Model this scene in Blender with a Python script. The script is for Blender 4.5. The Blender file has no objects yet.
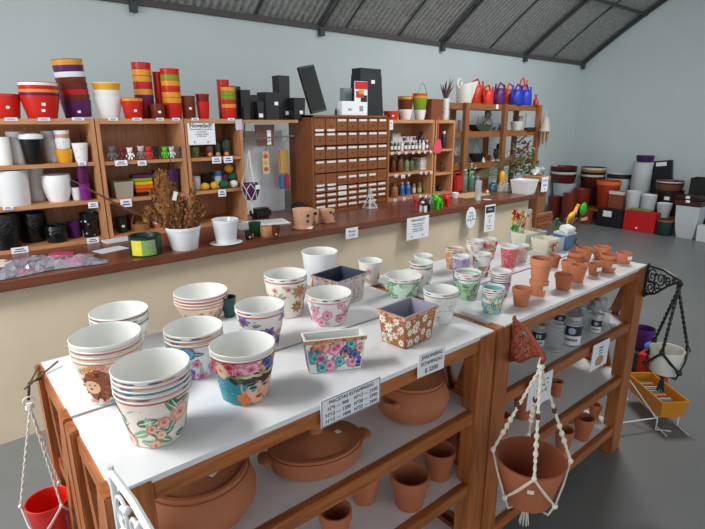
import bpy, bmesh, math, random
from math import pi, sin, cos
from mathutils import Matrix, Vector, Euler

SC = bpy.context.scene
COL = SC.collection
rnd = random.Random(7)

# ------------------------------------------------------------------ camera, world, lights, exposure
FPX, CXP, CYP = 512.0, 352.5, 264.5
HOR, VPX, CAM_H = 120.0, 985.0, 1.6
_vz = Vector((0, FPX, CYP - HOR)).normalized()
_vx = Vector((VPX - CXP, CYP - HOR, -FPX)).normalized()
_vx = (_vx - _vx.dot(_vz) * _vz).normalized()
_vy = _vz.cross(_vx)
ROT = Matrix((_vx, _vy, _vz))
EYE = Vector((0, 0, CAM_H))
cam_data = bpy.data.cameras.new('camera')
cam_data.sensor_width = 36.0
cam_data.lens = 36.0 * FPX / 705.0
cam_data.clip_start = 0.02
cam = bpy.data.objects.new('camera', cam_data)
COL.objects.link(cam)
cam.matrix_world = Matrix.Translation(EYE) @ ROT.to_4x4()
SC.camera = cam

SC.view_settings.view_transform = 'Standard'
SC.view_settings.look = 'None'
SC.view_settings.exposure = 0.72
SC.view_settings.gamma = 1.0
SC.view_settings.use_curve_mapping = False

world = bpy.data.worlds.new('daylight')
world.use_nodes = True
SC.world = world
world.node_tree.nodes['Background'].inputs[0].default_value = (0.92, 0.97, 1.0, 1)
world.node_tree.nodes['Background'].inputs[1].default_value = 0.66


def area(name, loc, target, sx, sy, power, col=(1, 1, 1), spread=180):
    d = bpy.data.lights.new(name, 'AREA')
    d.shape = 'RECTANGLE'; d.size = sx; d.size_y = sy; d.energy = power; d.color = col; d.spread = math.radians(spread)
    o = bpy.data.objects.new(name, d); COL.objects.link(o)
    o.location = loc
    o.rotation_euler = (Vector(target) - Vector(loc)).to_track_quat('-Z', 'Y').to_euler()
    return o


area('ceiling_lamp_near', (-0.9, 1.85, 2.9), (-0.5, 1.7, 0), 0.8, 0.45, 36, (1.0, 1.0, 0.98))
area('ceiling_lamp_far', (3.9, 1.7, 2.95), (3.7, 1.7, 0), 0.9, 0.45, 32, (1.0, 0.99, 0.96))
area('left_doorway_daylight', (-2.8, 2.1, 1.5), (0.6, 1.9, 0.2), 1.2, 1.8, 38, (0.97, 1.0, 1.0))
area('rear_wall_fill', (1.6, 0.9, 3.75), (1.6, 4.2, 1.5), 2.6, 0.8, 7, (0.96, 0.99, 1.0), 120)  # added fill light, brightens the back wall and bookcases; the roof has no opening
area('far_wall_fill', (5.6, 1.2, 3.75), (6.6, 4.3, 1.2), 2.6, 0.8, 24, (0.96, 0.99, 1.0), 120)  # second added fill, lifts the wall at the rack end; no real source there


def ray(px, py):
    return ROT @ Vector((px - CXP, CYP - py, -FPX))


def onz(px, py, z):
    d = ray(px, py); return EYE + d * ((z - CAM_H) / d.z)


def ony(px, py, y):
    d = ray(px, py); return EYE + d * (y / d.y)


def onx(px, py, x):
    d = ray(px, py); return EYE + d * (x / d.x)


def depth(p):
    return -(ROT.transposed() @ (Vector(p) - EYE)).z


# ------------------------------------------------------------------ materials
def lin(h):
    h = h.lstrip('#')
    v = [int(h[i:i + 2], 16) / 255 for i in (0, 2, 4)]
    return tuple((c / 12.92 if c <= 0.04045 else ((c + 0.055) / 1.055) ** 2.4) for c in v) + (1,)


MATS = {}


def M(hexcol, rough=0.5, var=0.06, metal=0.0, scale=30.0, bump=0.0, spec=0.5):
    key = (hexcol, rough, var, metal, scale, bump, spec)
    if key in MATS:
        return MATS[key]
    m = bpy.data.materials.new('mat_' + hexcol.strip('#'))
    m.use_nodes = True
    nt = m.node_tree; b = nt.nodes['Principled BSDF']
    c = lin(hexcol)
    b.inputs['Roughness'].default_value = rough
    b.inputs['Metallic'].default_value = metal
    b.inputs['Specular IOR Level'].default_value = spec
    if var or bump:
        tc = nt.nodes.new('ShaderNodeTexCoord')
        n = nt.nodes.new('ShaderNodeTexNoise'); n.inputs['Scale'].default_value = scale; n.inputs['Detail'].default_value = 4
        nt.links.new(tc.outputs['Object'], n.inputs['Vector'])
        mx = nt.nodes.new('ShaderNodeMix'); mx.data_type = 'RGBA'
        mx.inputs[6].default_value = tuple(max(0, k * (1 - var * 1.6)) for k in c[:3]) + (1,)
        mx.inputs[7].default_value = tuple(min(1, k * (1 + var * 1.6)) for k in c[:3]) + (1,)
        nt.links.new(n.outputs['Fac'], mx.inputs[0]); nt.links.new(mx.outputs[2], b.inputs['Base Color'])
        if bump:
            bp = nt.nodes.new('ShaderNodeBump'); bp.inputs['Strength'].default_value = bump; bp.inputs['Distance'].default_value = 0.004
            nt.links.new(n.outputs['Fac'], bp.inputs['Height']); nt.links.new(bp.outputs['Normal'], b.inputs['Normal'])
    else:
        b.inputs['Base Color'].default_value = c
    MATS[key] = m
    return m


def wood(c1, c2, grain='x', rough=0.45, scale=6.0):
    key = ('wood', c1, c2, grain, rough, scale)
    if key in MATS:
        return MATS[key]
    m = bpy.data.materials.new('wood_' + c1.strip('#') + grain)
    m.use_nodes = True
    nt = m.node_tree; b = nt.nodes['Principled BSDF']; b.inputs['Roughness'].default_value = rough
    tc = nt.nodes.new('ShaderNodeTexCoord'); mp = nt.nodes.new('ShaderNodeMapping')
    s = {'x': (1, 14, 14), 'y': (14, 1, 14), 'z': (14, 14, 1)}[grain]
    mp.inputs['Scale'].default_value = s
    n = nt.nodes.new('ShaderNodeTexNoise'); n.inputs['Scale'].default_value = scale; n.inputs['Detail'].default_value = 6
    n.inputs['Distortion'].default_value = 0.6
    n2 = nt.nodes.new('ShaderNodeTexNoise'); n2.inputs['Scale'].default_value = 3.0
    cr = nt.nodes.new('ShaderNodeValToRGB')
    cr.color_ramp.elements[0].position = 0.32; cr.color_ramp.elements[0].color = lin(c1)
    cr.color_ramp.elements[1].position = 0.68; cr.color_ramp.elements[1].color = lin(c2)
    add = nt.nodes.new('ShaderNodeMath'); add.operation = 'MULTIPLY_ADD'; add.inputs[1].default_value = 0.35; 
    nt.links.new(tc.outputs['Object'], mp.inputs['Vector']); nt.links.new(mp.outputs[0], n.inputs['Vector'])
    nt.links.new(tc.outputs['Object'], n2.inputs['Vector'])
    sub = nt.nodes.new('ShaderNodeMath'); sub.operation = 'SUBTRACT'; sub.inputs[1].default_value = 0.5
    nt.links.new(n2.outputs['Fac'], sub.inputs[0]); nt.links.new(sub.outputs[0], add.inputs[0])
    nt.links.new(n.outputs['Fac'], add.inputs[2]); nt.links.new(add.outputs[0], cr.inputs['Fac'])
    nt.links.new(cr.outputs['Color'], b.inputs['Base Color'])
    bp = nt.nodes.new('ShaderNodeBump'); bp.inputs['Strength'].default_value = 0.12; bp.inputs['Distance'].default_value = 0.003
    nt.links.new(n.outputs['Fac'], bp.inputs['Height']); nt.links.new(bp.outputs['Normal'], b.inputs['Normal'])
    MATS[key] = m
    return m


def glass(name, hexcol, alpha_mix=0.75, rough=0.05):
    key = ('glass', name)
    if key in MATS:
        return MATS[key]
    m = bpy.data.materials.new(name); m.use_nodes = True
    nt = m.node_tree; b = nt.nodes['Principled BSDF']
    b.inputs['Base Color'].default_value = lin(hexcol); b.inputs['Roughness'].default_value = rough
    b.inputs['Alpha'].default_value = 1 - alpha_mix
    b.inputs['Specular IOR Level'].default_value = 0.9
    MATS[key] = m
    return m


# ------------------------------------------------------------------ mesh builder
class MB:
    def __init__(s):
        s.bm = bmesh.new(); s.mats = []

    def mi(s, m):
        if m not in s.mats:
            s.mats.append(m)
        return s.mats.index(m)

    def face(s, vs, m):
        try:
            f = s.bm.faces.new(vs); f.material_index = s.mi(m); return f
        except ValueError:
            return None

    def box(s, c, d, m, rot=None, bev=0.0, taper=1.0):
        """box centred at c with full size d; taper scales the bottom."""
        k = s.mi(m); mx = Matrix.Translation(c)
        if rot:
            mx = mx @ Euler(rot).to_matrix().to_4x4()
        vs = []
        for sz in (-1, 1):
            tp = taper if sz < 0 else 1.0
            for sx, sy in ((-1, -1), (1, -1), (1, 1), (-1, 1)):
                vs.append(s.bm.verts.new(mx @ Vector((sx * d[0] / 2 * tp, sy * d[1] / 2 * tp, sz * d[2] / 2))))
        fs = []
        for q in ((3, 2, 1, 0), (4, 5, 6, 7), (0, 1, 5, 4), (1, 2, 6, 5), (2, 3, 7, 6), (3, 0, 4, 7)):
            f = s.bm.faces.new([vs[i] for i in q]); f.material_index = k; fs.append(f)
        if bev:
            es = list({e for f in fs for e in f.edges})
            r = bmesh.ops.bevel(s.bm, geom=es, offset=bev, segments=2, affect='EDGES', clamp_overlap=True, material=-1)
        return s

    def bar(s, p, q, w, t, m, up=(0, 0, 1)):
        """rectangular bar from p to q; w is its width across 'up', t its other thickness"""
        p, q = Vector(p), Vector(q); d = (q - p); L = d.length; d.normalize()
        a = d.cross(Vector(up))
        if a.length < 1e-4:
            a = d.cross(Vector((1, 0, 0)))
        a.normalize(); b = a.cross(d)
        vs = []
        for e in (p, q):
            for sa, sb in ((-1, -1), (1, -1), (1, 1), (-1, 1)):
                vs.append(s.bm.verts.new(e + a * sa * t / 2 + b * sb * w / 2))
        for f in ((0, 1, 2, 3), (7, 6, 5, 4), (0, 4, 5, 1), (1, 5, 6, 2), (2, 6, 7, 3), (3, 7, 4, 0)):
            s.face([vs[i] for i in f], m)
        return s

    def lathe(s, prof, m, c=(0, 0, 0), seg=32, mx=None, sx=1.0, sy=1.0):
        """prof: (r, z) or (r, z, mat-of-the-band-that-starts-here)"""
        rings = []
        T = Matrix.Translation(c)
        if mx is not None:
            T = T @ mx
        for p in prof:
            if p[0] < 1e-6:
                rings.append([s.bm.verts.new(T @ Vector((0, 0, p[1])))])
            else:
                rings.append([s.bm.verts.new(T @ Vector((p[0] * cos(2 * pi * i / seg) * sx, p[0] * sin(2 * pi * i / seg) * sy, p[1]))) for i in range(seg)])
        for k in range(len(rings) - 1):
            a, b = rings[k], rings[k + 1]
            mm = prof[k][2] if len(prof[k]) > 2 and prof[k][2] is not None else m
            for i in range(seg):
                j = (i + 1) % seg
                if len(a) == 1 and len(b) == 1:
                    continue
                if len(a) == 1:
                    s.face([a[0], b[j], b[i]], mm)
                elif len(b) == 1:
                    s.face([a[i], a[j], b[0]], mm)
                else:
                    s.face([a[i], a[j], b[j], b[i]], mm)
        return s

    def tube(s, pts, r, m, seg=6, closed=False):
        pts = [Vector(p) for p in pts]; n = len(pts); rings = []
        prev = None
        for i, p in enumerate(pts):
            if closed:
                d = pts[(i + 1) % n] - pts[i - 1]
            else:
                d = pts[min(i + 1, n - 1)] - pts[max(i - 1, 0)]
            if d.length < 1e-9:
                d = Vector((0, 0, 1))
            d.normalize()
            if prev is None:
                a = d.orthogonal().normalized()
            else:
                a = prev - d * prev.dot(d)
                a = a.normalized() if a.length > 1e-5 else d.orthogonal().normalized()
            prev = a; b = d.cross(a)
            rr = r[i] if isinstance(r, (list, tuple)) else r
            rings.append([s.bm.verts.new(p + (a * cos(2 * pi * k / seg) + b * sin(2 * pi * k / seg)) * rr) for k in range(seg)])
        for i in range(n if closed else n - 1):
            A, B = rings[i], rings[(i + 1) % n]
            for k in range(seg):
                j = (k + 1) % seg
                s.face([A[k], A[j], B[j], B[k]], m)
        if not closed:
            s.face(rings[0][::-1], m); s.face(rings[-1], m)
        return s

    def ball(s, c, r, m, seg=14, rot=None):
        if not isinstance(r, (tuple, list)):
            r = (r, r, r)
        mx = Euler(rot).to_matrix().to_4x4() if rot else Matrix()
        n = max(5, seg // 2); k = s.mi(m)
        rings = []
        for i in range(n + 1):
            t = pi * i / n
            if i in (0, n):
                rings.append([s.bm.verts.new(Vector(c) + (mx @ Vector((0, 0, -r[2] * cos(t)))))])
            else:
                rings.append([s.bm.verts.new(Vector(c) + (mx @ Vector((r[0] * sin(t) * cos(2 * pi * j / seg), r[1] * sin(t) * sin(2 * pi * j / seg), -r[2] * cos(t))))) for j in range(seg)])
        for i in range(n):
            a, b = rings[i], rings[i + 1]
            for j in range(seg):
                q = (j + 1) % seg
                if len(a) == 1:
                    s.face([a[0], b[q], b[j]], m)
                elif len(b) == 1:
                    s.face([a[j], a[q], b[0]], m)
                else:
                    s.face([a[j], a[q], b[q], b[j]], m)
        return s

    def prism(s, pts, t, m, mx=None):
        """2-D outline in local XY extruded by t along local Z, mapped by mx"""
        mx = mx or Matrix()
        a = [s.bm.verts.new(mx @ Vector((p[0], p[1], 0))) for p in pts]
        b = [s.bm.verts.new(mx @ Vector((p[0], p[1], t))) for p in pts]
        s.face(a[::-1], m); s.face(b, m)
        for i in range(len(pts)):
            j = (i + 1) % len(pts)
            s.face([a[i], a[j], b[j], b[i]], m)
        return s

    def decal(s, mapf, s0, t0, pts, m, lift):
        k = s.mi(m)
        c = s.bm.verts.new(mapf(s0, t0, lift))
        r1 = [s.bm.verts.new(mapf(s0 + p[0] * .55, t0 + p[1] * .55, lift)) for p in pts]
        r2 = [s.bm.verts.new(mapf(s0 + p[0], t0 + p[1], lift)) for p in pts]
        n = len(pts)
        for i in range(n):
            j = (i + 1) % n
            s.face([c, r1[i], r1[j]], m); s.face([r1[i], r2[i], r2[j], r1[j]], m)

    def done(s, name, parent=None, loc=(0, 0, 0), rot=(0, 0, 0), smooth=True, recalc=False):
        if recalc:
            bmesh.ops.recalc_face_normals(s.bm, faces=s.bm.faces)
        if smooth:
            s.bm.normal_update()
            for f in s.bm.faces:
                f.smooth = True
            for e in s.bm.edges:
                if len(e.link_faces) == 2:
                    e.smooth = e.calc_face_angle(0) < 0.65
        me = bpy.data.meshes.new(name); s.bm.to_mesh(me); s.bm.free()
        for m in s.mats:
            me.materials.append(m)
        o = bpy.data.objects.new(name, me); COL.objects.link(o)
        o.location = loc
        o.rotation_euler = rot if isinstance(rot, (tuple, list)) else (0, 0, rot)
        if parent:
            o.parent = parent
        return o


LABELS = {}


def tag(o, label, cat, group=None):
    o['label'] = label; o['category'] = cat
    if group:
        o['group'] = group
    return o


def thing(name, label, cat, loc=(0, 0, 0), rot=0, group=None):
    o = bpy.data.objects.new(name, None); COL.objects.link(o); o.empty_display_size = 0.05
    o.location = loc; o.rotation_euler = rot if isinstance(rot, (tuple, list)) else (0, 0, rot)
    return tag(o, label, cat, group)


def struct(o):
    o['kind'] = 'structure'; return o


def text(parent, body, size, loc, m, rot=(pi / 2, 0, 0), align='CENTER', shear=0.0, name='lettering', bold=0.0):
    cu = bpy.data.curves.new(name, 'FONT'); cu.body = body; cu.size = size; cu.align_x = align; cu.align_y = 'CENTER'
    cu.extrude = 0.0003; cu.shear = shear; cu.offset = bold * size
    cu.resolution_u = 3
    o = bpy.data.objects.new(name, cu); COL.objects.link(o)
    o.location = loc; o.rotation_euler = rot; o.parent = parent
    cu.materials.append(m)
    return o


# palette
WHITE = M('#e9ebee', 0.35, 0.02)
GLOSSW = M('#e6e9ec', 0.18, 0.02)
INK = M('#20252e', 0.7, 0)
BLUEINK = M('#2b3f8a', 0.7, 0)
PAPER = M('#eef1f6', 0.6, 0.01)
WX, WY, WZ = [wood('#8c4d25', '#b96f3a', g, 0.42) for g in 'xyz']          # stained table wood
PX, PY, PZ = [wood('#ad774e', '#c79067', g, 0.5) for g in 'xyz']            # light pine of the bookcases
DX, DY, DZ = [wood('#633827', '#7a4530', g, 0.3) for g in 'xyz']          # dark red-brown wood
CX, CY, CZ = [wood('#74401f', '#905429', g, 0.4) for g in 'xyz']          # cabinet wood
RX, RY, RZ = [wood('#7d4a2a', '#a56a3d', g, 0.5) for g in 'xyz']           # rack wood
TERRA = M('#c67850', 0.75, 0.09, scale=18, bump=0.15)
TERRA2 = M('#b86c48', 0.78, 0.10, scale=14, bump=0.15)
TERRA3 = M('#cf835b', 0.75, 0.09, scale=20, bump=0.15)
BLACK = M('#15171a', 0.35, 0.05)
# ------------------------------------------------------------------ the room
YW, XW = 4.62, 9.05


def zc(y):
    return 4.3 - 0.0938 * (y - 0.3) ** 2


def wall_material(hexcol):
    return M(hexcol, 0.75, 0.035, scale=1.6, spec=0.25)


WALL = wall_material('#c2cccd')
floor_m = M('#757777', 0.38, 0.07, scale=2.2, bump=0.02)
b = MB(); b.box((2.5, 0.55, -0.05), (13.2, 8.3, 0.1), floor_m); struct(b.done('floor'))
b = MB(); b.box((2.5, YW + 0.06, zc(YW) / 2), (13.2, 0.12, zc(YW)), WALL); struct(b.done('wall_back'))
b = MB()
pts = [(-3.6, 0), (YW, 0)] + [(y, zc(y)) for y in [YW - 0.25 * i for i in range(32)] if y > -3.6] + [(-3.6, zc(-3.6))]
mx = Matrix(((0, 0, 1, XW), (1, 0, 0, 0), (0, 1, 0, 0), (0, 0, 0, 1)))
b.prism(pts, 0.12, WALL, mx); struct(b.done('wall_right', recalc=True, smooth=False))


def roof_material():
    m = bpy.data.materials.new('corrugated_sheet'); m.use_nodes = True
    nt = m.node_tree; p = nt.nodes['Principled BSDF']
    p.inputs['Roughness'].default_value = 0.5; p.inputs['Metallic'].default_value = 0.25
    tc = nt.nodes.new('ShaderNodeTexCoord')
    w = nt.nodes.new('ShaderNodeTexWave'); w.bands_direction = 'X'; w.inputs['Scale'].default_value = 4.2; w.inputs['Distortion'].default_value = 0.25
    v = nt.nodes.new('ShaderNodeTexVoronoi'); v.inputs['Scale'].default_value = 26
    n = nt.nodes.new('ShaderNodeTexNoise'); n.inputs['Scale'].default_value = 0.9
    for t in (w, v, n):
        nt.links.new(tc.outputs['Object'], t.inputs['Vector'])
    mx = nt.nodes.new('ShaderNodeMix'); mx.data_type = 'RGBA'
    mx.inputs[6].default_value = lin('#707271'); mx.inputs[7].default_value = lin('#b4b5b2')
    m1 = nt.nodes.new('ShaderNodeMath'); m1.operation = 'MULTIPLY'
    nt.links.new(v.outputs['Distance'], m1.inputs[0]); m1.inputs[1].default_value = 0.9
    m2 = nt.nodes.new('ShaderNodeMath'); m2.operation = 'MULTIPLY_ADD'; m2.inputs[1].default_value = 0.45
    nt.links.new(w.outputs['Fac'], m2.inputs[0]); nt.links.new(m1.outputs[0], m2.inputs[2])
    nt.links.new(m2.outputs[0], mx.inputs[0]); nt.links.new(mx.outputs[2], p.inputs['Base Color'])
    bp = nt.nodes.new('ShaderNodeBump'); bp.inputs['Strength'].default_value = 0.6; bp.inputs['Distance'].default_value = 0.02
    nt.links.new(w.outputs['Fac'], bp.inputs['Height']); nt.links.new(bp.outputs['Normal'], p.inputs['Normal'])
    return m


b = MB(); rm = roof_material()
ys = [YW + 0.05 - 0.25 * i for i in range(33)]
lo = [[b.bm.verts.new((x, y, zc(y))) for x in (-4.1, 9.17)] for y in ys]
hi = [[b.bm.verts.new((x, y, zc(y) + 0.05)) for x in (-4.1, 9.17)] for y in ys]
for i in range(len(ys) - 1):
    b.face([lo[i][0], lo[i][1], lo[i + 1][1], lo[i + 1][0]], rm)
    b.face([hi[i][0], hi[i + 1][0], hi[i + 1][1], hi[i][1]], rm)
struct(b.done('ceiling', recalc=False, smooth=False))
STEEL = M('#3c3e3f', 0.6, 0.1)
tn = 0


def trim(bm_):
    global tn
    tn += 1
    struct(bm_.done('trim_%d' % tn))


for x in (-0.3, 1.56, 3.44, 5.34, 7.22, 8.98):       # curved roof trusses with a foot on the wall head
    b = MB()
    yy = [YW - 0.03 - 0.2 * i for i in range(36)]
    for dx in (-0.03, 0.03):
        b.tube([(x + dx, y, zc(y) - 0.035) for y in yy], 0.012, STEEL, 6)
    b.tube([(x, y, zc(y) - 0.075) for y in yy], 0.012, STEEL, 6)
    for i in range(0, 34):
        b.tube([(x + (0.03 if i % 2 else -0.03), yy[i], zc(yy[i]) - 0.035), (x, yy[i + 1], zc(yy[i + 1]) - 0.075)], 0.005, STEEL, 5)
    b.box((x, YW - 0.035, zc(YW) - 0.05), (0.055, 0.05, 0.13), STEEL)
    trim(b)
for x in (0.5, 2.69, 3.78, 4.58, 6.35, 8.02):          # lap joints of the roof sheets
    b = MB(); b.tube([(x, YW - 0.02 - 0.2 * i, zc(YW - 0.02 - 0.2 * i) - 0.012) for i in range(36)], 0.011, STEEL, 5); trim(b)
b = MB(); b.tube([(5.6, 3.70, zc(3.70) - 0.05), (9.05, 3.70, zc(3.70) - 0.05)], 0.022, STEEL, 6); trim(b)   # purlin
b = MB(); b.box((2.5, YW - 0.015, zc(YW) - 0.03), (13.1, 0.03, 0.05), M('#4a4a48', 0.7)); trim(b)       # wall head
b = MB(); b.box((XW - 0.012, 2.50, 1.1), (0.024, 0.03, 2.2), WALL); b.box((XW - 0.012, 2.35, 1.1), (0.024, 0.03, 2.2), WALL); trim(b)

# ------------------------------------------------------------------ counter
ZC = 0.855
cr = thing('counter', 'long beige-fronted shop counter with a dark red-brown wooden top', 'counter', (2.2, 2.86, 0))
BEIGE = M('#dac8ae', 0.8, 0.06, scale=5.0, bump=0.05)
b = MB(); b.box((-0.0, 0.47, 0.405), (5.3, 0.86, 0.81), BEIGE); b.done('body', cr)
b = MB(); b.box((0.02, 0.45, 0.832), (5.36, 0.94, 0.046), DX, bev=0.006); b.done('worktop', cr)

# ------------------------------------------------------------------ display tables (four shelf units, back to back)
ZT = 0.965


def unit(label, x0, x1, y0, y1, lw, rw, pl, pr):
    r = thing('display_table', label, 'display table', (x0, y0, 0), 0, None)
    L, D = x1 - x0, y1 - y0
    pd = 0.055
    for (px, w) in ((0, lw), (L - rw, rw)):
        for py in (0, D - pd):
            b = MB(); b.box((px + w / 2, py + pd / 2, 0.4805), (w, pd, 0.961), WZ, bev=0.003); b.done('post', r)
    b = MB(); b.box(((pl + pr) / 2 - x0, D / 2, 0.958), (pr - pl, D - 0.004, 0.013), WHITE); b.done('table_top', r)
    for zt in (0.951, 0.70, 0.425, 0.15):
        if zt < 0.95:
            sh = MB(); sh.box((L / 2, D / 2, zt - 0.008), (L - 0.035, D - 0.06, 0.014), WHITE); sh = sh.done('shelf', r)
            f0, f1, par = lw, L - rw, sh
        else:
            f0, f1, par = lw, L - rw, r
        for py in (0.016, D - 0.016):
            b = MB(); b.box(((f0 + f1) / 2, py, zt - 0.020), (f1 - f0, 0.024, 0.042), WX, bev=0.002); b.done('rail', par)
        for (px, w) in ((lw * 0.5, lw), (L - rw * .5, rw)):
            b = MB(); b.box((px + (-0.02 if px < L / 2 else 0.02), D / 2, zt - 0.022), (0.022, D - 2 * pd, 0.044), WY, bev=0.002); b.done('end_rail', par)
    for px in (0.014, L - 0.014):
        for (za, zb) in ((0.2, 0.92), (0.92, 0.2)):
            b = MB(); b.bar((px + (0.006 if za < zb else -0.006), 0.05, za), (px + (0.006 if za < zb else -0.006), D - 0.05, zb), 0.042, 0.012, WY)
            b.done('cross_brace', r)
    return r


XA0, XA1, XB0, XB1 = 0.150, 1.312, 1.318, 2.49
YF, YS, YB = 0.853, 1.168, 1.50
tabA = unit('wooden white-topped display table with the flowered rectangular planters and clay casseroles below', XA0, XA1, YF, YS - 0.004, 0.085, 0.085, .168, 1.30)
tabB = unit('wooden white-topped display table carrying the small terracotta pots, glass jars on its shelf', XB0, XB1, YF, YS - 0.004, 0.085, 0.10, 1.357, 2.478)
tabAb = unit('wooden display table between the beige counter and the flowered-planter table', XA0, XA1, YS + 0.004, YB + 0.02, 0.085, 0.085, .168, 1.30)
tabBb = unit('wooden display table by the counter end, carrying cream printed pots and the blue tub', XB0, XB1 - .03, YS + 0.004, YB + 0.02, 0.085, 0.10, 1.357, 2.445)


# ------------------------------------------------------------------ bookcases on the counter
YS0, YS1 = 3.45, 3.75


def bookcase(label, x0, x1, levels, zt=1.608, y0=YS0, y1=YS1, back=True, tags=()):
    r = thing('bookcase', label, 'bookcase', (x0, y0, ZC))
    L, D, H = x1 - x0, y1 - y0, zt - ZC
    for px in (0.012, L - 0.012):
        b = MB(); b.box((px, D / 2, H / 2), (0.024, D, H), PZ, bev=0.002); b.done('side_panel', r)
    b = MB(); b.box((L / 2, D / 2, H - 0.016), (L - 0.048, D, 0.032), PX, bev=0.002); b.done('top_board', r)
    b = MB(); b.box((L / 2, D / 2, 0.012), (L - 0.048, D - 0.004, 0.024), PX, bev=0.002); b.done('bottom_board', r)
    for z in levels:
        b = MB(); b.box((L / 2, D / 2, z - ZC - 0.011), (L - 0.048, D - 0.01, 0.022), PX, bev=0.002); b.done('shelf', r)
    if back:
        b = MB(); b.box((L / 2, D - 0.005, H / 2), (L - 0.05, 0.008, H - 0.04), PZ); b.done('back_panel', r)
    for (tx, tz, w, h) in tags:      # price cards stuck on the board edges, in pixels of the edge position
        p = ony(tx, tz, y0)
        p.z = max(p.z, ZC + h / 2 + 0.001)
        b = MB(); b.box((p.x - x0, -0.0022, p.z - ZC), (w, 0.0025, h), PAPER)
        o = b.done('price_tag', r)
        bb = MB()
        for k, f in enumerate((0.5, 0.7)):
            bb.box((p.x - x0, -0.0038, p.z - ZC + h * (0.16 - 0.34 * k)), (w * f, 0.0008, h * 0.16), BLUEINK)
        bb.done('lettering', o)
    return r


bookcase('pine bookcase holding the white vases and black plastic-wrapped pots', -0.2, 0.868, (1.12, 1.352),
         tags=((11, 119.2, .06, .017), (44, 119.2, .06, .017), (78, 118.9, .065, .017), (8, 208, .05, .02), (93, 205, .055, .036), (82, 163.5, .045, .022), (20, 251, .085, .035), (93, 241.5, .07, .034)))
bookcase('pine bookcase holding the row of little figures and coloured trays', 0.874, 1.424, (1.112, 1.35),
         tags=((113, 119.2, .055, .017), (137, 119.2, .055, .017), (160, 119.2, .05, .017), (176, 119.2, .05, .017), (121, 163, .075, .034), (142, 163, .055, .032), (126, 203, .07, .05)))
bookcase('narrow pine bookcase holding yarn balls, with a novelty notice on its front', 1.43, 1.862, (1.115, 1.346),
         tags=((195, 119.2, .05, .017), (231, 119.4, .05, .017), (216.5, 160, .07, .046), (228, 159.5, .07, .046), (222, 193, .06, .05)))
bookcase('pine bookcase stocked with paint bottles, jars and tubs, beside the drawer cabinet', 3.318, 3.955, (1.117, 1.317), zt=1.602,
         tags=((392, 153.5, .03, .022), (399, 153.3, .03, .022), (406, 153.0, .03, .022), (413, 152.7, .03, .022), (419, 152.4, .03, .022), (425, 152.2, .03, .022), (431, 152, .03, .022),
               (396, 176, .04, .025), (403, 176.5, .05, .03), (409, 175, .03, .022), (421, 173, .035, .025), (426, 173, .035, .025), (431, 172.5, .035, .025), (395, 201.5, .04, .025), (404, 200.5, .035, .025)))
bookcase('very narrow pine bookcase between the paint-bottle bookcase and the wooden rack', 3.972, 4.27, (1.08, 1.317), zt=1.60)
# the board over the gap
r = thing('wall_board', 'pine board spanning the gap, carrying the black square pots', 'shelf board', (1.866, 3.46, 1.578))
b = MB(); b.box((0.245, 0.13, 0.012), (0.49, 0.26, 0.022), PX, bev=0.002); b.done('board', r)
for x in (0.03,):
    b = MB(); b.tube([(x, 0.02, -0.002), (x + .03, 0.1, -0.14), (x + .03, .12, -.22)], 0.006, M('#8a8f93', .4, metal=.6)); b.done('bracket', r)
b = MB(); b.tube([(0.0, 0.05, -0.115), (0.48, 0.05, -0.10)], 0.006, M('#8a8f93', .4, metal=.6)); 
b.done('hanging_rail', r)

# ------------------------------------------------------------------ drawer cabinet
dc = thing('drawer_cabinet', 'dark red-brown wooden cabinet of many small label-fronted drawers on the counter', 'cabinet', (2.44, 3.4, ZC))
W_, H_, D_ = 0.845, 0.783, 0.33
for px in (0.009, W_ - 0.009):
    b = MB(); b.box((px, D_ / 2, H_ / 2), (0.018, D_, H_), CZ); b.done('side_panel', dc)
b = MB(); b.box((W_ / 2, D_ / 2, H_ - 0.009), (W_, D_, 0.018), CX); b.done('top_board', dc)
b = MB(); b.box((W_ / 2, D_ / 2, 0.009), (W_ - .036, D_ - .01, 0.018), CX); b.done('bottom_board', dc)
b = MB(); b.box((W_ / 2, D_ - 0.01, H_ / 2), (W_ - .03, 0.012, H_ - .03), CZ); b.done('back_panel', dc)
rows = [(0.655, 0.105), (0.545, 0.105), (0.435, 0.105), (0.325, 0.105), (0.215, 0.105)] + [(0.165, 0.045), (0.117, 0.045), (0.069, 0.045), (0.021, 0.045)]
cw = (W_ - 0.04) / 7
KNOB = M('#3a1a0c', 0.4)
for ri, (z0, h) in enumerate(rows):
    for ci in range(7):
        cx_ = 0.02 + cw * (ci + 0.5)
        b = MB(); b.box((cx_, 0.05, z0 + h / 2), (cw - 0.005, 0.10, h - 0.005), CX, bev=0.0015); d = b.done('drawer', dc)
        if h > 0.08:
            b = MB(); b.ball((cx_, -0.004, z0 + h * 0.42), 0.0055, KNOB, 8); b.done('knob', d)
        if ri == 8 and ci > 5:
            continue
        lz = z0 + h * (0.84 if h > 0.08 else 0.6)
        lw_ = cw * 0.78
        if ri == 0 and ci < 2:
            lz = z0 + h * .1
        if ri == 4:
            lz = z0 + h * (0.1 if ci < 2 else 0.62)
            if ci == 6: continue
        lh = 0.017 if not (ri in (5, 6) and ci == 2) else 0.032
        b = MB(); b.box((cx_ - 0.002, -0.002, lz), (lw_ * rnd.uniform(.85, 1.05), 0.003, lh), M('#dfe0e2', .5, .03)); b.done('label_card', d)
# ------------------------------------------------------------------ pots: measuring and building
def proj(p):
    c = ROT.transposed() @ (Vector(p) - EYE)
    return CXP + FPX * c.x / -c.z, CYP - FPX * c.y / -c.z


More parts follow.
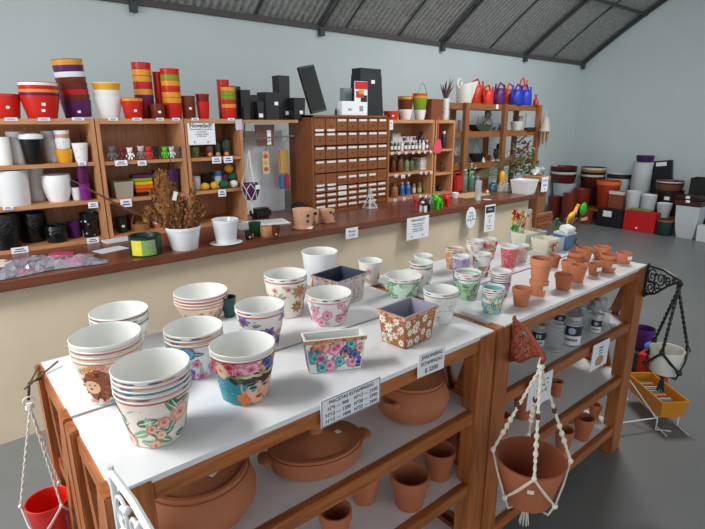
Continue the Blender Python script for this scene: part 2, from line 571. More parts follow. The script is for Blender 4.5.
def fit(xl, xr, yt, xb, yb, z0, ratio=0.72, hmin=0.02):
    """size and place of a round pot on a level z0: rim edges, rim top, front of the base"""
    c = onz(xb, yb, z0); R, h = 0.08, 0.15
    u = Vector((c.x, c.y, 0)).normalized(); w = Vector((u.y, -u.x, 0))
    R = (xr - xl) / 2 * depth(c) / FPX
    c = c + u * R * ratio
    for _ in range(30):
        k = depth((c.x, c.y, z0 + h)) / FPX
        rim = [proj((c.x + R * cos(a * pi / 12), c.y + R * sin(a * pi / 12), z0 + h)) for a in range(24)]
        base = [proj((c.x + R * ratio * cos(a * pi / 12), c.y + R * ratio * sin(a * pi / 12), z0)) for a in range(24)]
        x0, x1, y0 = min(p[0] for p in rim), max(p[0] for p in rim), min(p[1] for p in rim)
        yb0 = max(p[1] for p in base)
        c = c + w * ((xl + xr) / 2 - (x0 + x1) / 2) * k * .9
        R *= 1 + .8 * ((xr - xl) / (x1 - x0) - 1)
        # moving away by d lifts the base in the picture
        p0, p1 = proj((c.x, c.y, z0)), proj((c.x + u.x * .01, c.y + u.y * .01, z0))
        c = c + u * .01 * (yb - yb0) / (p1[1] - p0[1]) * .8
        h = max(hmin, h + (y0 - yt) * k * .9)
    return c.x, c.y, R, R * ratio, h


def pot_prof(R, rb, h, style, t, body, inner, rim=None, z=0.0):
    rim = rim or body
    if style == 'collar':                    # terracotta with a collar
        hc = h * 0.27; Rl = rb + (R - rb) * 0.78; Rc = R * 0.965
        k = R - t * 1.3
        return [(0, z, body), (rb - .002, z, body), (rb, z + .002, body), (R * 0.90, z + h - hc - .002, body), (Rc, z + h - hc, body), (R, z + h - .003, body), (R - .002, z + h, inner),
                (k, z + h, inner), (k - .002, z + h - .003, inner), (R * 0.86 - t, z + h - hc - .004, inner), (rb - t, z + t * 1.5, inner), (0, z + t * 1.5, inner)]
    if style == 'band':                      # plastic with a rim band
        hb = h * 0.13
        Rb = R * 0.955
        return [(0, z, body), (rb - .002, z, body), (rb, z + .003, body), (Rb, z + h - hb, rim), (R * 0.99, z + h - hb + .001, rim), (R, z + h - .001, rim), (R - t, z + h, inner),
                (R - t * 1.6, z + h - .002, inner), (rb - t, z + t * 1.5, inner), (0, z + t * 1.5, inner)]
    if style == 'bowl':
        p = [(0, z, body), (rb, z, body)]
        for i in range(1, 9):
            a = i / 8 * pi / 2
            p.append((rb + (R * 0.97 - rb) * sin(a) ** 0.8, z + (h * 0.93) * (1 - cos(a)), body))
        p += [(R, z + h * 0.94, body), (R, z + h - .002, body), (R - .002, z + h, inner), (R - t, z + h, inner)]
        for i in range(7, 0, -1):
            a = i / 8 * pi / 2
            p.append((max(.004, rb + (R * 0.97 - rb) * sin(a) ** 0.8 - t), z + t + (h * 0.93 - t) * (1 - cos(a)), inner))
        p.append((0, z + t, inner))
        return p
    if style == 'belly':
        p = [(0, z, body), (rb, z, body)]
        for i in range(1, 8):
            a = i / 8
            p.append((rb + (R - rb) * a + 0.10 * R * sin(pi * a), z + h * a, body))
        p += [(R, z + h - .004, body), (R, z + h, inner), (R - t, z + h, inner), (rb - t * .5, z + t * 1.5, inner), (0, z + t * 1.5, inner)]
        return p
    # straight tapered with a small rolled lip
    return [(0, z, body), (rb - .002, z, body), (rb, z + .003, body), (R - .0018, z + h - .0085, rim), (R - .0004, z + h - .0036, inner), (R, z + h - .001, inner), (R - .0012, z + h, inner),
            (R - t, z + h - .001, inner), (R - t * 1.3, z + h - .006, inner), (rb - t, z + t * 1.5, inner), (0, z + t * 1.5, inner)]


def cone_map(R, rb, h, zoff=0.0):
    Rm = (R + rb) / 2

    def f(s, t, lift):
        t = min(max(t, h * 0.015), h * 0.955)
        r = rb + (R - rb) * (t / h) + lift
        a = s / Rm
        return Vector((r * cos(a), r * sin(a), zoff + t))
    return f, Rm


def plane_map(o, ux, uz, n, w, h):
    o, ux, uz, n = Vector(o), Vector(ux), Vector(uz), Vector(n)

    def f(s, t, lift):
        s = min(max(s, .0015), w - .0015); t = min(max(t, .0015), h - .0015)
        k = t / h
        return o + ux * (s) + uz * t + n * lift
    return f


def blob(r, lobes, amp, n=16, ph=0.0, sx=1, sy=1, rot=0):
    out = []
    for i in range(n):
        a = 2 * pi * i / n
        q = r * (1 + amp * cos(lobes * a + ph))
        x, y = q * cos(a) * sx, q * sin(a) * sy
        out.append((x * cos(rot) - y * sin(rot), x * sin(rot) + y * cos(rot)))
    return out


def leafpts(L, wd, rot):
    pts = []
    for i in range(12):
        a = 2 * pi * i / 12
        x = L / 2 * cos(a); y = wd / 2 * sin(a) * (1 - 0.35 * cos(a))
        pts.append((x * cos(rot) - y * sin(rot), x * sin(rot) + y * cos(rot)))
    return pts


def rose(b, mf, s, t, r, cols, g):
    b.decal(mf, s, t, blob(r, 6, .10, 18, g.uniform(0, 6)), M(cols[0], .45, 0), .0009)
    b.decal(mf, s + r * .1, t, blob(r * .72, 5, .13, 15, g.uniform(0, 6)), M(cols[1], .45, 0), .0012)
    b.decal(mf, s, t + r * .06, blob(r * .44, 4, .16, 12, g.uniform(0, 6)), M(cols[0], .45, 0), .0015)
    b.decal(mf, s, t, blob(r * .2, 3, .2, 9), M(cols[2], .45, 0), .0018)


def daisy(b, mf, s, t, r, cols, g):
    n = 8; ph = g.uniform(0, 1)
    for i in range(n):
        a = ph + 2 * pi * i / n
        b.decal(mf, s + cos(a) * r * .6, t + sin(a) * r * .6, leafpts(r * .85, r * .42, a), M(cols[0], .45, 0), .0010)
    b.decal(mf, s, t, blob(r * .3, 5, .05, 10), M(cols[1], .45, 0), .0014)


def star(b, mf, s, t, r, cols, g):
    b.decal(mf, s, t, blob(r, 5, .28, 20, g.uniform(0, 6)), M(cols[0], .45, 0), .0010)
    b.decal(mf, s, t, blob(r * .45, 5, .25, 15, g.uniform(0, 6)), M(cols[1], .45, 0), .0014)


FL = {'rose': rose, 'daisy': daisy, 'star': star}


def decorate(b, mf, s0, s1, t0, t1, spec, seed):
    """spec: list of (kind, count, (rmin, rmax), colours...)"""
    g = random.Random(seed); placed = []
    for e in spec:
        kind, n, (ra, rb_) = e[0], e[1], e[2]
        for _ in range(n):
            r = g.uniform(ra, rb_)
            for _try in range(14):
                s, t = g.uniform(s0, s1), g.uniform(t0, t1)
                if kind in FL and any((s - q[0]) ** 2 + (t - q[1]) ** 2 < (0.85 * (r + q[2])) ** 2 for q in placed):
                    continue
                break
            c = e[3 + g.randrange(len(e) - 3)]
            if kind in FL:
                FL[kind](b, mf, s, t, r, c, g); placed.append((s, t, r))
            elif kind == 'leaf':
                if placed and g.random() < .75:
                    q = g.choice(placed); a = g.uniform(0, 2 * pi); s, t = q[0] + cos(a) * q[2] * 1.25, q[1] + sin(a) * q[2] * 1.25
                else:
                    a = g.uniform(0, 2 * pi)
                b.decal(mf, s, t, leafpts(r * 2, r * .85, a), M(c, .45, 0), .0006)
                b.decal(mf, s, t, leafpts(r * 1.7, r * .12, a), M('#f0efe6', .45, 0), .0008)
            elif kind == 'dot':
                b.decal(mf, s, t, blob(r, 3, .1, 7), M(c, .45, 0), .0007)
            elif kind == 'stem':
                a = g.uniform(0, 2 * pi)
                b.decal(mf, s, t, leafpts(r * 2, r * .14, a), M(c, .45, 0), .0007)


ORD = ['topmost', 'second', 'third', 'fourth', 'fifth', 'sixth', 'seventh', 'eighth']
GO = {}
STICK = M('#f1f2f4', .5, 0)


def stack(name, cat, desc, where, x, y, z0, R, rb, h, n, gap, body, inner, style='lip', t=.0018, rims=None, deco=None, seed=1,
          seg=40, bodies=None, stickers=(), face=None, lab=None, group=None, rot=0.0, tilt=None):
    """n nested pots; the lowest one shows its wall, the others their rims. h is the total height."""
    hp = h - (n - 1) * gap
    if n > 1:
        t = min(t, gap * (R - rb) / hp * .75)
    if tilt:
        z0 += rb * abs(sin(tilt[1])) + .001
    objs = []
    ang = math.atan2(-y, -x)
    for i in range(n):                      # i = 0 lowest
        bd = bodies[i] if bodies else body
        rm_ = rims[i] if rims else None
        b = MB()
        b.lathe(pot_prof(R, rb, hp, style, t, bd, inner, rm_), bd, seg=seg)
        Rw = R * .955 if style == 'band' else R
        mf0, Rm = cone_map(Rw, rb, hp)
        mf = (lambda s, tt, l, m=mf0, a=ang, q=Rm: m(s + a * q, tt, l))
        if deco and i == 0:
            decorate(b, mf, -Rm * 1.9, Rm * 1.9, hp * .06, hp * (.90 - (0.0 if n == 1 else 0.02)), deco, seed)
        elif deco and i > 0 and gap > .006:
            g = random.Random(seed + i)
            pal = ['#c98d86', '#3d7f8f', '#8a4f72', '#d89a5c', '#4f6f52'] if not isinstance(rims, dict) else rims['pal']
            for k in range(7):
                b.decal(mf, g.uniform(-Rm * 1.5, Rm * 1.5), hp - gap * .65, blob(gap * .28, 2, .2, 10, 0, g.uniform(1.5, 4), 1), M(g.choice(pal), .45, 0), .0008)
        if face and i == 0:
            face(b, mf, Rm, hp)
        if n == 1:
            lb = lab or '%s %s' % (desc, where)
        else:
            pos = n - 1 - i
            o_ = ORD[pos] if pos < n - 1 else ('lowest' if n > 1 else '')
            lb = '%s of the nested %s %s' % (o_, desc, where)
        o = b.done(name, None, (x, y, z0 + i * gap), tilt or rot)
        if tilt:
            v = Euler(tilt).to_matrix() @ Vector((0, 0, i * gap)); o.location = (x + v.x, y + v.y, z0 + v.z)
        tag(o, lb, cat, group if group else ('nested %s' % desc if n > 1 else None))
        if i == 0:
            for (da, zz, w_) in stickers:
                a = ang + da; r_ = rb + (Rw - rb) * zz + .001
                s = MB(); s.box((0, 0, 0), (w_, .0012, w_ * .8), STICK)
                slope = math.atan2(Rw - rb, hp)
                q = s.done('sticker', o, (r_ * cos(a), r_ * sin(a), hp * zz), (slope, 0, a + pi / 2), smooth=False)
        objs.append(o)
    return objs


CREAM = M('#ece6da', .4, .01)
IVORY = M('#e9eae6', .35, .01)
ROSE = ('#d98a7c', '#eab3a4', '#b45f55'); PINK = ('#d97f9c', '#eeb2c4', '#a93f63'); PEACH = ('#e6a58c', '#f2c9b4', '#c9775c')
PURP = ('#7a5aa0', '#a98cc4', '#3f2b66'); NAVY = ('#3c4b86', '#6678b4', '#1f2a55'); RED = ('#c2333f', '#e2707a', '#7d1c26'); ORNG = ('#de8a3c', '#f0b878', '#a85a1e')
BLUE = ('#3a86b4', '#74b4d4', '#1f5a86'); TEAL = ('#3f9aa0', '#7cc2c4', '#20666e')
GRN = ['#5f9a6e', '#7fb48a', '#3f7a54', '#95bf9a']
DK = ['#3a3f46', '#5a4a44']


def hedgehog(b, mf, Rm, h):
    g = random.Random(3)
    h *= 1.3
    s0, t0 = Rm * -.42, h * .36
    b.decal(mf, s0, t0, blob(h * .23, 9, .06, 20, 0, 1, 1.25), M('#8a4a2c', .5, 0), .0008)
    for k in range(26):
        a = g.uniform(0, 2 * pi); r = h * .24
        b.decal(mf, s0 + cos(a) * r * g.uniform(.5, 1), t0 + sin(a) * r * 1.2 * g.uniform(.5, 1), leafpts(.016, .005, a), M(g.choice(['#6f3a22', '#a9633c', '#5a2d1a']), .5, 0), .0011)
    b.decal(mf, s0 - h * .10, t0 - h * .02, blob(h * .11, 2, .12, 14, 0, 1, 1.2), M('#e2b894', .5, 0), .0014)
    for dx in (-.05, .03):
        b.decal(mf, s0 - h * (.10 + dx), t0 + h * .02, blob(.0022, 2, 0, 8), M('#2a1a14', .5, 0), .0018)
    b.decal(mf, s0 - h * .12, t0 - h * .05, blob(.003, 2, 0, 8), M('#3a221a', .5, 0), .0018)
    for k in range(7):
        rose(b, mf, s0 + h * (-.22 + .08 * k), t0 + h * .33 - abs(k - 3) * h * .03, h * .05, g.choice([PEACH, ROSE, ORNG]), g)
    for k in range(6):
        daisy(b, mf, s0 + h * (-.2 + .09 * k), t0 - h * .31 + g.uniform(0, .01), h * .045, (g.choice(['#6c9bc4', '#efe3e0', '#d88fa0']), '#e2b14a'), g)
    for k in range(10):
        b.decal(mf, s0 + h * g.uniform(.2, .42), t0 + h * g.uniform(-.25, .3), blob(h * .02, 5, .2, 10), M(g.choice(['#d8a0a4', '#b9797a', '#e7c9b8']), .5, 0), .001)


def lady(b, mf, Rm, h):
    """a generic face with flowers in the hair on a teal ground"""
    g = random.Random(5)
    for k in range(-6, 7):
        b.decal(mf, k * .017, h * .34, blob(h * .33, 4, .1, 16, k), M('#2f93a6', .45, .04), .0005 + .00003 * (k + 6))
    b.decal(mf, .034, h * .36, blob(h * .38, 2, .1, 20, 1, .9, 1), M('#e6b090', .5, 0), .0011)
    b.decal(mf, .066, h * .36, blob(h * .30, 2, .1, 18, 1), M('#dea284', .5, 0), .0012)
    for sx in (.018, .052):
        b.decal(mf, sx, h * .475, leafpts(.030, .0055, .22), M('#3a2420', .5, 0), .0017)
        b.decal(mf, sx + .001, h * .385, leafpts(.022, .0045, -.1), M('#2f1d1c', .5, 0), .0017)
    b.decal(mf, .034, h * .29, leafpts(.013, .004, 1.2), M('#b5705a', .5, 0), .0017)
    b.decal(mf, .036, h * .17, leafpts(.022, .009, 0.05), M('#b03a40', .5, 0), .0017)
    for k in range(5):
        b.decal(mf, -.006 + g.uniform(-.006, .01), h * (.06 + .035 * k), blob(.012, 5, .2, 10), M(g.choice(['#d9743c', '#e08a4c']), .5, 0), .0018)
    for k in range(10):
        b.decal(mf, -.02 + .012 * k, h * (.60 + .015 * sin(k * 2)), blob(.013, 4, .15, 12, k), M(g.choice(['#3a2a2c', '#5a6a44', '#2f3a34']), .5, 0), .0014)
    for (sx, tz, r, c) in ((-.052, .76, .021, ('#e8c49a', '#f0d8b8', '#d9743c')), (-.03, .86, .017, RED), (-.012, .73, .022, PINK), (.014, .80, .020, PINK), (.036, .73, .016, ROSE), (.052, .83, .018, NAVY), (.072, .74, .017, PURP), (-.075, .84, .018, RED), (.09, .84, .018, ORNG), (-.07, .66, .012, RED)):
        rose(b, mf, sx, h * tz, r, c, g)
    for k in range(9):
        b.decal(mf, -.02 + .012 * k, h * (.645 + .02 * (k % 2)), leafpts(.024, .007, g.uniform(-.5, .5)), M(g.choice(['#9aa86a', '#c9cfa0', '#6a7a4a']), .5, 0), .0024)
    for k in range(16):
        b.decal(mf, g.uniform(-.085, -.02), h * g.uniform(.06, .55), blob(.002, 3, .1, 7), M('#8fd0d8', .5, 0), .0015)


BIGROSE = [('rose', 3, (.020, .025), PEACH, ROSE), ('rose', 5, (.010, .015), ROSE, PEACH), ('leaf', 26, (.014, .023), *GRN), ('stem', 22, (.006, .012), '#8a6a5c', '#4a4a44'), ('dot', 36, (.0009, .0016), '#d29a8a', '#6a6058', '#c2a27a')]
D_ORANGE = [('star', 12, (.008, .012), ('#e2b08a', '#c9856a'), ('#d9c3a4', '#b58a5a')), ('leaf', 14, (.008, .012), '#a3a678', '#c9a277', '#7f8f6a'), ('dot', 30, (.001, .002), '#8a5a4a', '#c98a6a')]
D_BLUE = [('rose', 6, (.02, .028), BLUE, PURP, BLUE), ('star', 5, (.01, .015), ('#d58ab0', '#a94f82')), ('leaf', 14, (.011, .017), *GRN), ('dot', 14, (.001, .002), '#6a8a9a')]
D_PURPLE = [('star', 8, (.013, .018), ('#7d56a8', '#4a2d72'), ('#b58cc8', '#7d4f9a')), ('rose', 9, (.009, .014), PINK, ORNG, RED, PURP), ('leaf', 16, (.007, .011), '#4f7a5a', '#8a9a5a', '#6a4f72'), ('dot', 22, (.0012, .0026), '#c2405a', '#e0a040', '#4a5a9a')]
D_BROWN = [('daisy', 6, (.021, .028), ('#8f7a48', '#d98a5a'), ('#a9905c', '#c9704a')), ('star', 6, (.007, .011), ('#d8a0a8', '#b4566a')), ('leaf', 14, (.008, .013), '#8a8a52', '#6f7a48', '#b9a26a'), ('dot', 16, (.001, .002), '#b4444a')]
D_PINK = [('rose', 9, (.013, .02), PINK, ('#e48aa8', '#f4c2d2', '#c0476f')), ('leaf', 18, (.008, .013), '#4fa08a', '#7cc0a4', '#5a9a70'), ('stem', 12, (.006, .010), '#6a9a84')]
D_GREEN = [('leaf', 34, (.011, .018), '#4fa862', '#7cc47c', '#3a8a52', '#9ad08a'), ('dot', 12, (.001, .002), '#c2d08a')]
D_GREEN2 = [('leaf', 36, (.008, .014), '#2f6a42', '#4a8a54', '#244f36', '#6aa468'), ('dot', 10, (.001, .002), '#c25a5a')]
D_LINE = [('stem', 34, (.005, .009), '#6a7280', '#8a93a4'), ('leaf', 8, (.006, .010), '#a9b2c0', '#c4ccd8'), ('dot', 30, (.0008, .0014), '#4a505a')]
D_TEAL = [('leaf', 20, (.008, .014), '#4f9aa4', '#3a7a8a', '#7cb8b4'), ('star', 10, (.006, .010), ('#d9c48a', '#c28a4a'), ('#a8d0c8', '#4f8a8a')), ('dot', 24, (.001, .002), '#2f5f6f', '#c9b884')]
D_MIX = [('rose', 8, (.007, .011), PINK, PURP, NAVY), ('leaf', 16, (.006, .010), '#4f6f8a', '#5a9a8a', '#8a4f82'), ('stem', 18, (.006, .009), '#b03a6a', '#3a4f7a')]
D_DRAGON = [('rose', 6, (.009, .014), ORNG, RED), ('leaf', 14, (.007, .011), '#c99a4a', '#7a8a5a', '#9a4a3a'), ('stem', 12, (.005, .008), '#8a3a2a')]
D_RED = [('stem', 26, (.010, .018), '#f0d0cc', '#e8a8a4'), ('dot', 16, (.001, .0022), '#f4e0dc')]
D_VIOLET = [('leaf', 16, (.008, .012), '#6f5a9a', '#9a8cc0', '#4f6a9a'), ('star', 6, (.006, .009), ('#e8d8ec', '#8a6ab0'))]
D_SOFT = [('rose', 5, (.007, .011), PEACH, PINK), ('leaf', 12, (.006, .010), *GRN), ('dot', 14, (.001, .0018), '#b4847a', '#6a7a8a')]

RO = M('#d98a5a', .45, 0); RP = M('#cf8f98', .45, 0); RT = M('#3f7f92', .45, 0); RV = M('#7a4a5c', .45, 0); RW = M('#e8e4de', .4, 0); RRED = M('#c4564a', .45, 0); RG = M('#86a88a', .45, 0)
# desc, where, rim l, rim r, rim top, base x, base front y, n, gap m, body, rims (low to high), deco, ratio, face
PP = [
    ('plum-rimmed cream pots', 'at the back corner of the table', 88, 148, 300.5, 122, 352, 4, .0115, CREAM, [RW, RV, RW, RV], D_VIOLET, .72, None),
    ('green-tinted pots with a hedgehog print', 'near the table corner', 67.2, 141, 321, 105, 405.5, 4, .0125, M('#dfe4d2', .4, .01), [RO, RO, RRED, RW], None, .72, hedgehog),
    ('cream pots with coral roses', 'largest stack at the front table edge', 109, 189.5, 347.6, 155, 448.5, 5, .0112, M('#eadcd2', .4, .02), [RRED, RP, RT, RP, RW], BIGROSE, .68, None),
    ('orange-rimmed patterned pots', 'behind the blue rose pots', 173, 227.4, 282.3, 202, 322, 4, .0105, M('#ead2bc', .4, .02), [RO, RO, RRED, RP], D_ORANGE, .72, None),
    ('white pots with a big blue rose', 'behind the face-print pot', 162.8, 222.8, 315.5, 197, 380, 3, .0115, M('#e2e2ea', .4, .02), [RO, RO, RW], D_BLUE, .72, None),
    ('pots printed with a flower-crowned face', 'on teal ground', 208.7, 275, 330, 246, 406, 2, .0115, M('#e6d8ce', .4, .01), [RRED, RW], None, .70, lady),
    ('white pots with purple flowers', 'behind the face-print pots', 234.2, 284.5, 296, 263, 352, 2, .011, IVORY, [RRED, RW], D_PURPLE, .66, None),
    ('cream pots with brown daisies', 'beside the plain white pot', 263.6, 307, 267, 288, 319, 3, .0105, M('#ebe6d6', .4, .01), [RW, RRED, RW], D_BROWN, .72, None),
    ('white pots with pink roses', 'behind the white rose planter', 305.5, 351.5, 284.7, 329, 327, 2, .0105, M('#eee8ea', .4, .01), [RP, RW], D_PINK, .72, None),
    ('mint pots with bright green leaves', 'behind the daisy planter', 385, 421.8, 269.7, 402, 300, 2, .009, M('#dbeee2', .4, .01), [RG, RW], D_GREEN, .74, None),
    ('white pots with dotted rims', 'beside the daisy planter', 423.3, 458.7, 283.3, 442, 324.5, 2, .009, IVORY, [M('#9aa0a8', .45, 0), RW], D_LINE, .72, None),
    ('pots with dark green fern leaves', 'on the terracotta table corner', 454.5, 481.7, 267.4, 468, 301, 3, .009, M('#a8c8a4', .4, .05), [M('#5a8a66', .4, 0), RW, RW], D_GREEN2, .74, None),
    ('white-rimmed stack with grey-pink print', 'behind the mint pots', 409, 433.4, 258.3, 423, 292, 3, .012, IVORY, [RW, RP, RW], D_SOFT, .72, None),
    ('orange-printed pots', 'behind the violet printed pot', 445.4, 463.5, 245.4, 453, 270, 2, .009, M('#dfa27a', .4, .03), [RO, RW], D_DRAGON, .72, None),
    ('white pots with an orange dragon-like print', 'beside the violet pots', 473, 492, 250.6, 483, 277, 2, .008, IVORY, [RO, RW], D_DRAGON, .74, None),
    ('navy and pink patterned pots', 'behind the teal pots', 491, 512.3, 267.4, 503, 298, 5, .0085, M('#c9b8cc', .4, .02), [M('#5a4f7a', .4, 0), RP, RT, RP, RW], D_MIX, .72, None),
    ('teal printed pots with pink rims', 'at the front beside terracotta pots', 481.7, 505.5, 282.8, 493.5, 314.6, 3, .0085, M('#86b8be', .4, .03), [RP, RP, RW], D_TEAL, .76, None),
    ('white pots with red rims', 'behind the dragon print pots', 466, 484, 238, 475, 262, 2, .009, IVORY, [RRED, RW], D_SOFT, .72, None),
    ('flowery pots with rose pattern', 'nearest the counter side', 481, 498, 236.3, 490, 259, 2, .008, M('#e4dccc', .4, .02), [RRED, RW], D_DRAGON, .72, None),
]
for k, (desc, where, xl, xr, yt, xb, yb, n, gap, body, rims, deco, ratio, face) in enumerate(PP):
    z0 = 0.9652
    x, y, R, rb, h = fit(xl, xr, yt, xb, yb, z0, ratio)
    stack('printed_pot', 'flower pot', desc, where, x, y, z0, R, rb, h, n, gap, body, IVORY, 'lip', rims=[r_ if i < 0 else r_ for i, r_ in enumerate(rims)], deco=deco, seed=11 + k, face=face)

ONE = [  # single printed or plain pots on the tables
    ('printed_pot', 'plain white pot with a small grey mark, behind the dark-lined planter', 301.3, 337.6, 246.5, 320, 287, GLOSSW, [('stem', 5, (.004, .007), '#8a93a4')], .80),
    ('printed_pot', 'small cream pot with faint pink roses beside the dark-lined planter', 358, 382.7, 257, 371, 286, M('#eee6e2', .4, .01), D_SOFT, .70),
    ('printed_pot', 'white-rimmed grey printed pot behind the grey-pink stack', 413.6, 433, 252.5, 424, 280, IVORY, D_SOFT, .72),
    ('printed_pot', 'violet printed pot with a white rim between orange and dragon prints', 452, 470.8, 253.3, 461, 281, M('#b4a8cc', .4, .02), D_VIOLET, .72),
    ('printed_pot', 'coral red pot with white streaks and a white rim', 500.5, 519.6, 243.6, 509, 268, M('#d9656a', .4, .03), D_RED, .72),
    ('printed_pot', 'pale pink pot half hidden behind the coral red pot', 514, 530, 243, 522, 262, M('#e6c8c4', .4, .02), D_SOFT, .72),
]
for k, (nm, lb, xl, xr, yt, xb, yb, body, deco, ratio) in enumerate(ONE):
    x, y, R, rb, h = fit(xl, xr, yt, xb, yb, 0.9652, ratio)
    stack(nm, 'flower pot', '', '', x, y, 0.9652, R, rb, h, 1, 0, body, IVORY, 'lip', deco=deco, seed=50 + k, lab=lb, rims=[RW])

# terracotta pots on the right-hand table
TC = [
    ('small terracotta pot nearest the teal printed pots', 512, 532.3, 284.5, 521.3, 307.4, 'collar', 1),
    ('terracotta pot holding a larger terracotta pot in its mouth', 529.3, 549.4, 277, 537.5, 297, 'collar', 1),
    ('small terracotta pot in front of the taller straight terracotta pot', 554.5, 574.4, 271, 562.6, 291, 'collar', 1),
    ('straight-sided terracotta pot in the front row with a low collar', 569.4, 588, 262.3, 580, 283.5, 'collar', 1),
    ('small dark terracotta pot behind the straight-sided one', 561, 576.5, 258.5, 567, 274, 'collar', 1),
    ('lower terracotta bowl, second row', 567, 585.6, 254.5, 576, 271, 'bowl', 1),
    ('round-bellied terracotta bowl in the back row beside the tallest bowl', 576, 593, 245.7, 586, 262, 'bowl', 1),
    ('round terracotta bowl at the very back of the terracotta group', 593.6, 611.5, 244.5, 602, 260, 'bowl', 1),
    ('tiny terracotta pot with a white tag beside the tagged bowls', 588, 602, 261.5, 594.5, 276.3, 'collar', 1),
    ('tagged terracotta bowl under another bowl at the front edge', 599.6, 618, 257, 607.5, 272.8, 'bowl', 1),
    ('terracotta bowl with a white tag nearest the table end', 616, 633, 250.4, 623.8, 264, 'bowl', 1),
    ('terracotta pot standing alone behind the two stacked pots', 548.5, 561.3, 253.8, 554.5, 268, 'collar', 1),
]
tagged = {8, 9, 10, 1}
for k, (lb, xl, xr, yt, xb, yb, st, n) in enumerate(TC):
    x, y, R, rb, h = fit(xl, xr, yt, xb, yb, 0.9652, .70 if st == 'collar' else .62)
    o = stack('terracotta_pot', 'flower pot', '', '', x, y, .9652, R, rb, h, 1, 0, [TERRA, TERRA3, TERRA2][k % 3], [TERRA, TERRA3, TERRA2][k % 3], st, t=.004, lab=lb, seg=28, group=None)[0]
    if k in tagged:
        a = math.atan2(-y, -x) + .75
        s = MB(); s.box((0, 0, 0), (.024, .0015, .016), STICK)
        s.done('sticker', o, (R * 1.03 * cos(a), R * 1.03 * sin(a), h * .62), (0, 0, a + pi / 2), smooth=False)
    if k == 1:
        x2, y2, R2, rb2, h2 = x, y, R * 1.14, R * .80, 0
        zz = .9652 + h - .012
        c = onz(541, 256.5, .9652 + h + .07)
        d = ray(541, 255.2); t_ = (Vector((x, y)).length + R2) / Vector((d.x, d.y)).length
        h2 = CAM_H + d.z * t_ - zz
        stack('terracotta_pot', 'flower pot', '', '', x, y, zz, R2, R * .80, h2, 1, 0, TERRA3, TERRA2, 'collar', t=.004, lab='larger terracotta pot standing in the mouth of a smaller one', seg=28)
    if k in (5, 9):
        stack('terracotta_pot', 'flower pot', '', '', x, y, .9652 + h - .004, R * .97, R * .5, .026, 1, 0, TERRA3, TERRA2, 'bowl', t=.004,
              lab=('upper terracotta bowl resting on a second-row bowl' if k == 5 else 'terracotta bowl stacked on the tagged bowl at the front edge'), seg=28)


# rectangular printed planters
def planter(label, x, y, z0, L, D, h, taper, rot, body, inner, spec, seed, band=None, second=False):
    b = MB(); t = .003
    def ring(k, z, inset=0.0):
        f = taper + (1 - taper) * k
        return [b.bm.verts.new((sx * (L / 2 * f - inset), sy * (D / 2 * f - inset), z)) for sx, sy in ((-1, -1), (1, -1), (1, 1), (-1, 1))]
    r0, r1 = ring(0, 0), ring(.88, h * .88)
    r1b = ring(.89, h * .885, -.004); r2 = ring(1, h, -.004)
    i2 = ring(1, h, t); i0 = ring(.05, .006, t)
    rm_ = band or body
    b.face(r0[::-1], body)
    for A, B, m in ((r0, r1, body), (r1, r1b, rm_), (r1b, r2, rm_), (r2, i2, inner), (i2, i0, inner)):
        for i in range(4):
            j = (i + 1) % 4; b.face([A[i], A[j], B[j], B[i]], m)
    b.face(i0, inner)
    # patterns on front, left and right walls
    for (o0, o1, n, w0) in (((-1, -1), (1, -1), (0, -1, 0), L), ((-1, 1), (-1, -1), (-1, 0, 0), D), ((1, -1), (1, 1), (1, 0, 0), D), ((1, 1), (-1, 1), (0, 1, 0), L)):
        def mf(s, tt, lift, o0=o0, o1=o1, n=n):
            k = min(max(tt / h, .02), .87); f = taper + (1 - taper) * k
            q = min(max(s, .02), .98)
            p0 = Vector((o0[0] * L / 2 * f, o0[1] * D / 2 * f, 0)); p1 = Vector((o1[0] * L / 2 * f, o1[1] * D / 2 * f, 0))
            v = p0.lerp(p1, q); v.z = k * h
            return v + Vector(n) * lift
        mf2 = (lambda s, tt, lift, m=mf, w=w0: m(s / w, tt, lift))
        decorate(b, mf2, .01, w0 - .01, h * .08, h * .80, spec, seed)

        def mfr(s, tt, lift, o0=o0, o1=o1, n=n, w=w0):
            k = min(max(tt / h, .895), .985); f = taper + (1 - taper) * k
            q = min(max(s / w, .01), .99)
            p0 = Vector((o0[0] * (L / 2 * f + .004), o0[1] * (D / 2 * f + .004), 0)); p1 = Vector((o1[0] * (L / 2 * f + .004), o1[1] * (D / 2 * f + .004), 0))
            v = p0.lerp(p1, q); v.z = k * h
            return v + Vector(n) * lift
        decorate(b, mfr, .01, w0 - .01, h * .9, h * .98, [('dot', 14, (.002, .005), '#d9763a', '#b4333f', '#4f8a5a', '#e0b04a')], seed + 3)
    return tag(b.done('rectangular_planter', None, (x, y, z0), rot, recalc=False), label, 'planter')


FOURROSE = [('rose', 10, (.015, .021), PINK, PINK, ORNG, ROSE), ('rose', 9, (.014, .02), NAVY, BLUE, TEAL), ('leaf', 22, (.009, .014), '#3f7a5a', '#2f5f6f', '#6aa07a', '#27406a'), ('dot', 20, (.001, .003), '#3a3f6a', '#e0a060')]
DAISY4 = [('daisy', 11, (.012, .018), ('#f0eee6', '#d9b04a')), ('star', 6, (.008, .011), ('#c94f5a', '#e8c0a0'), ('#e0a040', '#b4503a')), ('leaf', 10, (.008, .012), '#6f4a2c', '#c9b89a', '#8a5a34')]
BRICKY = [('stem', 60, (.008, .012), '#8f8a90', '#a97c80', '#6a6a74'), ('leaf', 12, (.006, .010), '#b98a90', '#8a8f9a'), ('dot', 20, (.0015, .003), '#c25a6a', '#5a5f70')]


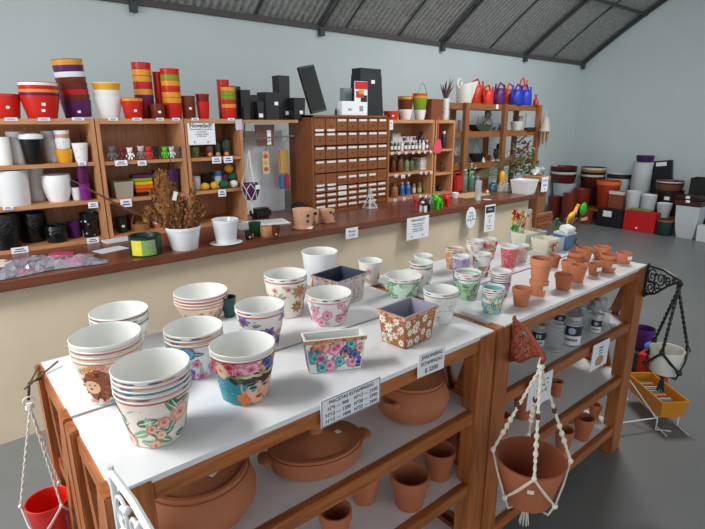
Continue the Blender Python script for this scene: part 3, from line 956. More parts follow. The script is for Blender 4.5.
def planter_at(label, left, near, right, base_y, taper, *rest):
    """left, near and right rim corners in the picture, and where the near edge meets the table"""
    z0 = .9655
    p0 = onz(near[0], base_y, z0)
    d = ray(*near); t_ = (Vector((p0.x, p0.y)).length - .006) / Vector((d.x, d.y)).length
    zt = CAM_H + d.z * t_
    n_, r_, l_ = onz(*near, zt), onz(*right, zt), onz(*left, zt)
    L, D = (r_ - n_).length, (l_ - n_).length
    a = math.atan2(r_.y - n_.y, r_.x - n_.x); nn = Vector((-sin(a), cos(a), 0))
    c = (n_ + r_) / 2 + nn * D / 2
    return planter(label, c.x, c.y, z0, L - .008, D - .008, zt - z0, taper, a, *rest)


planter_at('white-lined rectangular planter covered in pink and blue roses', (296.4, 333.4), (303.5, 342), (367.3, 335.5), 375, .86, IVORY, IVORY, FOURROSE, 21, M('#c98a5c', .45, .15, scale=60))
planter_at('brown rectangular planter with white daisies and a grey inside', (379, 308), (405, 318.8), (438.8, 305), 351.5, .84, M('#a9683a', .5, .08), M('#9a9aa8', .4, .03), DAISY4, 22, M('#d99a88', .45, .15, scale=60))
planter_at('rectangular planter with a rough pinkish brick pattern and a dark grey inside', (323, 272.3), (338, 282.3), (368, 271.8), 310, .86, M('#ddd4cf', .5, .04), M('#40475c', .4, .03), BRICKY, 23, M('#c9bcb8', .45, .05))
b = MB(); b.box((0, 0, .05), (.018, .018, .10), WZ)
p = onz(314, 286, .966); tag(b.done('wooden_peg', None, (p.x, p.y, .9655)), 'short wooden peg upright beside the dark-lined planter', 'peg')
x, y, R, rb, h = fit(221, 236, 294, 229, 318, .9655, .8)
stack('plastic_pot', 'flower pot', '', '', x, y, .9655, R, rb, h, 1, 0, M('#1f4a48', .4), M('#16302f', .4), 'lip', lab='dark green pot half hidden behind the orange-rimmed stack')
# ------------------------------------------------------------------ goods on and in the bookcases
T1, L1, L2, L0 = 1.6085, 1.3525, 1.1205, .8795


def sp(name, label, xl, xr, yt, z0, body, y=3.6, style='lip', ratio=.74, inner=None, n=1, bodies=None, rims=None, deco=None, seed=1, cat='flower pot',
       stickers=(), tilt=None, group=None, desc=None, where='', zb=None, fill=.9, seg=26, t=.003):
    """a round pot standing at depth y on a level; its width and top come from the photograph's frame"""
    c = ony((xl + xr) / 2, yt + (4 if zb is None else 4), y)
    R = (xr - xl) / 2 * depth(c) / FPX
    if zb is not None:
        z0 = ony((xl + xr) / 2, zb, y).z
    h = ony((xl + xr) / 2, yt, y).z - z0
    gap = 0
    if n > 1:
        gap = h * fill / (n + .9)
    body = M(body, .3, .04) if isinstance(body, str) else body
    inn = inner or body
    bo = [M(q, .3, .04) for q in bodies] if bodies else None
    return stack(name, cat, desc or '', where, c.x, y, z0, R, R * ratio, h, n, gap, body, inn, style, t=t, deco=deco, seed=seed, lab=label, bodies=bo,
                 rims=rims, stickers=stickers, tilt=tilt, group=group, seg=seg)


ST = ((.25, .45, .018),)
RD, PU, OR, WH, BR, YE, GR, NV, MA = '#c8261c', '#57205e', '#e39a32', '#ecedee', '#6e2f1c', '#e8a92c', '#7f9a1e', '#20304a', '#7d2018'
sp('plastic_bowl', 'wide red plastic bowl at the outer end of the first bookcase top', -15, 18.5, 94, T1, RD, style='band', ratio=.8, stickers=ST)
sp('plastic_pot', '', 20, 56, 82.5, T1, RD, y=3.55, style='lip', ratio=.74, n=5, bodies=[RD, PU, OR, RD, WH], desc='red, purple and orange wide pots', where='beside the wide red bowl', fill=.55, stickers=((.1, .35, .018), (.15, .62, .02)))
sp('plastic_pot', '', 57.5, 86, 61, T1, PU, y=3.665, style='lip', ratio=.86, n=8, bodies=[PU, BR, RD, BR, BR, WH, PU, OR], desc='purple, brown and red pots', where='leaning on the first bookcase top', tilt=(0, -.075, 0), stickers=((.1, .35, .018),))
sp('plastic_pot', '', 93, 119.5, 83, T1, WH, y=3.6, n=3, bodies=[WH, WH, YE], desc='white pots with a yellow one on top', where='between two bookcases', ratio=.66, fill=.8)
sp('plastic_pot', '', 121.5, 142.5, 98, T1, RD, y=3.55, n=2, bodies=[RD, OR], desc='red pot and orange rim', where='in front of the tall striped stack', ratio=.78, fill=.45, stickers=ST)
sp('plastic_pot', '', 131.5, 150.5, 63, T1, PU, y=3.66, n=7, bodies=[MA, PU, OR, RD, OR, OR, RD], desc='slim red and orange pots', where='tallest on the second bookcase', ratio=.88)
sp('plastic_pot', 'brown pot with a white sticker in front of a slim red vase', 150.5, 164.5, 104, T1, BR, y=3.54, ratio=.9, stickers=ST)
sp('vase', 'slim tall red vase half hidden by the red and yellow stack', 152.5, 162, 72, T1, RD, y=3.68, ratio=.9, cat='vase')
sp('plastic_pot', '', 160, 179, 69, T1, RD, y=3.58, n=7, bodies=[RD, OR, OR, RD, OR, GR, RD], desc='slim red, yellow and green pots', where='beside the brown pots', ratio=.88)
sp('plastic_pot', 'dark brown square-looking pot with a sticker between red stacks', 181, 195, 96, T1, BR, y=3.58, ratio=.92, stickers=ST)
sp('plastic_pot', '', 195.5, 209, 94, T1, RD, y=3.58, n=2, bodies=[RD, MA], desc='small red pots', where='above the novelty notice', ratio=.78)
sp('vase', 'tall red vase at the end of the third bookcase top', 216.5, 229, 80, T1, RD, y=3.66, ratio=.9, cat='vase')
sp('plastic_pot', '', 220.5, 235.5, 87, T1, RD, y=3.55, n=6, bodies=[RD, OR, RD, GR, GR, OR], desc='slim green, orange and red pots', where='beside the black pots', ratio=.9)

BLK = M('#1a1d20', .5, .05)


def square_pot(label, xl, xr, yt, z0, y, m=None, name='square_pot', sticker=None, taper=.82, tilt=None, cat='flower pot', hol=True, group=None, zb=None, rim=None, stk=None, turn=0.0, dp=None):
    c = ony((xl + xr) / 2, yt + 4, y); w = (xr - xl) * depth(c) / FPX * .94
    if zb is not None:
        z0 = ony((xl + xr) / 2, zb, y).z
    h = ony((xl + xr) / 2, yt, y).z - z0
    m = m or BLK; b = MB(); k = .004
    d2 = dp or w

    def ring(f, z, i=0.0):
        return [b.bm.verts.new((sx * (w / 2 * f - i), sy * (d2 / 2 * f - i), z)) for sx, sy in ((-1, -1), (1, -1), (1, 1), (-1, 1))]
    hr = h - min(.05, h * .12)
    rr = [ring(taper, 0), ring(taper + (1 - taper) * .86, hr), ring(.985, hr), ring(1, h), ring(1, h, k), ring(taper + .05, .01, k)]
    b.face(rr[0][::-1], m)
    for q, (A, B) in enumerate(zip(rr, rr[1:])):
        for i in range(4):
            b.face([A[i], A[(i + 1) % 4], B[(i + 1) % 4], B[i]], (rim or m) if q in (1, 2, 3) else m)
    b.face(rr[5], m)
    o = tag(b.done(name, None, (c.x, y, z0), tilt or (0, 0, turn)), label, cat, group)
    if sticker:
        sx, sz, sw, sh = sticker
        f = taper + (1 - taper) * sz
        s = MB(); s.box((sx * w / 2 * f, -d2 / 2 * (f + .015) - .0015, sz * h), (sw, .0015, sh), STICK); s.done('sticker', o, smooth=False)
    return o


ZB = 1.5995
for lb, xl, xr, yt, z0, y, stk in [
    ('black square pot directly beside the slim green and orange stack', 228, 239, 86.5, T1, 3.66, None),
    ('second black square pot from the green stack, middling height', 237, 248.5, 90, ZB, 3.62, None),
    ('short black pot before the taller ones on the pine board', 241.5, 249, 107, ZB, 3.51, None),
    ('narrow black pot between the middling black pot and the short tagged one', 247.5, 256.5, 95, ZB, 3.62, None),
    ('short black pot with a white price sticker low on it', 255, 262.5, 101.5, ZB, 3.56, (.0, .25, .035, .028)),
    ('broad pair-width black square pot with a sticker at half height', 259.5, 277, 92.5, ZB, 3.62, (.5, .6, .032, .026)),
    ('tallest black square pot on the pine board', 274, 287.5, 76, ZB, 3.66, (.4, .16, .03, .028)),
    ('black square pot at the cabinet end of the pine board', 288.5, 303, 98, ZB, 3.58, (.3, .35, .032, .026))]:
    square_pot(lb, xl, xr, yt, z0, y, sticker=stk, taper=.9, group=None)
ZD = 1.6385
square_pot('tall tapering black planter upright on the drawer cabinet top', 352, 381, 69, ZD, 3.56, taper=1.18, sticker=(.15, .72, .04, .03), dp=.12)
c0 = ony(328, 112.5, 3.4); c1 = ony(303, 68, 3.56)
b = MB(); b.box((0, 0, .185), (.155, .035, .37), BLK, bev=.004); b.box((0, -.0185, .185), (.135, .004, .34), M('#0d0e10', .7, 0), bev=.002)
tag(b.done('planter_tray', None, (2.60, 3.52, ZD + .022), (-.20, -.20, 0)), 'long black planter tray leaning on end atop the drawer cabinet', 'tray')


def flatbox(name, label, cat, xl, xr, yt, yb, y, dpt, m, z0=None, rot=0, tilt=None, bev=.002):
    p, q = ony(xl, yt, y), ony(xr, yb, y)
    cx_ = (ony(xl, yb, y).x + q.x) / 2
    w = q.x - ony(xl, yb, y).x
    zb_ = z0 if z0 is not None else q.z
    h = p.z - zb_
    b = MB(); b.box((0, 0, h / 2), (w, dpt, h), m, bev=bev)
    o = tag(b.done(name, None, (cx_, y, zb_), tilt or (0, 0, rot)), label, cat)
    return o, w, h


o, w, h = flatbox('display_card', 'small white lettered box on the drawer cabinet top', 'box', 340, 356, 101, 112, 3.47, .05, PAPER, ZD)
text(o, 'NU', .03, (0, -.0265, h * .4), INK)
o, w, h = flatbox('seed_packet', 'red and white printed packet standing before the black planter', 'packet', 354.5, 367, 81, 113, 3.45, .012, PAPER, ZD)
for (x_, z_, w_, h_, c_) in ((0, .88, .98, .22, '#c8222a'), (-.12, .62, .6, .2, '#c03a2a'), (.2, .5, .5, .2, '#2a2422'), (0, .7, .4, .12, '#e0a030'), (0, .2, .3, .16, '#9a9a9a')):
    b = MB(); b.box((x_ * w, -.0068 - .0004 * z_, h * z_), (w * w_, .001, h * h_), M(c_, .4, .1), bev=.0003); b.done('printed_picture', o)
flatbox('translucent_tub', 'grey translucent tub behind the white lettered box', 'tub', 342, 350, 88, 112, 3.6, .06, M('#8f999f', .3, .03), ZD)
b = MB(); b.lathe([(0, 0), (.012, 0), (.012, .035), (.006, .042), (.006, .055), (0, .055)], BLACK, seg=12)
p = ony(336, 112, 3.48); tag(b.done('small_bottle', None, (p.x, 3.48, ZD)), 'tiny black bottle beside the white lettered box', 'bottle')

# tops of the fourth and fifth bookcase
T4 = 1.6025
sp('plastic_bowl', 'red plastic bowl next to the drawer cabinet, fourth bookcase top', 383, 399.5, 111, T4, '#d33a1c', y=3.56, style='band', ratio=.8, stickers=ST)
sp('plastic_pot', 'white pot in front of the brown and orange pots', 399, 412.5, 109.5, T4, WH, y=3.54, ratio=.72)
sp('plastic_pot', '', 397.5, 413, 96.5, T4, BR, y=3.66, n=3, bodies=[BR, BR, OR], desc='brown pots with an orange one on top', where='fourth bookcase', ratio=.8, fill=.5)
o = sp('plastic_pot', 'small white pot under the green and orange stack', 413.5, 426, 110, T4, WH, y=3.58, ratio=.74, inner=GLOSSW)[0]
zt_ = o.location.z + max(v.co.z for v in o.data.vertices) + .001
sp('plastic_pot', '', 412.5, 427.5, 93.5, zt_, GR, y=3.58, n=3, bodies=[GR, OR, '#c8501c'], desc='green pot with orange pots', where='stacked above a small white pot', ratio=.8, fill=.55)
b = MB(); p = ony(424, 90, 3.58); b.tube([(-.07 + .14 * i / 12, 0, .0 + .11 * sin(pi * i / 12)) for i in range(13)], .0025, M('#70757a', .4, metal=.7))
tag(b.done('wire_bail', None, (p.x, 3.60, ony(424, 95, 3.58).z - .002)), 'thin wire bail handle arching over the green and orange stack', 'handle')
flatbox('box_planter', 'plain brown box planter at the end of the fourth bookcase', 'planter', 426.5, 437.5, 99, 120, 3.58, .12, M('#7d4222', .5, .06), T4)
for k, (lb, xl, xr, yt) in enumerate([('narrow white patterned cylinder vase half behind another', 437, 441.5, 99.5), ('white cylinder vase with dark pattern holding dried reeds', 441.8, 449.5, 98.5)]):
    o = sp('vase', lb, xl, xr, yt, T4 - .001, '#dcdcd6', y=3.56, ratio=.97, cat='vase', deco=[('leaf', 6, (.008, .012), '#55585c', '#7a7c80'), ('dot', 8, (.002, .004), '#4a4c50')], seed=80 + k)[0]
rd = thing('dried_reeds', 'dark purple dried reed plumes rising from the white vase', 'dried flowers', tuple(ony(445.5, 100, 3.56)))
for k in range(9):
    a, l = rnd.uniform(-.06, .10), rnd.uniform(.13, .21)
    b = MB(); pts = [(a * .15 * q + a * (q / 5) ** 2 * .8, rnd.uniform(-.006, .006) + .003 * q * ((k % 3) - 1), -.06 + (l + .06) * q / 5) for q in range(6)]
    b.tube(pts, [.003, .004, .007, .010, .007, .002], M(['#4a3238', '#5c4044', '#3a2a30'][k % 3], .8, .1), 6); b.done('plume', rd)

# first bookcase, three rows
PLW = M('#d9dee2', .25, .05, scale=40)
sp('vase', 'white vase with a rounded body at the outer end, top row', -8, 8, 137, L1, WH, y=3.55, ratio=.9, style='belly', cat='vase', inner=GLOSSW)
sp('vase', 'white plastic-wrapped vase beside the black pot, top row', 6.5, 23, 131.5, L1, '#e6eaec', y=3.62, ratio=.85, cat='vase', inner=GLOSSW)
o = sp('plastic_pot', 'black pot with a wrapped white cap, top row of first bookcase', 21, 42.5, 139, L1, '#0f1113', y=3.54, ratio=.76)[0]
R_ = max(v.co.x for v in o.data.vertices); H_t = max(v.co.z for v in o.data.vertices)
b = MB(); b.lathe([(0, .03), (R_ * .55, .034), (R_ * .95, .026), (R_ * 1.03, .012), (R_ * 1.0, 0), (0, 0)], PLW, seg=24)
tag(b.done('wrapped_saucer', None, (o.location.x, o.location.y, L1 + H_t + .0008), recalc=True), 'white saucer in film lying on top of the black pot', 'saucer')
sp('vase', 'plain white vase between black pot and yellow pot', 41.5, 58, 131, L1, '#e6e6e4', y=3.62, ratio=.85, cat='vase', inner=GLOSSW)
o = sp('ceramic_pot', 'small mustard yellow pot under the white patterned cups', 56, 72.5, 149, L1, '#e0a024', y=3.53, ratio=.76)[0]
H_t = max(v.co.z for v in o.data.vertices)
stack('ceramic_cup', 'cup', 'white gold-flecked cups', 'standing on the yellow pot', o.location.x, 3.53, L1 + H_t + .001, .043, .038, .108, 2, .05, GLOSSW, GLOSSW, deco=[('dot', 14, (.002, .004), '#c9b48a', '#b8a890')], seg=24)
sp('ceramic_cup', 'white flecked mug-shaped pot at the end of the top row', 72.5, 87.5, 143, L1, WH, y=3.5, ratio=.72, cat='cup', inner=GLOSSW, deco=[('dot', 14, (.002, .004), '#8a8478', '#a89a80')])
sp('vase', 'large white film-wrapped pot at the outer end, middle row', -6, 25.5, 170, L2, '#e8ecee', y=3.55, ratio=.9, cat='flower pot', inner=GLOSSW)
sp('vase', 'tall off-white film-wrapped pot in the middle row', 25, 43, 168, L2, '#e4e8e8', y=3.67, ratio=.86, cat='flower pot', inner=GLOSSW)
sp('ceramic_pot', 'round-shouldered white pot with small grey marks, middle row', 42.5, 69, 174.5, L2, WH, y=3.56, ratio=.68, style='belly', inner=GLOSSW, deco=[('leaf', 3, (.006, .009), '#8a9298')])
o = sp('ceramic_cup', 'small white cup under a black pot, middle row', 71, 81.5, 187, L2, WH, y=3.54, ratio=.72, cat='cup', inner=GLOSSW)[0]
sp('plastic_pot', 'small black pot stacked on the small white cup', 68.5, 81, 180, L2 + max(v.co.z for v in o.data.vertices) + .001, '#1c1a1c', y=3.54, ratio=.8)
o = sp('glass_vase', 'glossy purple pot at the end of the middle row', 79, 90, 183, L2, '#7a1f86', y=3.51, ratio=.84, cat='vase')[0]
o = sp('glass_vase', 'shiny violet pot standing on the purple one', 76.5, 87.5, 165.5, L2 + max(v.co.z for v in o.data.vertices) + .001, '#5c1a58', y=3.51, ratio=.9, cat='vase')[0]
FILM = M('#101214', .12, .3, scale=60, bump=.9)
for lb, xl, xr, yt, y in [('black film-wrapped pot bundle at the outer end, bottom row', -12, 16, 213, 3.53), ('large black film-wrapped bundle in the middle of the bottom row', 17.5, 43.5, 212, 3.64),
                          ('small black net-wrapped pot in front of a purple pot', 46, 66, 225, 3.53)]:
    sp('wrapped_pot', lb, xl, xr, yt, L0, FILM, y=y, ratio=.9, style='belly')
sp('plastic_pot', 'purple pot beside the black net-wrapped pot, bottom row', 67, 80.5, 222, L0, '#4c1a5c', y=3.58, ratio=.82)
sp('plastic_pot', 'black pot with white dots at the end of the bottom row', 80, 97, 212.5, L0, '#131416', y=3.56, ratio=.88, deco=[('dot', 14, (.004, .008), '#c9ccd0', '#8a9096')], seed=9)


# second bookcase: little figures
def figure(label, px, yt, z0, y, m, m2=None, hat=False):
    p = ony(px, yt, y); s = (p.z - z0) / .098
    r = thing('figurine', label, 'figurine', (p.x, y, z0), 0, 'little figures in a row')
    m2 = m2 or m
    b = MB(); b.ball((0, 0, .045 * s), (.020 * s, .016 * s, .028 * s), m, 12); b.done('torso', r)
    b = MB(); b.ball((0, 0, .086 * s), (.024 * s, .021 * s, .024 * s), m2, 12)
    for sx in (-1, 1):
        b.ball((sx * .019 * s, 0, .104 * s), .009 * s, m2, 8)
    h_ = b.done('head', r)
    e = MB()
    for sx in (-1, 1):
        e.ball((sx * .008 * s, -.020 * s, .090 * s), .0028 * s, BLACK, 6)
    e.done('eye', h_)
    for sx in (-1, 1):
        b = MB(); b.tube([(sx * .016 * s, 0, .062 * s), (sx * .03 * s, -.004, .045 * s), (sx * .032 * s, -.008, .03 * s)], [.008 * s, .007 * s, .006 * s], m, 8); b.done('arm', r)
        b = MB(); b.tube([(sx * .009 * s, 0, .03 * s), (sx * .013 * s, -.004 * s, .014 * s), (sx * .014 * s, -.01 * s, .006 * s)], [.010 * s, .009 * s, .006 * s], m, 8); b.done('leg', r)
    return r


for lb, px, col, yt, c2 in [('grey figure first in the row', 111.5, '#5f6664', 148, None), ('dark red figure between the grey and white figures', 122, '#6d1c22', 147.5, None), ('pure white figure in the row of little figures', 129.3, '#e8e8e6', 149, None),
                        ('grey-brown figure beside the bright red one', 140.5, '#7c6c68', 147.5, '#c9b8b4'), ('bright red figure in the row', 148, '#d02a2c', 148, None), ('black figure in the row', 155.5, '#141414', 147.5, None),
                        ('bright green figure in the row', 164.5, '#4cc21c', 148, None), ('pale grey figure beside the green one', 171, '#c9cfd0', 148, None), ('dark taupe figure last in the row', 178, '#575250', 148, None)]:
    figure(lb, px, yt, L1 - .0015, 3.475, M(col, .8, .05), M(c2, .8, .05) if c2 else None)
L2b = 1.1125
square_pot('square pot with a grey floral print on the middle shelf', 111.5, 131, 181, L2b, 3.55, M('#a89c8c', .5, .15, scale=90), taper=.85)
for k, (col, nm) in enumerate([('#17181b', 'black tray at the bottom of the rainbow tray stack'), ('#cf4a1e', 'orange-red tray above the black tray in the rainbow stack'), ('#e3711f', 'orange tray in the rainbow stack'), ('#e8b926', 'yellow tray in the rainbow stack'), ('#8fae2a', 'green tray in the rainbow stack'), ('#5a2160', 'purple tray topping the rainbow stack')]):
    z0 = L2b + k * .0235
    b = MB(); b.box((0, 0, .011), (.125, .10, .022), M(col, .35, .04), bev=.004, taper=.92); b.box((0, 0, .0216), (.112, .088, .001), M(col, .6, .0))
    p = ony(143.5 - k * .3, 190, 3.55); tag(b.done('plastic_tray', None, (p.x, 3.555, z0)), nm, 'tray', 'rainbow stack of trays')
o = sp('plastic_pot', 'dark green pot under a purple one, middle shelf of second bookcase', 169, 179, 182, L2b, '#123f38', y=3.54, ratio=.85)[0]
sp('plastic_pot', 'purple pot standing on the dark green one', 166.5, 178.5, 169, L2b + max(v.co.z for v in o.data.vertices) + .001, '#4a1a5e', y=3.54, ratio=.85)
sp('plastic_pot', 'small purple pot behind the dried plumes, second bookcase', 152, 164, 171, L2b, '#45205a', y=3.62, ratio=.85)
sp('plastic_pot', 'very dark green pot with a sticker, bottom row of second bookcase', 115.5, 127, 217, L0, '#0f2a24', y=3.55, ratio=.85, stickers=ST)
sp('plastic_pot', 'maroon pot beside the dark green one, bottom row', 126.5, 135, 215, L0, '#5c1c1c', y=3.6, ratio=.85)
b = MB(); b.lathe([(0, 0, M('#2a3f7a', .3, 0)), (.022, 0, M('#2a3f7a', .3, 0)), (.022, .045, M('#e0a62a', .3, 0)), (.022, .085, M('#e0a62a', .3, 0)), (.012, .10, M('#e0a62a', .3, 0)), (.010, .125, M('#e0a62a', .3, 0)), (0, .125)], BLACK, seg=18)
p = ony(145, 215, 3.58); tag(b.done('spray_bottle', None, (p.x, 3.58, L0)), 'yellow bottle with a blue base behind the green lettered pot', 'bottle')
b = MB(); b.box((0, 0, .045), (.05, .05, .09), M('#c9653a', .5, .1)); b.box((0, 0, .07), (.052, .052, .02), M('#2f8a5a', .5, 0)); b.box((0, 0, .035), (.052, .052, .015), M('#d9d3c4', .5, 0))
p = ony(157, 220, 3.56); tag(b.done('striped_box', None, (p.x, 3.56, L0)), 'small orange, green and cream striped box beside the yellow bottle', 'box')
b = MB(); b.tube([(.058 * cos(pi * i / 14), 0, .14 * sin(pi * i / 14)) for i in range(15)], .004, M('#8f5a30', .6)); b.lathe([(0, 0), (.05, 0), (.06, .05), (.055, .05), (.045, .006), (0, .006)], M('#9a6a3c', .7, .1, scale=90, bump=.5), seg=20)
p = ony(136, 222, 3.56); tag(b.done('wicker_basket', None, (p.x + .02, 3.54, L0)), 'small wicker basket with a tall arched handle', 'basket')

# third bookcase
o, w, h = flatbox('notice_sheet', 'white novelty notice pinned to the narrow bookcase', 'notice', 188.5, 216, 123, 144.5, 3.4455, .003, PAPER)
text(o, 'Novedad!!', .040, (0, -.0022, h * .88), INK, bold=.02)
for k, (s_, q, xx) in enumerate([('Nuevos talleres de plantas', .72, 0), ('en macetas', .61, 0), ('consultar fechas', .50, 0), ('y horarios', .41, 0)]):
    text(o, s_, .0155, (xx, -.0022, h * q), INK)
text(o, '$ -', .02, (-w * .25, -.0022, h * .14), INK); text(o, '$ --', .02, (w * .25, -.0022, h * .14), INK)
p = ony(239, 125, 3.44); b = MB(); b.box((0, 0, 0), (.05, .002, .07), M('#c9c4da', .5, .05)); tag(b.done('price_card', None, (p.x, 3.444, p.z), smooth=False), 'pale lilac price card hung at the corner of the narrow bookcase', 'card')
for k, (lb, xl, xr, yt, col, st) in enumerate([('mossy green potted succulent behind the notice', 188, 199, 147, '#6a7a3a', 'belly'), ('terracotta head-shaped pot under the notice', 203.5, 213, 146, '#8a4a2c', 'belly'), ('dark green figurine pot beside the terracotta head', 213, 221, 143, '#22382c', 'belly'), ('bronze-green leafy pot at the end of the top row', 220, 231, 140, '#3f4436', 'belly')]):
    o = sp('potted_succulent', lb, xl, xr, yt, 1.3465, col, y=3.58, ratio=.8, style=st, cat='plant pot')[0]
    b = MB(); H_t = max(v.co.z for v in o.data.vertices); Rr = max(v.co.x for v in o.data.vertices)
    for q in range(14):
        a = rnd.uniform(0, 6.28); l = rnd.uniform(.5, 1)
        b.tube([(0, 0, H_t - .012), (cos(a) * Rr * .5 * l, sin(a) * Rr * .5 * l, H_t + .012), (cos(a) * Rr * l, sin(a) * Rr * l, H_t + .022 * l)], [.005, .006, .001], M(['#5f7a3a', '#7a5a34', '#3f5a30', '#6b3a24'][(k + q % 2) % 4], .6, .1), 6)
    b.done('leaves', o)
for k, px in enumerate((209.5, 217.5, 226)):
    p = ony(px, 155, 3.51); b = MB(); b.ball((0, 0, .016), (.017, .017, .016), M('#c98a5e', .7, .05), 12); b.tube([(0, 0, .03), (.004, 0, .042)], [.004, .001], M('#5a7a34', .7), 6)
    tag(b.done('gourd', None, (p.x, 3.50, 1.3465)), ['small tan ball under the terracotta head', 'small tan ball between the other two', 'small tan ball nearest the post'][k], 'ornament', 'small tan balls on the narrow bookcase')
zr = 1.1155
YB_ = [('tall white cup at the inner end of the yarn row', 'ceramic_cup', 192, 200.5, 176, WH, None), ('black pot behind the yellow balls', 'plastic_pot', 201, 213, 173.5, '#17181a', None)]
for lb, nm, xl, xr, yt, col, _ in YB_:
    sp(nm, lb, xl, xr, yt, zr, col, y=3.6, ratio=.85, inner=None, cat='flower pot')
o = sp('ceramic_cup', 'white pot with a bright blue rim in the yarn row', 213, 222, 171.5, zr, WH, y=3.6, ratio=.9, rims=None)[0]
H_t = max(v.co.z for v in o.data.vertices); Rr = max(v.co.x for v in o.data.vertices)
b = MB(); b.lathe([(Rr * 1.0, H_t - .03), (Rr * 1.03, H_t - .03), (Rr * 1.03, H_t), (Rr * 1.0, H_t)], M('#2a8ac8', .4, 0), seg=24); b.done('rim_band', o)
for lb, xl, xr, yt, yb, col, y in [('yellow yarn ball nearest the white cup', 200.5, 209.5, 182.5, 190, '#e0a516', 3.5), ('second yellow yarn ball beside the green dome', 210, 218, 182, 189.5, '#e0a516', 3.5), ('dark green yarn ball in front of the blue-rimmed pot', 218.5, 229.5, 180.5, 189, '#155a30', 3.5),
                                   ('white yarn ball at the end of the row', 229.5, 238, 180, 187.5, '#dfe4e2', 3.5), ('green yarn ball in the second layer', 228, 238.5, 172, 181, '#1a5a34', 3.56), ('orange-yellow yarn ball on top of the heap', 224, 233.5, 164, 173, '#dd9a18', 3.56), ('plum yarn ball half hidden in the heap', 222, 229, 173, 181, '#6a1f4a', 3.58)]:
    p0, p1 = ony((xl + xr) / 2, yt, y), ony((xl + xr) / 2, yb, y); rr = (p0.z - p1.z) / 2; rw = (xr - xl) / 2 * depth(p0) / FPX
    b = MB(); b.ball((0, 0, rr), (rw, rw, rr), M(col, .85, .08, scale=120, bump=.6), 16)
    zz = zr if yb > 185 else p1.z
    tag(b.done('yarn_ball', None, ((p0.x + p1.x) / 2, y, zz)), lb, 'yarn ball', 'yarn balls on the narrow bookcase')
# ------------------------------------------------------------------ fourth and fifth bookcase: bottles, jars, packs
def bottle(name, label, px, w_px, yt, z0, y, body, cap, group=None, lab=None, cat='bottle', neck=.45, capf=.16):
    p = ony(px, yt, y); h = p.z - z0; R = w_px / 2 * depth(p) / FPX
    b = MB()
    b.lathe([(0, 0), (R * .92, 0), (R, .004), (R, h * .62), (R * .9, h * .70), (R * neck, h * .80), (R * neck, h * (1 - capf)), (0, h * (1 - capf))], body, seg=16)
    o = b.done(name, None, (p.x, y, z0))
    c = MB(); c.lathe([(0, h * (1 - capf) + .0004), (R * (neck + .12), h * (1 - capf) + .0004), (R * (neck + .12), h), (0, h)], cap, seg=14); c.done('cap', o)
    if lab:
        l = MB(); l.lathe([(R * 1.01, h * .16), (R * 1.015, h * .16), (R * 1.015, h * .52), (R * 1.01, h * .52)], lab, seg=16); l.done('bottle_label', o)
    return tag(o, label, cat, group)


WCAP = M('#e4e6e8', .4, 0)
g1 = ['dark green', 'black', 'green', 'white', 'navy', 'green and white', 'black capped', 'grey', 'pale green', 'white capped', 'violet', 'dark']
col1 = ['#22402a', '#15181a', '#3d7a3a', '#dfe2e4', '#1c2a4c', '#5a8f4a', '#20242a', '#7c8488', '#8fb48a', '#e4e6e8', '#4a3a74', '#23262b']
for k in range(12):
    px = 391.5 + 3.55 * k
    bottle('paint_bottle', '%s little paint bottle, number-card row on the top shelf, %s' % (g1[k], ['at the cabinet end', 'next to the end one', 'third from the cabinet', 'fourth from the cabinet', 'fifth from the cabinet', 'sixth from the cabinet', 'seventh from the cabinet', 'eighth from the cabinet', 'ninth from the cabinet', 'tenth from the cabinet', 'second from the post', 'beside the post'][k]),
           px, 3.1, 141 - .1 * k, 1.3175, 3.50, M(col1[k], .3, 0), WCAP, 'paint bottles on the fourth bookcase', lab=M('#dcdfe2', .5, 0))
for r_ in range(3):
    for k in range(5):
        col = ['#e2dfe2', '#b45a6a', '#e6e4e8', '#7c4a5a', '#dcdce0'][(k + r_) % 5]
        p = ony(402 + 3.4 * k, 141.5, 3.60)
        b = MB(); b.lathe([(0, 0), (.018, 0), (.018, .029), (0, .029)], M(col, .4, 0), seg=14)
        b2 = MB(); b2.lathe([(0, .0294), (.0185, .0294), (.0185, .0425), (0, .0425)], M('#e8e8ea', .4, 0), seg=14)
        o = b.done('paint_jar', None, (p.x, 3.62, 1.3175 + .043 * r_))
        b2.done('lid', o)
        tag(o, '%s jar in the %s layer of the stacked paint jars, %s of five' % (['pale', 'rosy', 'off-white', 'plum', 'grey-white'][(k + r_) % 5], ['lowest', 'middle', 'upper'][r_], ['first', 'second', 'third', 'fourth', 'fifth'][k]), 'jar', 'stacked paint jars')
bottle('paint_bottle', 'large dark violet bottle at the end of the stacked paint jars', 421.5, 6, 132, 1.3175, 3.60, M('#3a2a54', .3, .1), BLACK)
flatbox('label_box', 'small pale box behind the dark green paint bottles', 'box', 391, 399, 133.5, 150, 3.62, .04, M('#cfd2d0', .5, .05), 1.3175)
for k, (lb, px, w_, yt, col) in enumerate([('dark brown jar of seeds nearest the cabinet', 393, 6.5, 157, '#5c2c18'), ('brown pouch-shaped bottle, tallest of the dark ones', 400, 7.5, 155.5, '#6e4628'), ('speckled green jar beside the brown pouch', 406.5, 6, 157, '#75835a'), ('dark olive jar before the white packs', 411.5, 5.5, 157.5, '#566448')]):
    bottle('seed_jar', lb, px, w_, yt, 1.1175, 3.54, M(col, .3, .25, scale=70), BLACK, 'jars on the middle shelf', cat='jar', neck=.6)
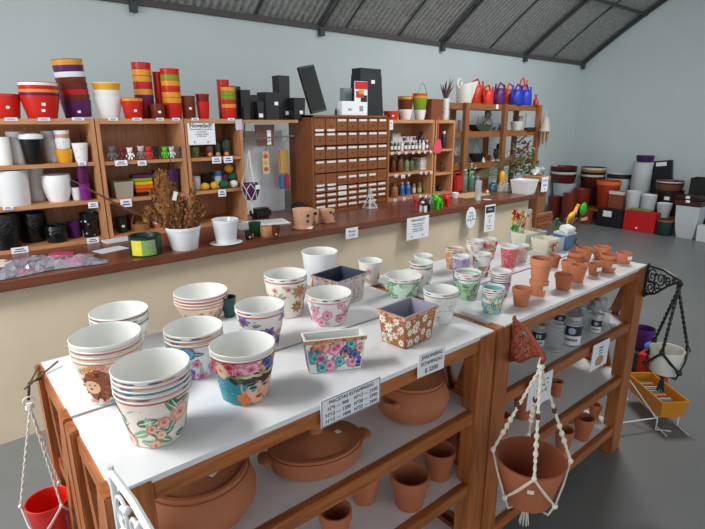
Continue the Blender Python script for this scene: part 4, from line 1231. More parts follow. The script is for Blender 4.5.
for k in range(5):
    p = ony(423, 172, 3.56); b = MB(); b.box((0, 0, .0125), (.16 - .004 * (k % 2), .12, .024), M(['#cfd4d2', '#c4ccc6', '#d8d9d4'][k % 3], .35, .12, scale=50), bev=.006)
    bb = b.done('fibre_pack', None, (p.x, 3.58, 1.1175 + .0252 * k)); tag(bb, '%s pack in the pile of flat whitish packs on the middle shelf' % ['lowest', 'second lowest', 'middle', 'second highest', 'topmost'][k], 'pack', 'flat whitish packs')
for k, (lb, px, w_, yt, bc, cc, lc) in enumerate([('clear bag-like jar of brown grains at the cabinet end, bottom shelf', 394, 8, 183, '#9a6a48', '#8a5a3a', None), ('blue-labelled white bottle nearest the brown jar', 402, 5.2, 182, '#3a78c0', '#dfe4ea', '#2a5ea8'), ('second blue-labelled white bottle', 408, 5.2, 181.5, '#3f7ec4', '#dfe4ea', '#2a5ea8'),
                                                   ('slim brownish jar beside the blue bottles', 414, 4, 181, '#7a6a58', '#4a3a2a', '#c9bfae'), ('olive jar of pebbles, bottom shelf', 419.5, 4.6, 182, '#6a6a3a', '#8a7a2a', '#a9a070'), ('greenish jar of pebbles, bottom shelf', 425, 6, 183.5, '#5f6a48', '#6f6a4a', None)]):
    bottle('shelf_bottle', lb, px, w_, yt, L0, 3.55, M(bc, .3, .15, scale=60), M(cc, .4, 0), 'bottles on the bottom shelf', lab=M(lc, .5, 0) if lc else None, neck=.6 if k in (0, 4, 5) else .4)
# fifth bookcase
for lb, px, w_, yt, z0, col in [('small white-topped dark bottle on the narrow top shelf', 444, 5, 131, 1.3175, '#2a3038'), ('dark jar behind the white-topped one', 448.5, 5, 136, 1.3175, '#23292c'), ('dark brown little bottle on the middle narrow shelf', 441.5, 3.5, 163, 1.0805, '#4a3420'), ('amber little bottle on the middle narrow shelf', 445.5, 3.5, 164, 1.0805, '#8a6a3a'), ('grey-green bottle at the middle narrow shelf end', 449, 4, 160, 1.0805, '#5a6458'), ('black squat jar on the lowest narrow shelf', 439.5, 5, 185, L0, '#17191c')]:
    bottle('small_bottle', lb, px, w_, yt, z0, 3.55, M(col, .3, .1), WCAP if 'white' in lb else BLACK, neck=.55)
# pink swatter hanging on the side
sw = thing('fly_swatter', 'pink plastic fly swatter hanging on the post between two bookcases', 'swatter', tuple(ony(437.5, 145, 3.442)))
b = MB(); b.prism([(.062 * x_, z_ * 1.15) for x_, z_ in ((-.6, .045), (-1, -.02), (-1, -.055), (-.7, -.07), (.7, -.07), (1, -.055), (1, -.02), (.6, .045))], .004, M('#d8505e', .4, .05), Matrix(((1, 0, 0, 0), (0, 0, -1, 0), (0, 1, 0, 0), (0, 0, 0, 1)))); b.done('paddle', sw, recalc=True)
b = MB(); b.tube([(0, -.002, .04), (0, -.002, .27)], .004, M('#d8606c', .4), 6); b.done('handle', sw)
p = ony(391.5, 125, 3.44); b = MB(); b.box((0, 0, 0), (.042, .002, .085), PAPER); o = tag(b.done('price_card', None, (p.x, 3.443, p.z), smooth=False), 'white price card at the top corner of the paint-bottle bookcase', 'card')
text(o, '$', .03, (0, -.0014, .015), INK); text(o, '2500', .013, (0, -.0014, -.015), INK)

# ------------------------------------------------------------------ hanging goods in the gap
STEELG = M('#8a8f93', .4, .05, metal=.6)
hp = thing('macrame_pot_holder', 'purple pot in a white cord net hanging in the gap', 'hanging planter', tuple(ony(251, 188, 3.37)))
b = MB(); b.lathe([(0, -.085), (.04, -.085), (.062, -.02), (.066, .035), (.060, .035), (.056, -.02), (.036, -.078), (0, -.078)], M('#4a1c52', .4, .08), seg=24); b.done('pot', hp)
CORD = M('#dcdad2', .85, .05)
for k in range(6):
    a0, a1 = k * pi / 3, (k + 1) * pi / 3
    b = MB()
    b.tube([(.068 * cos(a0), .068 * sin(a0), .04), (.066 * cos((a0 + a1) / 2), .066 * sin((a0 + a1) / 2), -.01), (.044 * cos(a1), .044 * sin(a1), -.085)], .0028, CORD, 6)
    b.tube([(.068 * cos(a1), .068 * sin(a1), .04), (.066 * cos((a0 + a1) / 2), .066 * sin((a0 + a1) / 2), -.01), (.044 * cos(a0), .044 * sin(a0), -.085)], .0028, CORD, 6); b.done('cord', hp)
b = MB()
for k in range(3):
    a0 = k * 2 * pi / 3 + .4; b.tube([(.066 * cos(a0), .066 * sin(a0), .035), (.02 * cos(a0), .02 * sin(a0), .15), (0, 0, .27)], .0026, CORD, 6)
b.done('hanging_cords', hp)
b = MB(); b.tube([(0, 0, -.088), (0.002, 0, -.19)], [.007, .003], CORD, 6); b.done('tassel', hp)
b = MB(); b.box((.015, -.071, .012), (.035, .002, .03), STICK); b.done('price_tag', hp)
bd = thing('wooden_tray', 'brown wooden board with a white card standing in a wire holder', 'board', tuple(ony(264.5, 136, 3.56)))
b = MB(); b.prism([(-.085, .085), (.085, .085), (.07, -.075), (-.07, -.075)], .014, DZ, Matrix(((1, 0, 0, 0), (0, 0, -1, 0), (0, 1, 0, 0), (0, 0, 0, 1)))); b.done('board', bd, recalc=True)
b = MB(); b.box((.03, -.017, -.01), (.035, .002, .11), PAPER); b.done('card', bd)
b = MB(); b.tube([(-.085, -.02, .02), (-.075, -.022, -.08), (.08, -.022, -.08), (.09, -.02, .02)], .003, STEELG, 6); b.done('wire_holder', bd)
for lb, px, yt, yb, w_, cols in [('red, white and gold printed hanging packet on the wall side', 265, 151, 174, 8, ('#d9c9a0', '#c2573a', '#d9a860')), ('gold netted pack with red and blue ends hanging by the cabinet', 283, 149, 189, 11, ('#c9a054', '#3f78b4', '#c23a4a'))]:
    p0, p1 = ony(px, yt, 3.6), ony(px, yb, 3.6); hh = p0.z - p1.z; ww = w_ * depth(p0) / FPX
    r = thing('hanging_pack', lb, 'packet', (p0.x, 3.6, p1.z))
    if 'netted' in lb:
        b = MB(); b.box((0, 0, hh * .68), (ww, .03, hh * .6), M(cols[0], .5, .35, scale=90), bev=.008); b.done('net_bag', r)
        for s_, c_ in ((-1, cols[1]), (1, cols[2])):
            b = MB(); b.box((s_ * ww * .27, 0, hh * .19), (ww * .5, .03, hh * .37), M(c_, .5, .05), bev=.008); b.done('end', r)
    else:
        b = MB(); b.box((0, 0, hh * .5), (ww, .012, hh), M(cols[0], .5, .06), bev=.003); b.done('sleeve', r)
        for q in range(3):
            b = MB(); b.ball((0, -.007, hh * (.22 + .28 * q)), (ww * .34, .002, hh * .11), M(cols[1 + q % 2], .5, .1), 10); b.done('printed_picture', r)
    b = MB(); b.tube([(0, 0, hh), (0, -.02, hh + .05 * (1 if 'netted' in lb else .6)), (0, -.085, 1.468 - p1.z)], .0018, STEELG, 5); b.done('hook', r)
# on the counter behind the gap
b = MB(); b.box((0, 0, .33), (.50, .012, .66), M('#e4eef4', .5, .03)); tag(b.done('backing_board', None, (2.125, 3.735, ZC + .0005)), 'pale bluish board upright at the back of the gap behind the hanging packs', 'board')
b = MB(); b.box((0, 0, .04), (.16, .10, .08), BLACK, bev=.02); tag(b.done('black_bag', None, (2.02, 3.53, ZC + .0005)), 'small black bag on the counter below the purple hanging pot', 'bag')
b = MB(); b.box((0, 0, .045), (.10, .10, .09), BLACK, bev=.02); tag(b.done('black_bag', None, (2.36, 3.50, ZC + .0005)), 'black bag on the counter against the drawer cabinet side', 'bag')
p = onz(270, 223, ZC); b = MB(); b.box((0, 0, .0035), (.32, .20, .005), PAPER); b.box((.01, .02, .0068), (.25, .15, .0012), M('#cfd6dc', .5, .02)); tag(b.done('paper_pad', None, (p.x - .02, p.y + .02, ZC), -.25), 'white sheet lying on the counter in front of the gap', 'paper')

# ------------------------------------------------------------------ goods on the counter top
def on_counter(px, py):
    return onz(px, py, ZC + .0005)


# clear plastic bag with pink things in it
r = thing('plastic_bag', 'crumpled clear bag with pink and white soaps, lying on the counter', 'bag', (.22, 3.04, ZC + .0005))
b = MB(); nx, ny = 34, 16; vs = []
g = random.Random(4)
BAGM = M('#8b8790', .15, .2, scale=30, bump=.5)
BAGP = M('#a8708a', .2, .2, scale=25, bump=.3)
BAGS = M('#6d6872', .12, .2, scale=25, bump=.3)
for i in range(nx + 1):
    row = []
    for j in range(ny + 1):
        u, v = i / nx, j / ny
        edge = min(u, 1 - u, v, 1 - v)
        z = .003 + min(1, edge * 7) * (.026 + .010 * sin(u * 9 + v * 4) + .018 * g.uniform(-1, 1))
        row.append(b.bm.verts.new((-.36 + .84 * u + .02 * sin(v * 7), -.135 + .27 * v + .02 * sin(u * 11) - .06 * (1 - u) * 0, max(.0015, z))))
    vs.append(row)
for i in range(nx):
    for j in range(ny):
        b.face([vs[i][j], vs[i + 1][j], vs[i + 1][j + 1], vs[i][j + 1]], BAGP if sin(i * .7 + 1.5) * sin(j * .8 + .4) > .55 else (BAGS if sin(i * .9 + j * .5) * cos(j * 1.1) > .6 else BAGM))
b.done('wrapping', r, smooth=False)
for k, (x_, y_, c_) in enumerate([(-.24, -.05, '#e4ddd2'), (-.10, -.02, '#e8e0d6'), (-.18, .03, '#e0d2d2'), (.02, .04, '#d9cfc4'), (.30, .03, '#c23f6a'), (-.30, .05, '#cf7a98')]):
    b = MB(); b.lathe([(0, 0), (.05, 0), (.056, .006), (.052, .012), (0, .013)], M(c_, .35, .05), seg=20, sx=1.1); b.done('soap', r, (x_, y_, .034 + .004 * (k % 3)), (.1 * (k % 2), .08, 0))
for k, (px, py, w_, d_, a, lb) in enumerate([(111, 250, .17, .11, .25, 'white sheet lying flat on the counter before the green lettered pot'), (118, 241, .17, .09, .1, 'white booklet lying behind the flat sheet')]):
    p = on_counter(px, py); b = MB(); b.box((0, 0, .002 + .004 * k), (w_, d_, .003 + .008 * k), M('#d9dee6', .5, .02), bev=.0008)
    tag(b.done('paper_sheet', None, (p.x, p.y, ZC + .0005), a), lb, 'paper')

DG = M('#123f2c', .35, .06)


def lpot(name, lb, xl, xr, yt, xb, yb, body, inner=None, ratio=.8, style='lip', deco=None, seed=3, cat='flower pot', t=.003, stickers=(), rims=None, lid=0):
    x, y, R, rb, h = fit(xl, xr, yt, xb, yb, ZC + .0005, ratio)
    body = M(body, .35, .04) if isinstance(body, str) else body
    o = stack(name, cat, '', '', x, y, ZC + .0005 + lid, R, rb, h - lid, 1, 0, body, inner or body, style, t=t, deco=deco, seed=seed, lab=lb, stickers=stickers, rims=rims)[0]
    return o, R, rb, h


o, R_, rb, h = lpot('green_pot', 'short dark green round pot with a yellow and green label', 127.5, 161, 231.5, 146, 257.5, DG, M('#0d2b20', .4, .05), .98, t=.012)
a = math.atan2(-o.location.y, -o.location.x)
b = MB(); sg = 10
for (a0, a1, m_, z0, z1) in ((-.95, -.25, M('#d9cf3a', .45, .1), .08, .86), (-.25, .62, M('#7fa05a', .45, .3, scale=50), .08, .86), (.18, .58, M('#8a8f84', .5, .3, scale=70), .5, .84)):
    rr = R_ + (.0012 if m_ is not MATS.get('x') else 0) + (.0006 if z0 > .3 else 0)
    for q in range(sg):
        t0_, t1_ = a + a0 + (a1 - a0) * q / sg, a + a0 + (a1 - a0) * (q + 1) / sg
        b.face([b.bm.verts.new((rr * cos(t_), rr * sin(t_), h * z_)) for t_, z_ in ((t0_, z0), (t1_, z0), (t1_, z1), (t0_, z1))], m_)
b.done('pot_label', o)
o, R_, rb, h = lpot('white_pot', 'white pot holding the tall brown dried plumes', 164.5, 200.8, 222.5, 183.5, 251.5, GLOSSW, GLOSSW, .74, 'band')
pc = Vector(o.location)
b = MB(); b.lathe([(0, h * .55), (R_ * .80, h * .55)], M('#5a3a22', .9, .1), seg=24); b.done('soil', o)
plume_m = [M(c_, .9, .25, scale=140, bump=.8) for c_ in ('#7f4f28', '#6c421c', '#8f5f34', '#5f391a')]
dp = thing('dried_plumes', 'bunch of brown dried seed plumes standing in the white pot', 'dried flowers', (pc.x, pc.y, pc.z + h * .56))
u_ = Vector((pc.x, pc.y, 0)).normalized(); rt = Vector((u_.y, -u_.x, 0))
kpx = depth(pc) / FPX
g = random.Random(12)
# (dx at top px, top y px, fat px, dx at base)
for k, (dx, ty, fat, bx, low) in enumerate([(-20, 171, 8.5, -8, 212), (-14, 169, 8, -6, 214), (-25, 187, 6.5, -10, 208), (-2, 196, 8, -1, 214), (-8, 180, 7.5, -4, 214), (4, 199, 6.5, 2, 216), (13, 187, 5.5, 6, 214), (22, 204, 5, 9, 214), (17, 198, 5.5, 8, 215), (-31, 202, 4.5, -12, 215), (9, 203, 6, 4, 216)]):
    top = rt * dx * kpx + Vector((0, 0, (222.5 - ty) * kpx * 1.03 + h * .44)) + u_ * g.uniform(-.03, .03)
    base = rt * bx * kpx * .6
    stalk0 = base.lerp(top, .12)
    b = MB(); b.tube([base, base.lerp(top, .5), top], [.004, .0035, .002], M('#6a4424', .85, .1), 6); b.done('stem', dp)
    b = MB(); f = fat * kpx * .76
    b.tube([base.lerp(top, .22 + .78 * e_ / 8) for e_ in range(9)], [f * q_ for q_ in (.25, .6, .85, .95, 1, .95, .85, .6, .2)], plume_m[k % 4], 8)
    for q in range(150):
        s_ = .24 + .76 * (q + g.random()) / 150
        w_ = f * (0.35 + 1.1 * sin(pi * min(1, (1.02 - s_) * .95 + .04)) ** .7)
        c_ = base.lerp(top, s_) + Vector((g.uniform(-1, 1), g.uniform(-1, 1), 0)) * w_ * .72
        rr = g.uniform(.004, .009)
        b.ball(c_, (rr, rr, rr * 1.8), plume_m[(k + q) % 4], 6, (g.uniform(-.6, .6), g.uniform(-.6, .6), 0))
    b.done('plume', dp)
b = MB(); p0 = rt * -14 * kpx + Vector((0, 0, h * .5)); p1 = rt * -93 * kpx * .98 + Vector((0, 0, (222.5 - 173) * kpx + h * .44)) - u_ * .05
pm = p0.lerp(p1, .45) + Vector((0, 0, -.02))
b.tube([Vector((0, 0, 0)), p0, pm, p1], [.004, .006, .007, .004], M('#5c3a20', .85, .1), 7); b.done('long_branch', dp)
b = MB(); b.tube([Vector((0, 0, 0)), rt * -3 * kpx + Vector((0, 0, .15)), rt * -7 * kpx + Vector((0, 0, (222.5 - 138) * kpx + h * .4))], [.003, .003, .002], M('#4c2c18', .85, .1), 6); b.done('thin_twig', dp)
p = ony(175, 196, pc.y - .10); b = MB(); b.box((0, 0, 0), (.022, .003, .05), STICK); b.done('price_tag', dp, (p.x - pc.x, -.10, p.z - dp.location.z), (0, .3, 0))
o, R_, rb, h = lpot('white_pot', 'empty white pot standing on a white saucer near the small cactus pots', 211, 238.5, 216.5, 225, 245, GLOSSW, GLOSSW, .74, 'band', lid=.004)
b = MB(); b.lathe([(0, 0), (rb * 1.15, 0), (rb * 1.42, .004), (rb * 1.38, .0045), (rb * 1.1, .0032), (0, .0032)], WHITE, seg=24, sx=1.2); tag(b.done('saucer', None, (o.location.x, o.location.y, ZC + .0004), recalc=True), 'flat white saucer under the empty white pot', 'saucer')
lpot('plastic_pot', 'dark green pot half hidden beside the small beige cup', 248, 261, 221, 255, 236.5, '#175232', ratio=.85)
lpot('clay_cup', 'small beige clay cup between green and brown cups', 260, 271.5, 225, 266, 237, '#c9946a', ratio=.88, style='belly')
lpot('clay_cup', 'small black cup with gold splash nearest the empty white pot', 244, 254, 230, 249, 240, '#2a2018', ratio=.72, deco=[('star', 4, (.007, .010), ('#e6c27a', '#d9a850'))])
lpot('clay_cup', 'tiny dark brown cup with a pale drip beside the beige cup', 271, 280, 224.5, 275.5, 239, '#5a2e18', ratio=.7, deco=[('star', 3, (.006, .008), ('#e6c8a0', '#d9a878'))])
flatbox('small_carton', 'small pale grey carton behind the black and gold cup', 'box', 240, 247.5, 223.5, 233, 3.22, .05, M('#b9bfc6', .5, .03), ZC + .0005)
PINKC = M('#dcae90', .7, .05)
BRAND = [('star', 3, (.009, .012), ('#4a2c1c', '#3a2014')), ('stem', 4, (.010, .014), '#4a2c1c')]
for lb, xl, xr, yt, xb, yb, lp_ in [('largest pale peach clay pot with dark stamped marks and a saucer', 292, 313.5, 207, 303, 230, .007), ('pale peach clay pot standing behind the largest peach pot', 306, 319, 209, 313, 224.5, .006), ('small pale peach clay pot standing apart with stamped marks', 320, 335, 208, 327.5, 223.5, .006)]:
    o, R_, rb, h = lpot('clay_pot', lb, xl, xr, yt, xb, yb, PINKC, PINKC, .80, 'lip', BRAND, seed=len(lb), lid=lp_)
    b = MB(); b.lathe([(0, 0), (rb * 1.12, 0), (rb * 1.30, lp_ * 1.6), (rb * 1.24, lp_ * 1.6), (rb * 1.1, lp_ * .85), (0, lp_ * .85)], PINKC, seg=24)
    tag(b.done('clay_saucer', None, (o.location.x, o.location.y, ZC + .0004), recalc=True), 'peach clay saucer under the %s' % {'l': 'largest peach pot', 'p': 'peach pot behind', 's': 'small peach pot standing apart'}[lb[0]], 'saucer')
p = on_counter(309.5, 229.5); b = MB(); b.ball((0, 0, .008), (.028, .018, .008), M('#e0d6d0', .5, .05), 12); b.ball((.012, .0, .012), (.014, .011, .008), M('#e8ded8', .5, .05), 10); tag(b.done('sea_shell', None, (p.x, p.y, ZC + .0005)), 'small white shell before the largest peach pot', 'shell')
# tower statuette
tw = thing('tower_statuette', 'white latticed tower statuette in front of the drawer cabinet', 'statuette', (ony(370, 205, 3.33).x, 3.33, ZC + .0005))
SILV = M('#c4c6c8', .45, .05)
tw_h = ony(370, 187, tw.location.y).z - ZC
b = MB()
for sx in (-1, 1):
    for sy in (-1, 1):
        b.tube([(sx * .042, sy * .042, .004), (sx * .026, sy * .026, tw_h * .25), (sx * .013, sy * .013, tw_h * .55), (sx * .003, sy * .003, tw_h * .92)], [.007, .006, .005, .003], SILV, 6)
for zf, hw in ((.25, .033), (.5, .020), (.92, .010)):
    b.box((0, 0, tw_h * zf), (hw * 2, hw * 2, .006), SILV)
b.tube([(0, 0, tw_h * .9), (0, 0, tw_h)], .002, SILV, 5); b.done('tower', tw)
b = MB(); b.box((0, 0, .002), (.10, .10, .004), SILV); b.done('base', tw)
p = on_counter(372, 206.5); b = MB(); b.ball((0, 0, .005), (.14, .075, .005), M('#c9cccf', .4, .1), 14); tag(b.done('doily', None, (p.x + .05, p.y + .10, ZC + .0003)), 'flat crumpled pale cloth behind the tower statuette', 'cloth')


# toy animals
def toy(label, px, py, w_px, m, m2, turn=0.0):
    p = on_counter(px, py); s = w_px * depth(p) / FPX / .098
    r = thing('toy_animal', label, 'toy', (p.x, p.y, ZC + .0005), turn, 'toy animals on the counter edge')
    b = MB(); b.ball((0, 0, .056 * s), (.042 * s, .026 * s, .028 * s), m, 14); b.done('body', r)
    b = MB(); b.ball((-.044 * s, -.006 * s, .082 * s), (.026 * s, .025 * s, .025 * s), m, 14)
    b.ball((-.062 * s, -.012 * s, .074 * s), (.013 * s, .014 * s, .012 * s), m2, 10)
    hd = b.done('head', r)
    for sy in (-1, 1):
        b = MB(); b.ball((-.036 * s, sy * .021 * s, .108 * s), (.008 * s, .008 * s, .012 * s), m2, 8); b.done('ear', hd)
        b = MB(); b.ball((-.064 * s, sy * .012 * s - .008 * s, .088 * s), .004 * s, BLACK, 6); b.done('eye', hd)
    for sx in (-1, 1):
        for sy in (-1, 1):
            b = MB(); b.tube([(sx * .026 * s, sy * .015 * s, .045 * s), (sx * .03 * s, sy * .017 * s, .015 * s), (sx * .03 * s, sy * .017 * s, .002 * s)], [.013 * s, .010 * s, .011 * s], m if sx > 0 else m2, 8); b.done('leg', r)
    b = MB(); b.tube([(.042 * s, 0, .065 * s), (.06 * s, 0, .06 * s), (.064 * s, 0, .045 * s)], [.005 * s, .004 * s, .003 * s], m2, 6); b.done('tail', r)
    return r


toy('black and white cow-like toy animal at the counter edge', 425, 211.5, 14, M('#1b1b1c', .5, 0), M('#e6e4e2', .5, 0), .25)
toy('bright green toy animal beside the cow-like one', 437.5, 208.5, 13, M('#2fbf1a', .45, .03), M('#35c71f', .45, .03), .2)
toy('bright red toy animal, last of the row', 446.5, 206, 11, M('#d9201f', .45, .03), M('#df2a28', .45, .03), .5)
toy('dull red toy animal behind the cow-like one', 416.5, 206, 9, M('#a8283a', .5, .03), M('#b03040', .5, .03), .1)
toy('pale grey toy animal behind the green one', 430, 203, 8, M('#9a9694', .5, .03), M('#a8a4a2', .5, .03), .3)

# jars and bottles at the counter end
GL = glass('clear_glass', '#c9d4d6', .72)
GLG = glass('green_glass', '#5f9a86', .45)
GLT = glass('teal_glass', '#1f5f78', .25)
lpot('ceramic_cup', 'little white cup behind the toy animals', 452, 459, 192, 455.5, 198.5, WH, ratio=.85, cat='cup')
x, y, R, rb, h = fit(475.5, 482.5, 180, 479, 201, ZC + .0005, .95)
b = MB(); b.lathe([(0, 0), (R, 0), (R, h), (R - .002, h), (R - .002, .004), (0, .004)], GL, seg=20); o = tag(b.done('glass_candle_holder', None, (x, y, ZC + .0005)), 'tall clear glass cylinder with a small candle on the counter end', 'candle holder')
b = MB(); b.lathe([(0, .0045), (R * .7, .0045), (R * .7, .03), (0, .03)], M('#f4efe0', .5, 0), seg=16); b.done('candle', o)
b = MB(); b.lathe([(0, 0), (.03, 0), (.045, .006), (.04, .007), (0, .003)], GLOSSW, seg=20); p = on_counter(483, 200.5); tag(b.done('shell_dish', None, (p.x + .05, p.y - .01, ZC + .0005), recalc=True), 'shallow pale dish beside the glass cylinder', 'dish')
for k, (lb, px, w_, yt, y, m_) in enumerate([('tall green glass bottle with leaves, behind the counter end', 465.5, 6, 169, 3.45, GLG), ('second tall green glass bottle, beside the first', 472, 6, 171, 3.5, GLG), ('slim clear bottle between green and teal ones', 478, 5, 176, 3.52, GL), ('deep teal bottle with a pointed stopper', 493.5, 9, 181, 3.30, GLT),
                                             ('squat clear glass bottle next to the teal bottle', 500.5, 6, 183, 3.2, GL), ('clear glass bottle before the square white pot', 507.5, 6, 183, 3.15, GL), ('small clear bottle behind the two squat ones', 504, 4.5, 181, 3.2, GL)]):
    bottle('glass_bottle', lb, px, w_, yt, ZC + .0005, y, m_, M('#b9c2c2', .3, 0), 'glass bottles at the counter end', neck=.35, capf=.08)
x, y, R, rb, h = fit(506.5, 512.5, 171, 509.5, 182, 1.0, .9)
lf = thing('leafy_sprig', 'bunch of green and white leafy sprigs above the tall green bottles', 'sprigs', (ony(468, 190, 3.62).x, 3.60, ZC + .0005))
b = MB(); b.lathe([(0, 0), (.03, 0), (.04, .07), (.036, .07), (.028, .006), (0, .006)], M('#3f5a4a', .4, .1), seg=16); b.done('vase', lf)
g = random.Random(14)
for k in range(9):
    t_ = Vector((g.uniform(-.09, .09), g.uniform(-.04, .04), g.uniform(.16, .30)))
    b = MB(); b.tube([(0, 0, .01), t_ * .5, t_], [.0025, .002, .0015], M('#4a6a3a', .7), 5)
    for q in range(6):
        b.ball(t_ * (.5 + .1 * q) + Vector((g.uniform(-.015, .015), 0, 0)), (.016, .005, .009), M(['#3f7a4a', '#2f6a5a', '#c9d2cc', '#5a8a4a'][(k + q) % 4], .6, .1), 6, (0, g.uniform(-1, 1), 0))
    b.done('sprig', lf)
p = on_counter(496, 192); b = MB(); b.ball((0, 0, .016), (.018, .018, .022), M('#d9c0a4', .6, .05), 10); tag(b.done('sea_shell', None, (p.x - .2, p.y - .03, ZC + .0065)), 'small tan shell near the clear bottle end', 'shell')
sq = square_pot('square white pot with a price card at the counter end', 513.5, 535, 179.5, ZC + .0005, 2.98, GLOSSW, taper=.78, turn=.06)
b = MB(); b.box((.035, -.083, .10), (.06, .002, .05), STICK, rot=(-.18, 0, 0)); c_ = b.done('price_card', sq); text(c_, 'N15', .02, (.035, -.0855, .11), BLUEINK, rot=(pi / 2 - .18, 0, 0)); text(c_, '$700', .016, (.035, -.082, .088), BLUEINK, rot=(pi / 2 - .18, 0, 0))
b = MB(); g = random.Random(2)
for k in range(26):
    a0 = g.uniform(0, 6.28); b.ball((.07 * cos(a0) * g.random() + .03, .05 * sin(a0) * g.random(), .02 + g.uniform(0, .05)), (g.uniform(.02, .045), g.uniform(.02, .04), g.uniform(.012, .025)), M('#aeb9bd', .2, .2, scale=40, bump=.6), 8, (g.uniform(-1, 1), g.uniform(-1, 1), 0))
p = ony(531, 181, 3.30)
tag(b.done('film_bundle', None, (5.23, 3.06, 1.0115)), 'crumpled clear film bundle behind the square white pot', 'film')
cb = thing('cardboard_box', 'open brown cardboard box with a lettered white card', 'box', (5.20, 3.04, .0))
b = MB(); b.box((0, 0, .48), (.17, .17, .96), M('#8a5a36', .7, .05), bev=.002); b.done('stand', cb)
b = MB(); b.box((0, 0, .985), (.22, .22, .05), M('#a9744a', .7, .05), bev=.002); b.done('tray', cb)
b = MB(); b.box((-.02, -.115, .93), (.13, .002, .16), PAPER); c_ = b.done('card', cb); text(c_, 'MOLDES', .026, (-.02, -.1175, .97), BLUEINK); text(c_, '$ 500', .03, (-.02, -.1175, .92), BLUEINK); text(c_, 'c/u', .022, (-.02, -.1175, .88), BLUEINK)


# ------------------------------------------------------------------ notices on the counter front
def card(name, label, tl, tr, bl, y, lines, cat='notice', tilt=0.0, m=None, inkm=None, thick=.002):
    a, b_, c = ony(*tl, y), ony(*tr, y), ony(*bl, y)
    w, h = b_.x - a.x, a.z - c.z
    bb = MB(); bb.box((0, 0, 0), (w, thick, h), m or PAPER)
    o = tag(bb.done(name, None, ((a.x + b_.x) / 2, y - thick / 2 - .0005, (a.z + c.z) / 2), (0, tilt, 0), smooth=False), label, cat)
    for (s_, fx, fz, fs) in lines:
        text(o, s_, fs * h, ((fx - .5) * w, -thick / 2 - .0006, (fz - .5) * h), inkm or INK)
    return o, w, h


YN = 2.835
o, w, h = card('notice_sheet', 'white novelty notice taped to the counter front below the toy animals', (407, 218.5), (429, 213.5), (407.5, 240.5), YN, [('Novedad!!', .5, .86, .21), ('Nuevos talleres para', .5, .68, .095), ('todas las edades', .5, .58, .095), ('plantas y macetas', .5, .46, .095), ('consultar horarios', .5, .36, .095), ('$ -', .25, .14, .13), ('$ --', .75, .14, .13)])
p = ony(470.8, 217.5, YN); b = MB(); pr = 10.6 * depth(p) / FPX
mxx = Matrix(((1, 0, 0, 0), (0, 0, -1, 0), (0, 1, 0, 0), (0, 0, 0, 1)))
b.prism([(pr * .74 * cos(2 * pi * i / 36), pr * sin(2 * pi * i / 36)) for i in range(36)], .004, PAPER, mxx)
o = tag(b.done('round_sign', None, (p.x, YN, p.z), recalc=True), 'round white sign with handwriting on the counter front', 'sign')
for s_, z_ in (('Hay', .45), ('turno', .15), ('para hoy', -.15), ('!!', -.42)):
    text(o, s_, pr * .36, (0, -.0047, z_ * pr), BLUEINK)
o, w, h = card('poster', 'narrow white poster with a dark heading block beside the round sign', (485.5, 205.5), (495.5, 203), (485.8, 232), YN, [('PAGOS', .5, .58, .09), ('con', .5, .48, .08), ('$', .5, .37, .13), ('Efectivo y', .5, .22, .075), ('tarjeta', .5, .12, .075)])
b = MB(); b.box((0, -.0014, h * .32), (w * .88, .0008, h * .24), M('#27324a', .5, .1)); c_ = b.done('heading_block', o); text(c_, 'TIENDA', h * .08, (0, -.0023, h * .32), PAPER)
p = ony(352, 233, 2.83); b = MB(); b.box((0, 0, 0), (.115, .004, .078), PAPER)
o = tag(b.done('price_card', None, (p.x, 2.831, p.z), (0, 0, 0), smooth=False), 'white price card with blue writing on the counter edge below the peach pots', 'card')
text(o, 'Macetas', .022, (0, -.0027, .014), BLUEINK); text(o, '$ 250', .024, (0, -.0027, -.016), BLUEINK)
# ------------------------------------------------------------------ tall wooden rack behind the counter end
rk = thing('wooden_rack', 'rustic open wooden rack with watering cans on top, behind the counter end', 'rack', (4.54, 3.80, 0))
RW_, RD_ = 1.95, .40
for px in (.38, 1.14, 1.91):
    b = MB(); b.box((px, .03, .895), (.075, .05, 1.79), RZ, bev=.003); b.done('post', rk)
for px in (.04, .56, 1.26, 1.91):
    b = MB(); b.box((px, RD_ - .03, .895), (.07, .05, 1.79), RZ, bev=.003); b.done('post', rk)
for z in (1.735, 1.42, 1.05, .55):
    b = MB(); b.box((RW_ / 2, RD_ / 2, z + .04), (RW_ - .02, RD_ - .12, .02), RX); sh = b.done('shelf', rk)
    for py in (.065, RD_ - .068):
        b = MB(); b.box((RW_ / 2, py, z + .012), (RW_, .02, .065), RX, bev=.002); b.done('beam', sh)
p = ony(496, 103, 3.8); b = MB(); b.box((1.0, .052, 1.755), (.045, .003, .05), STICK); b.done('price_tag', rk)
ZR3, ZR2, ZR1 = 1.7855, 1.4705, 1.1005
YR = 3.98


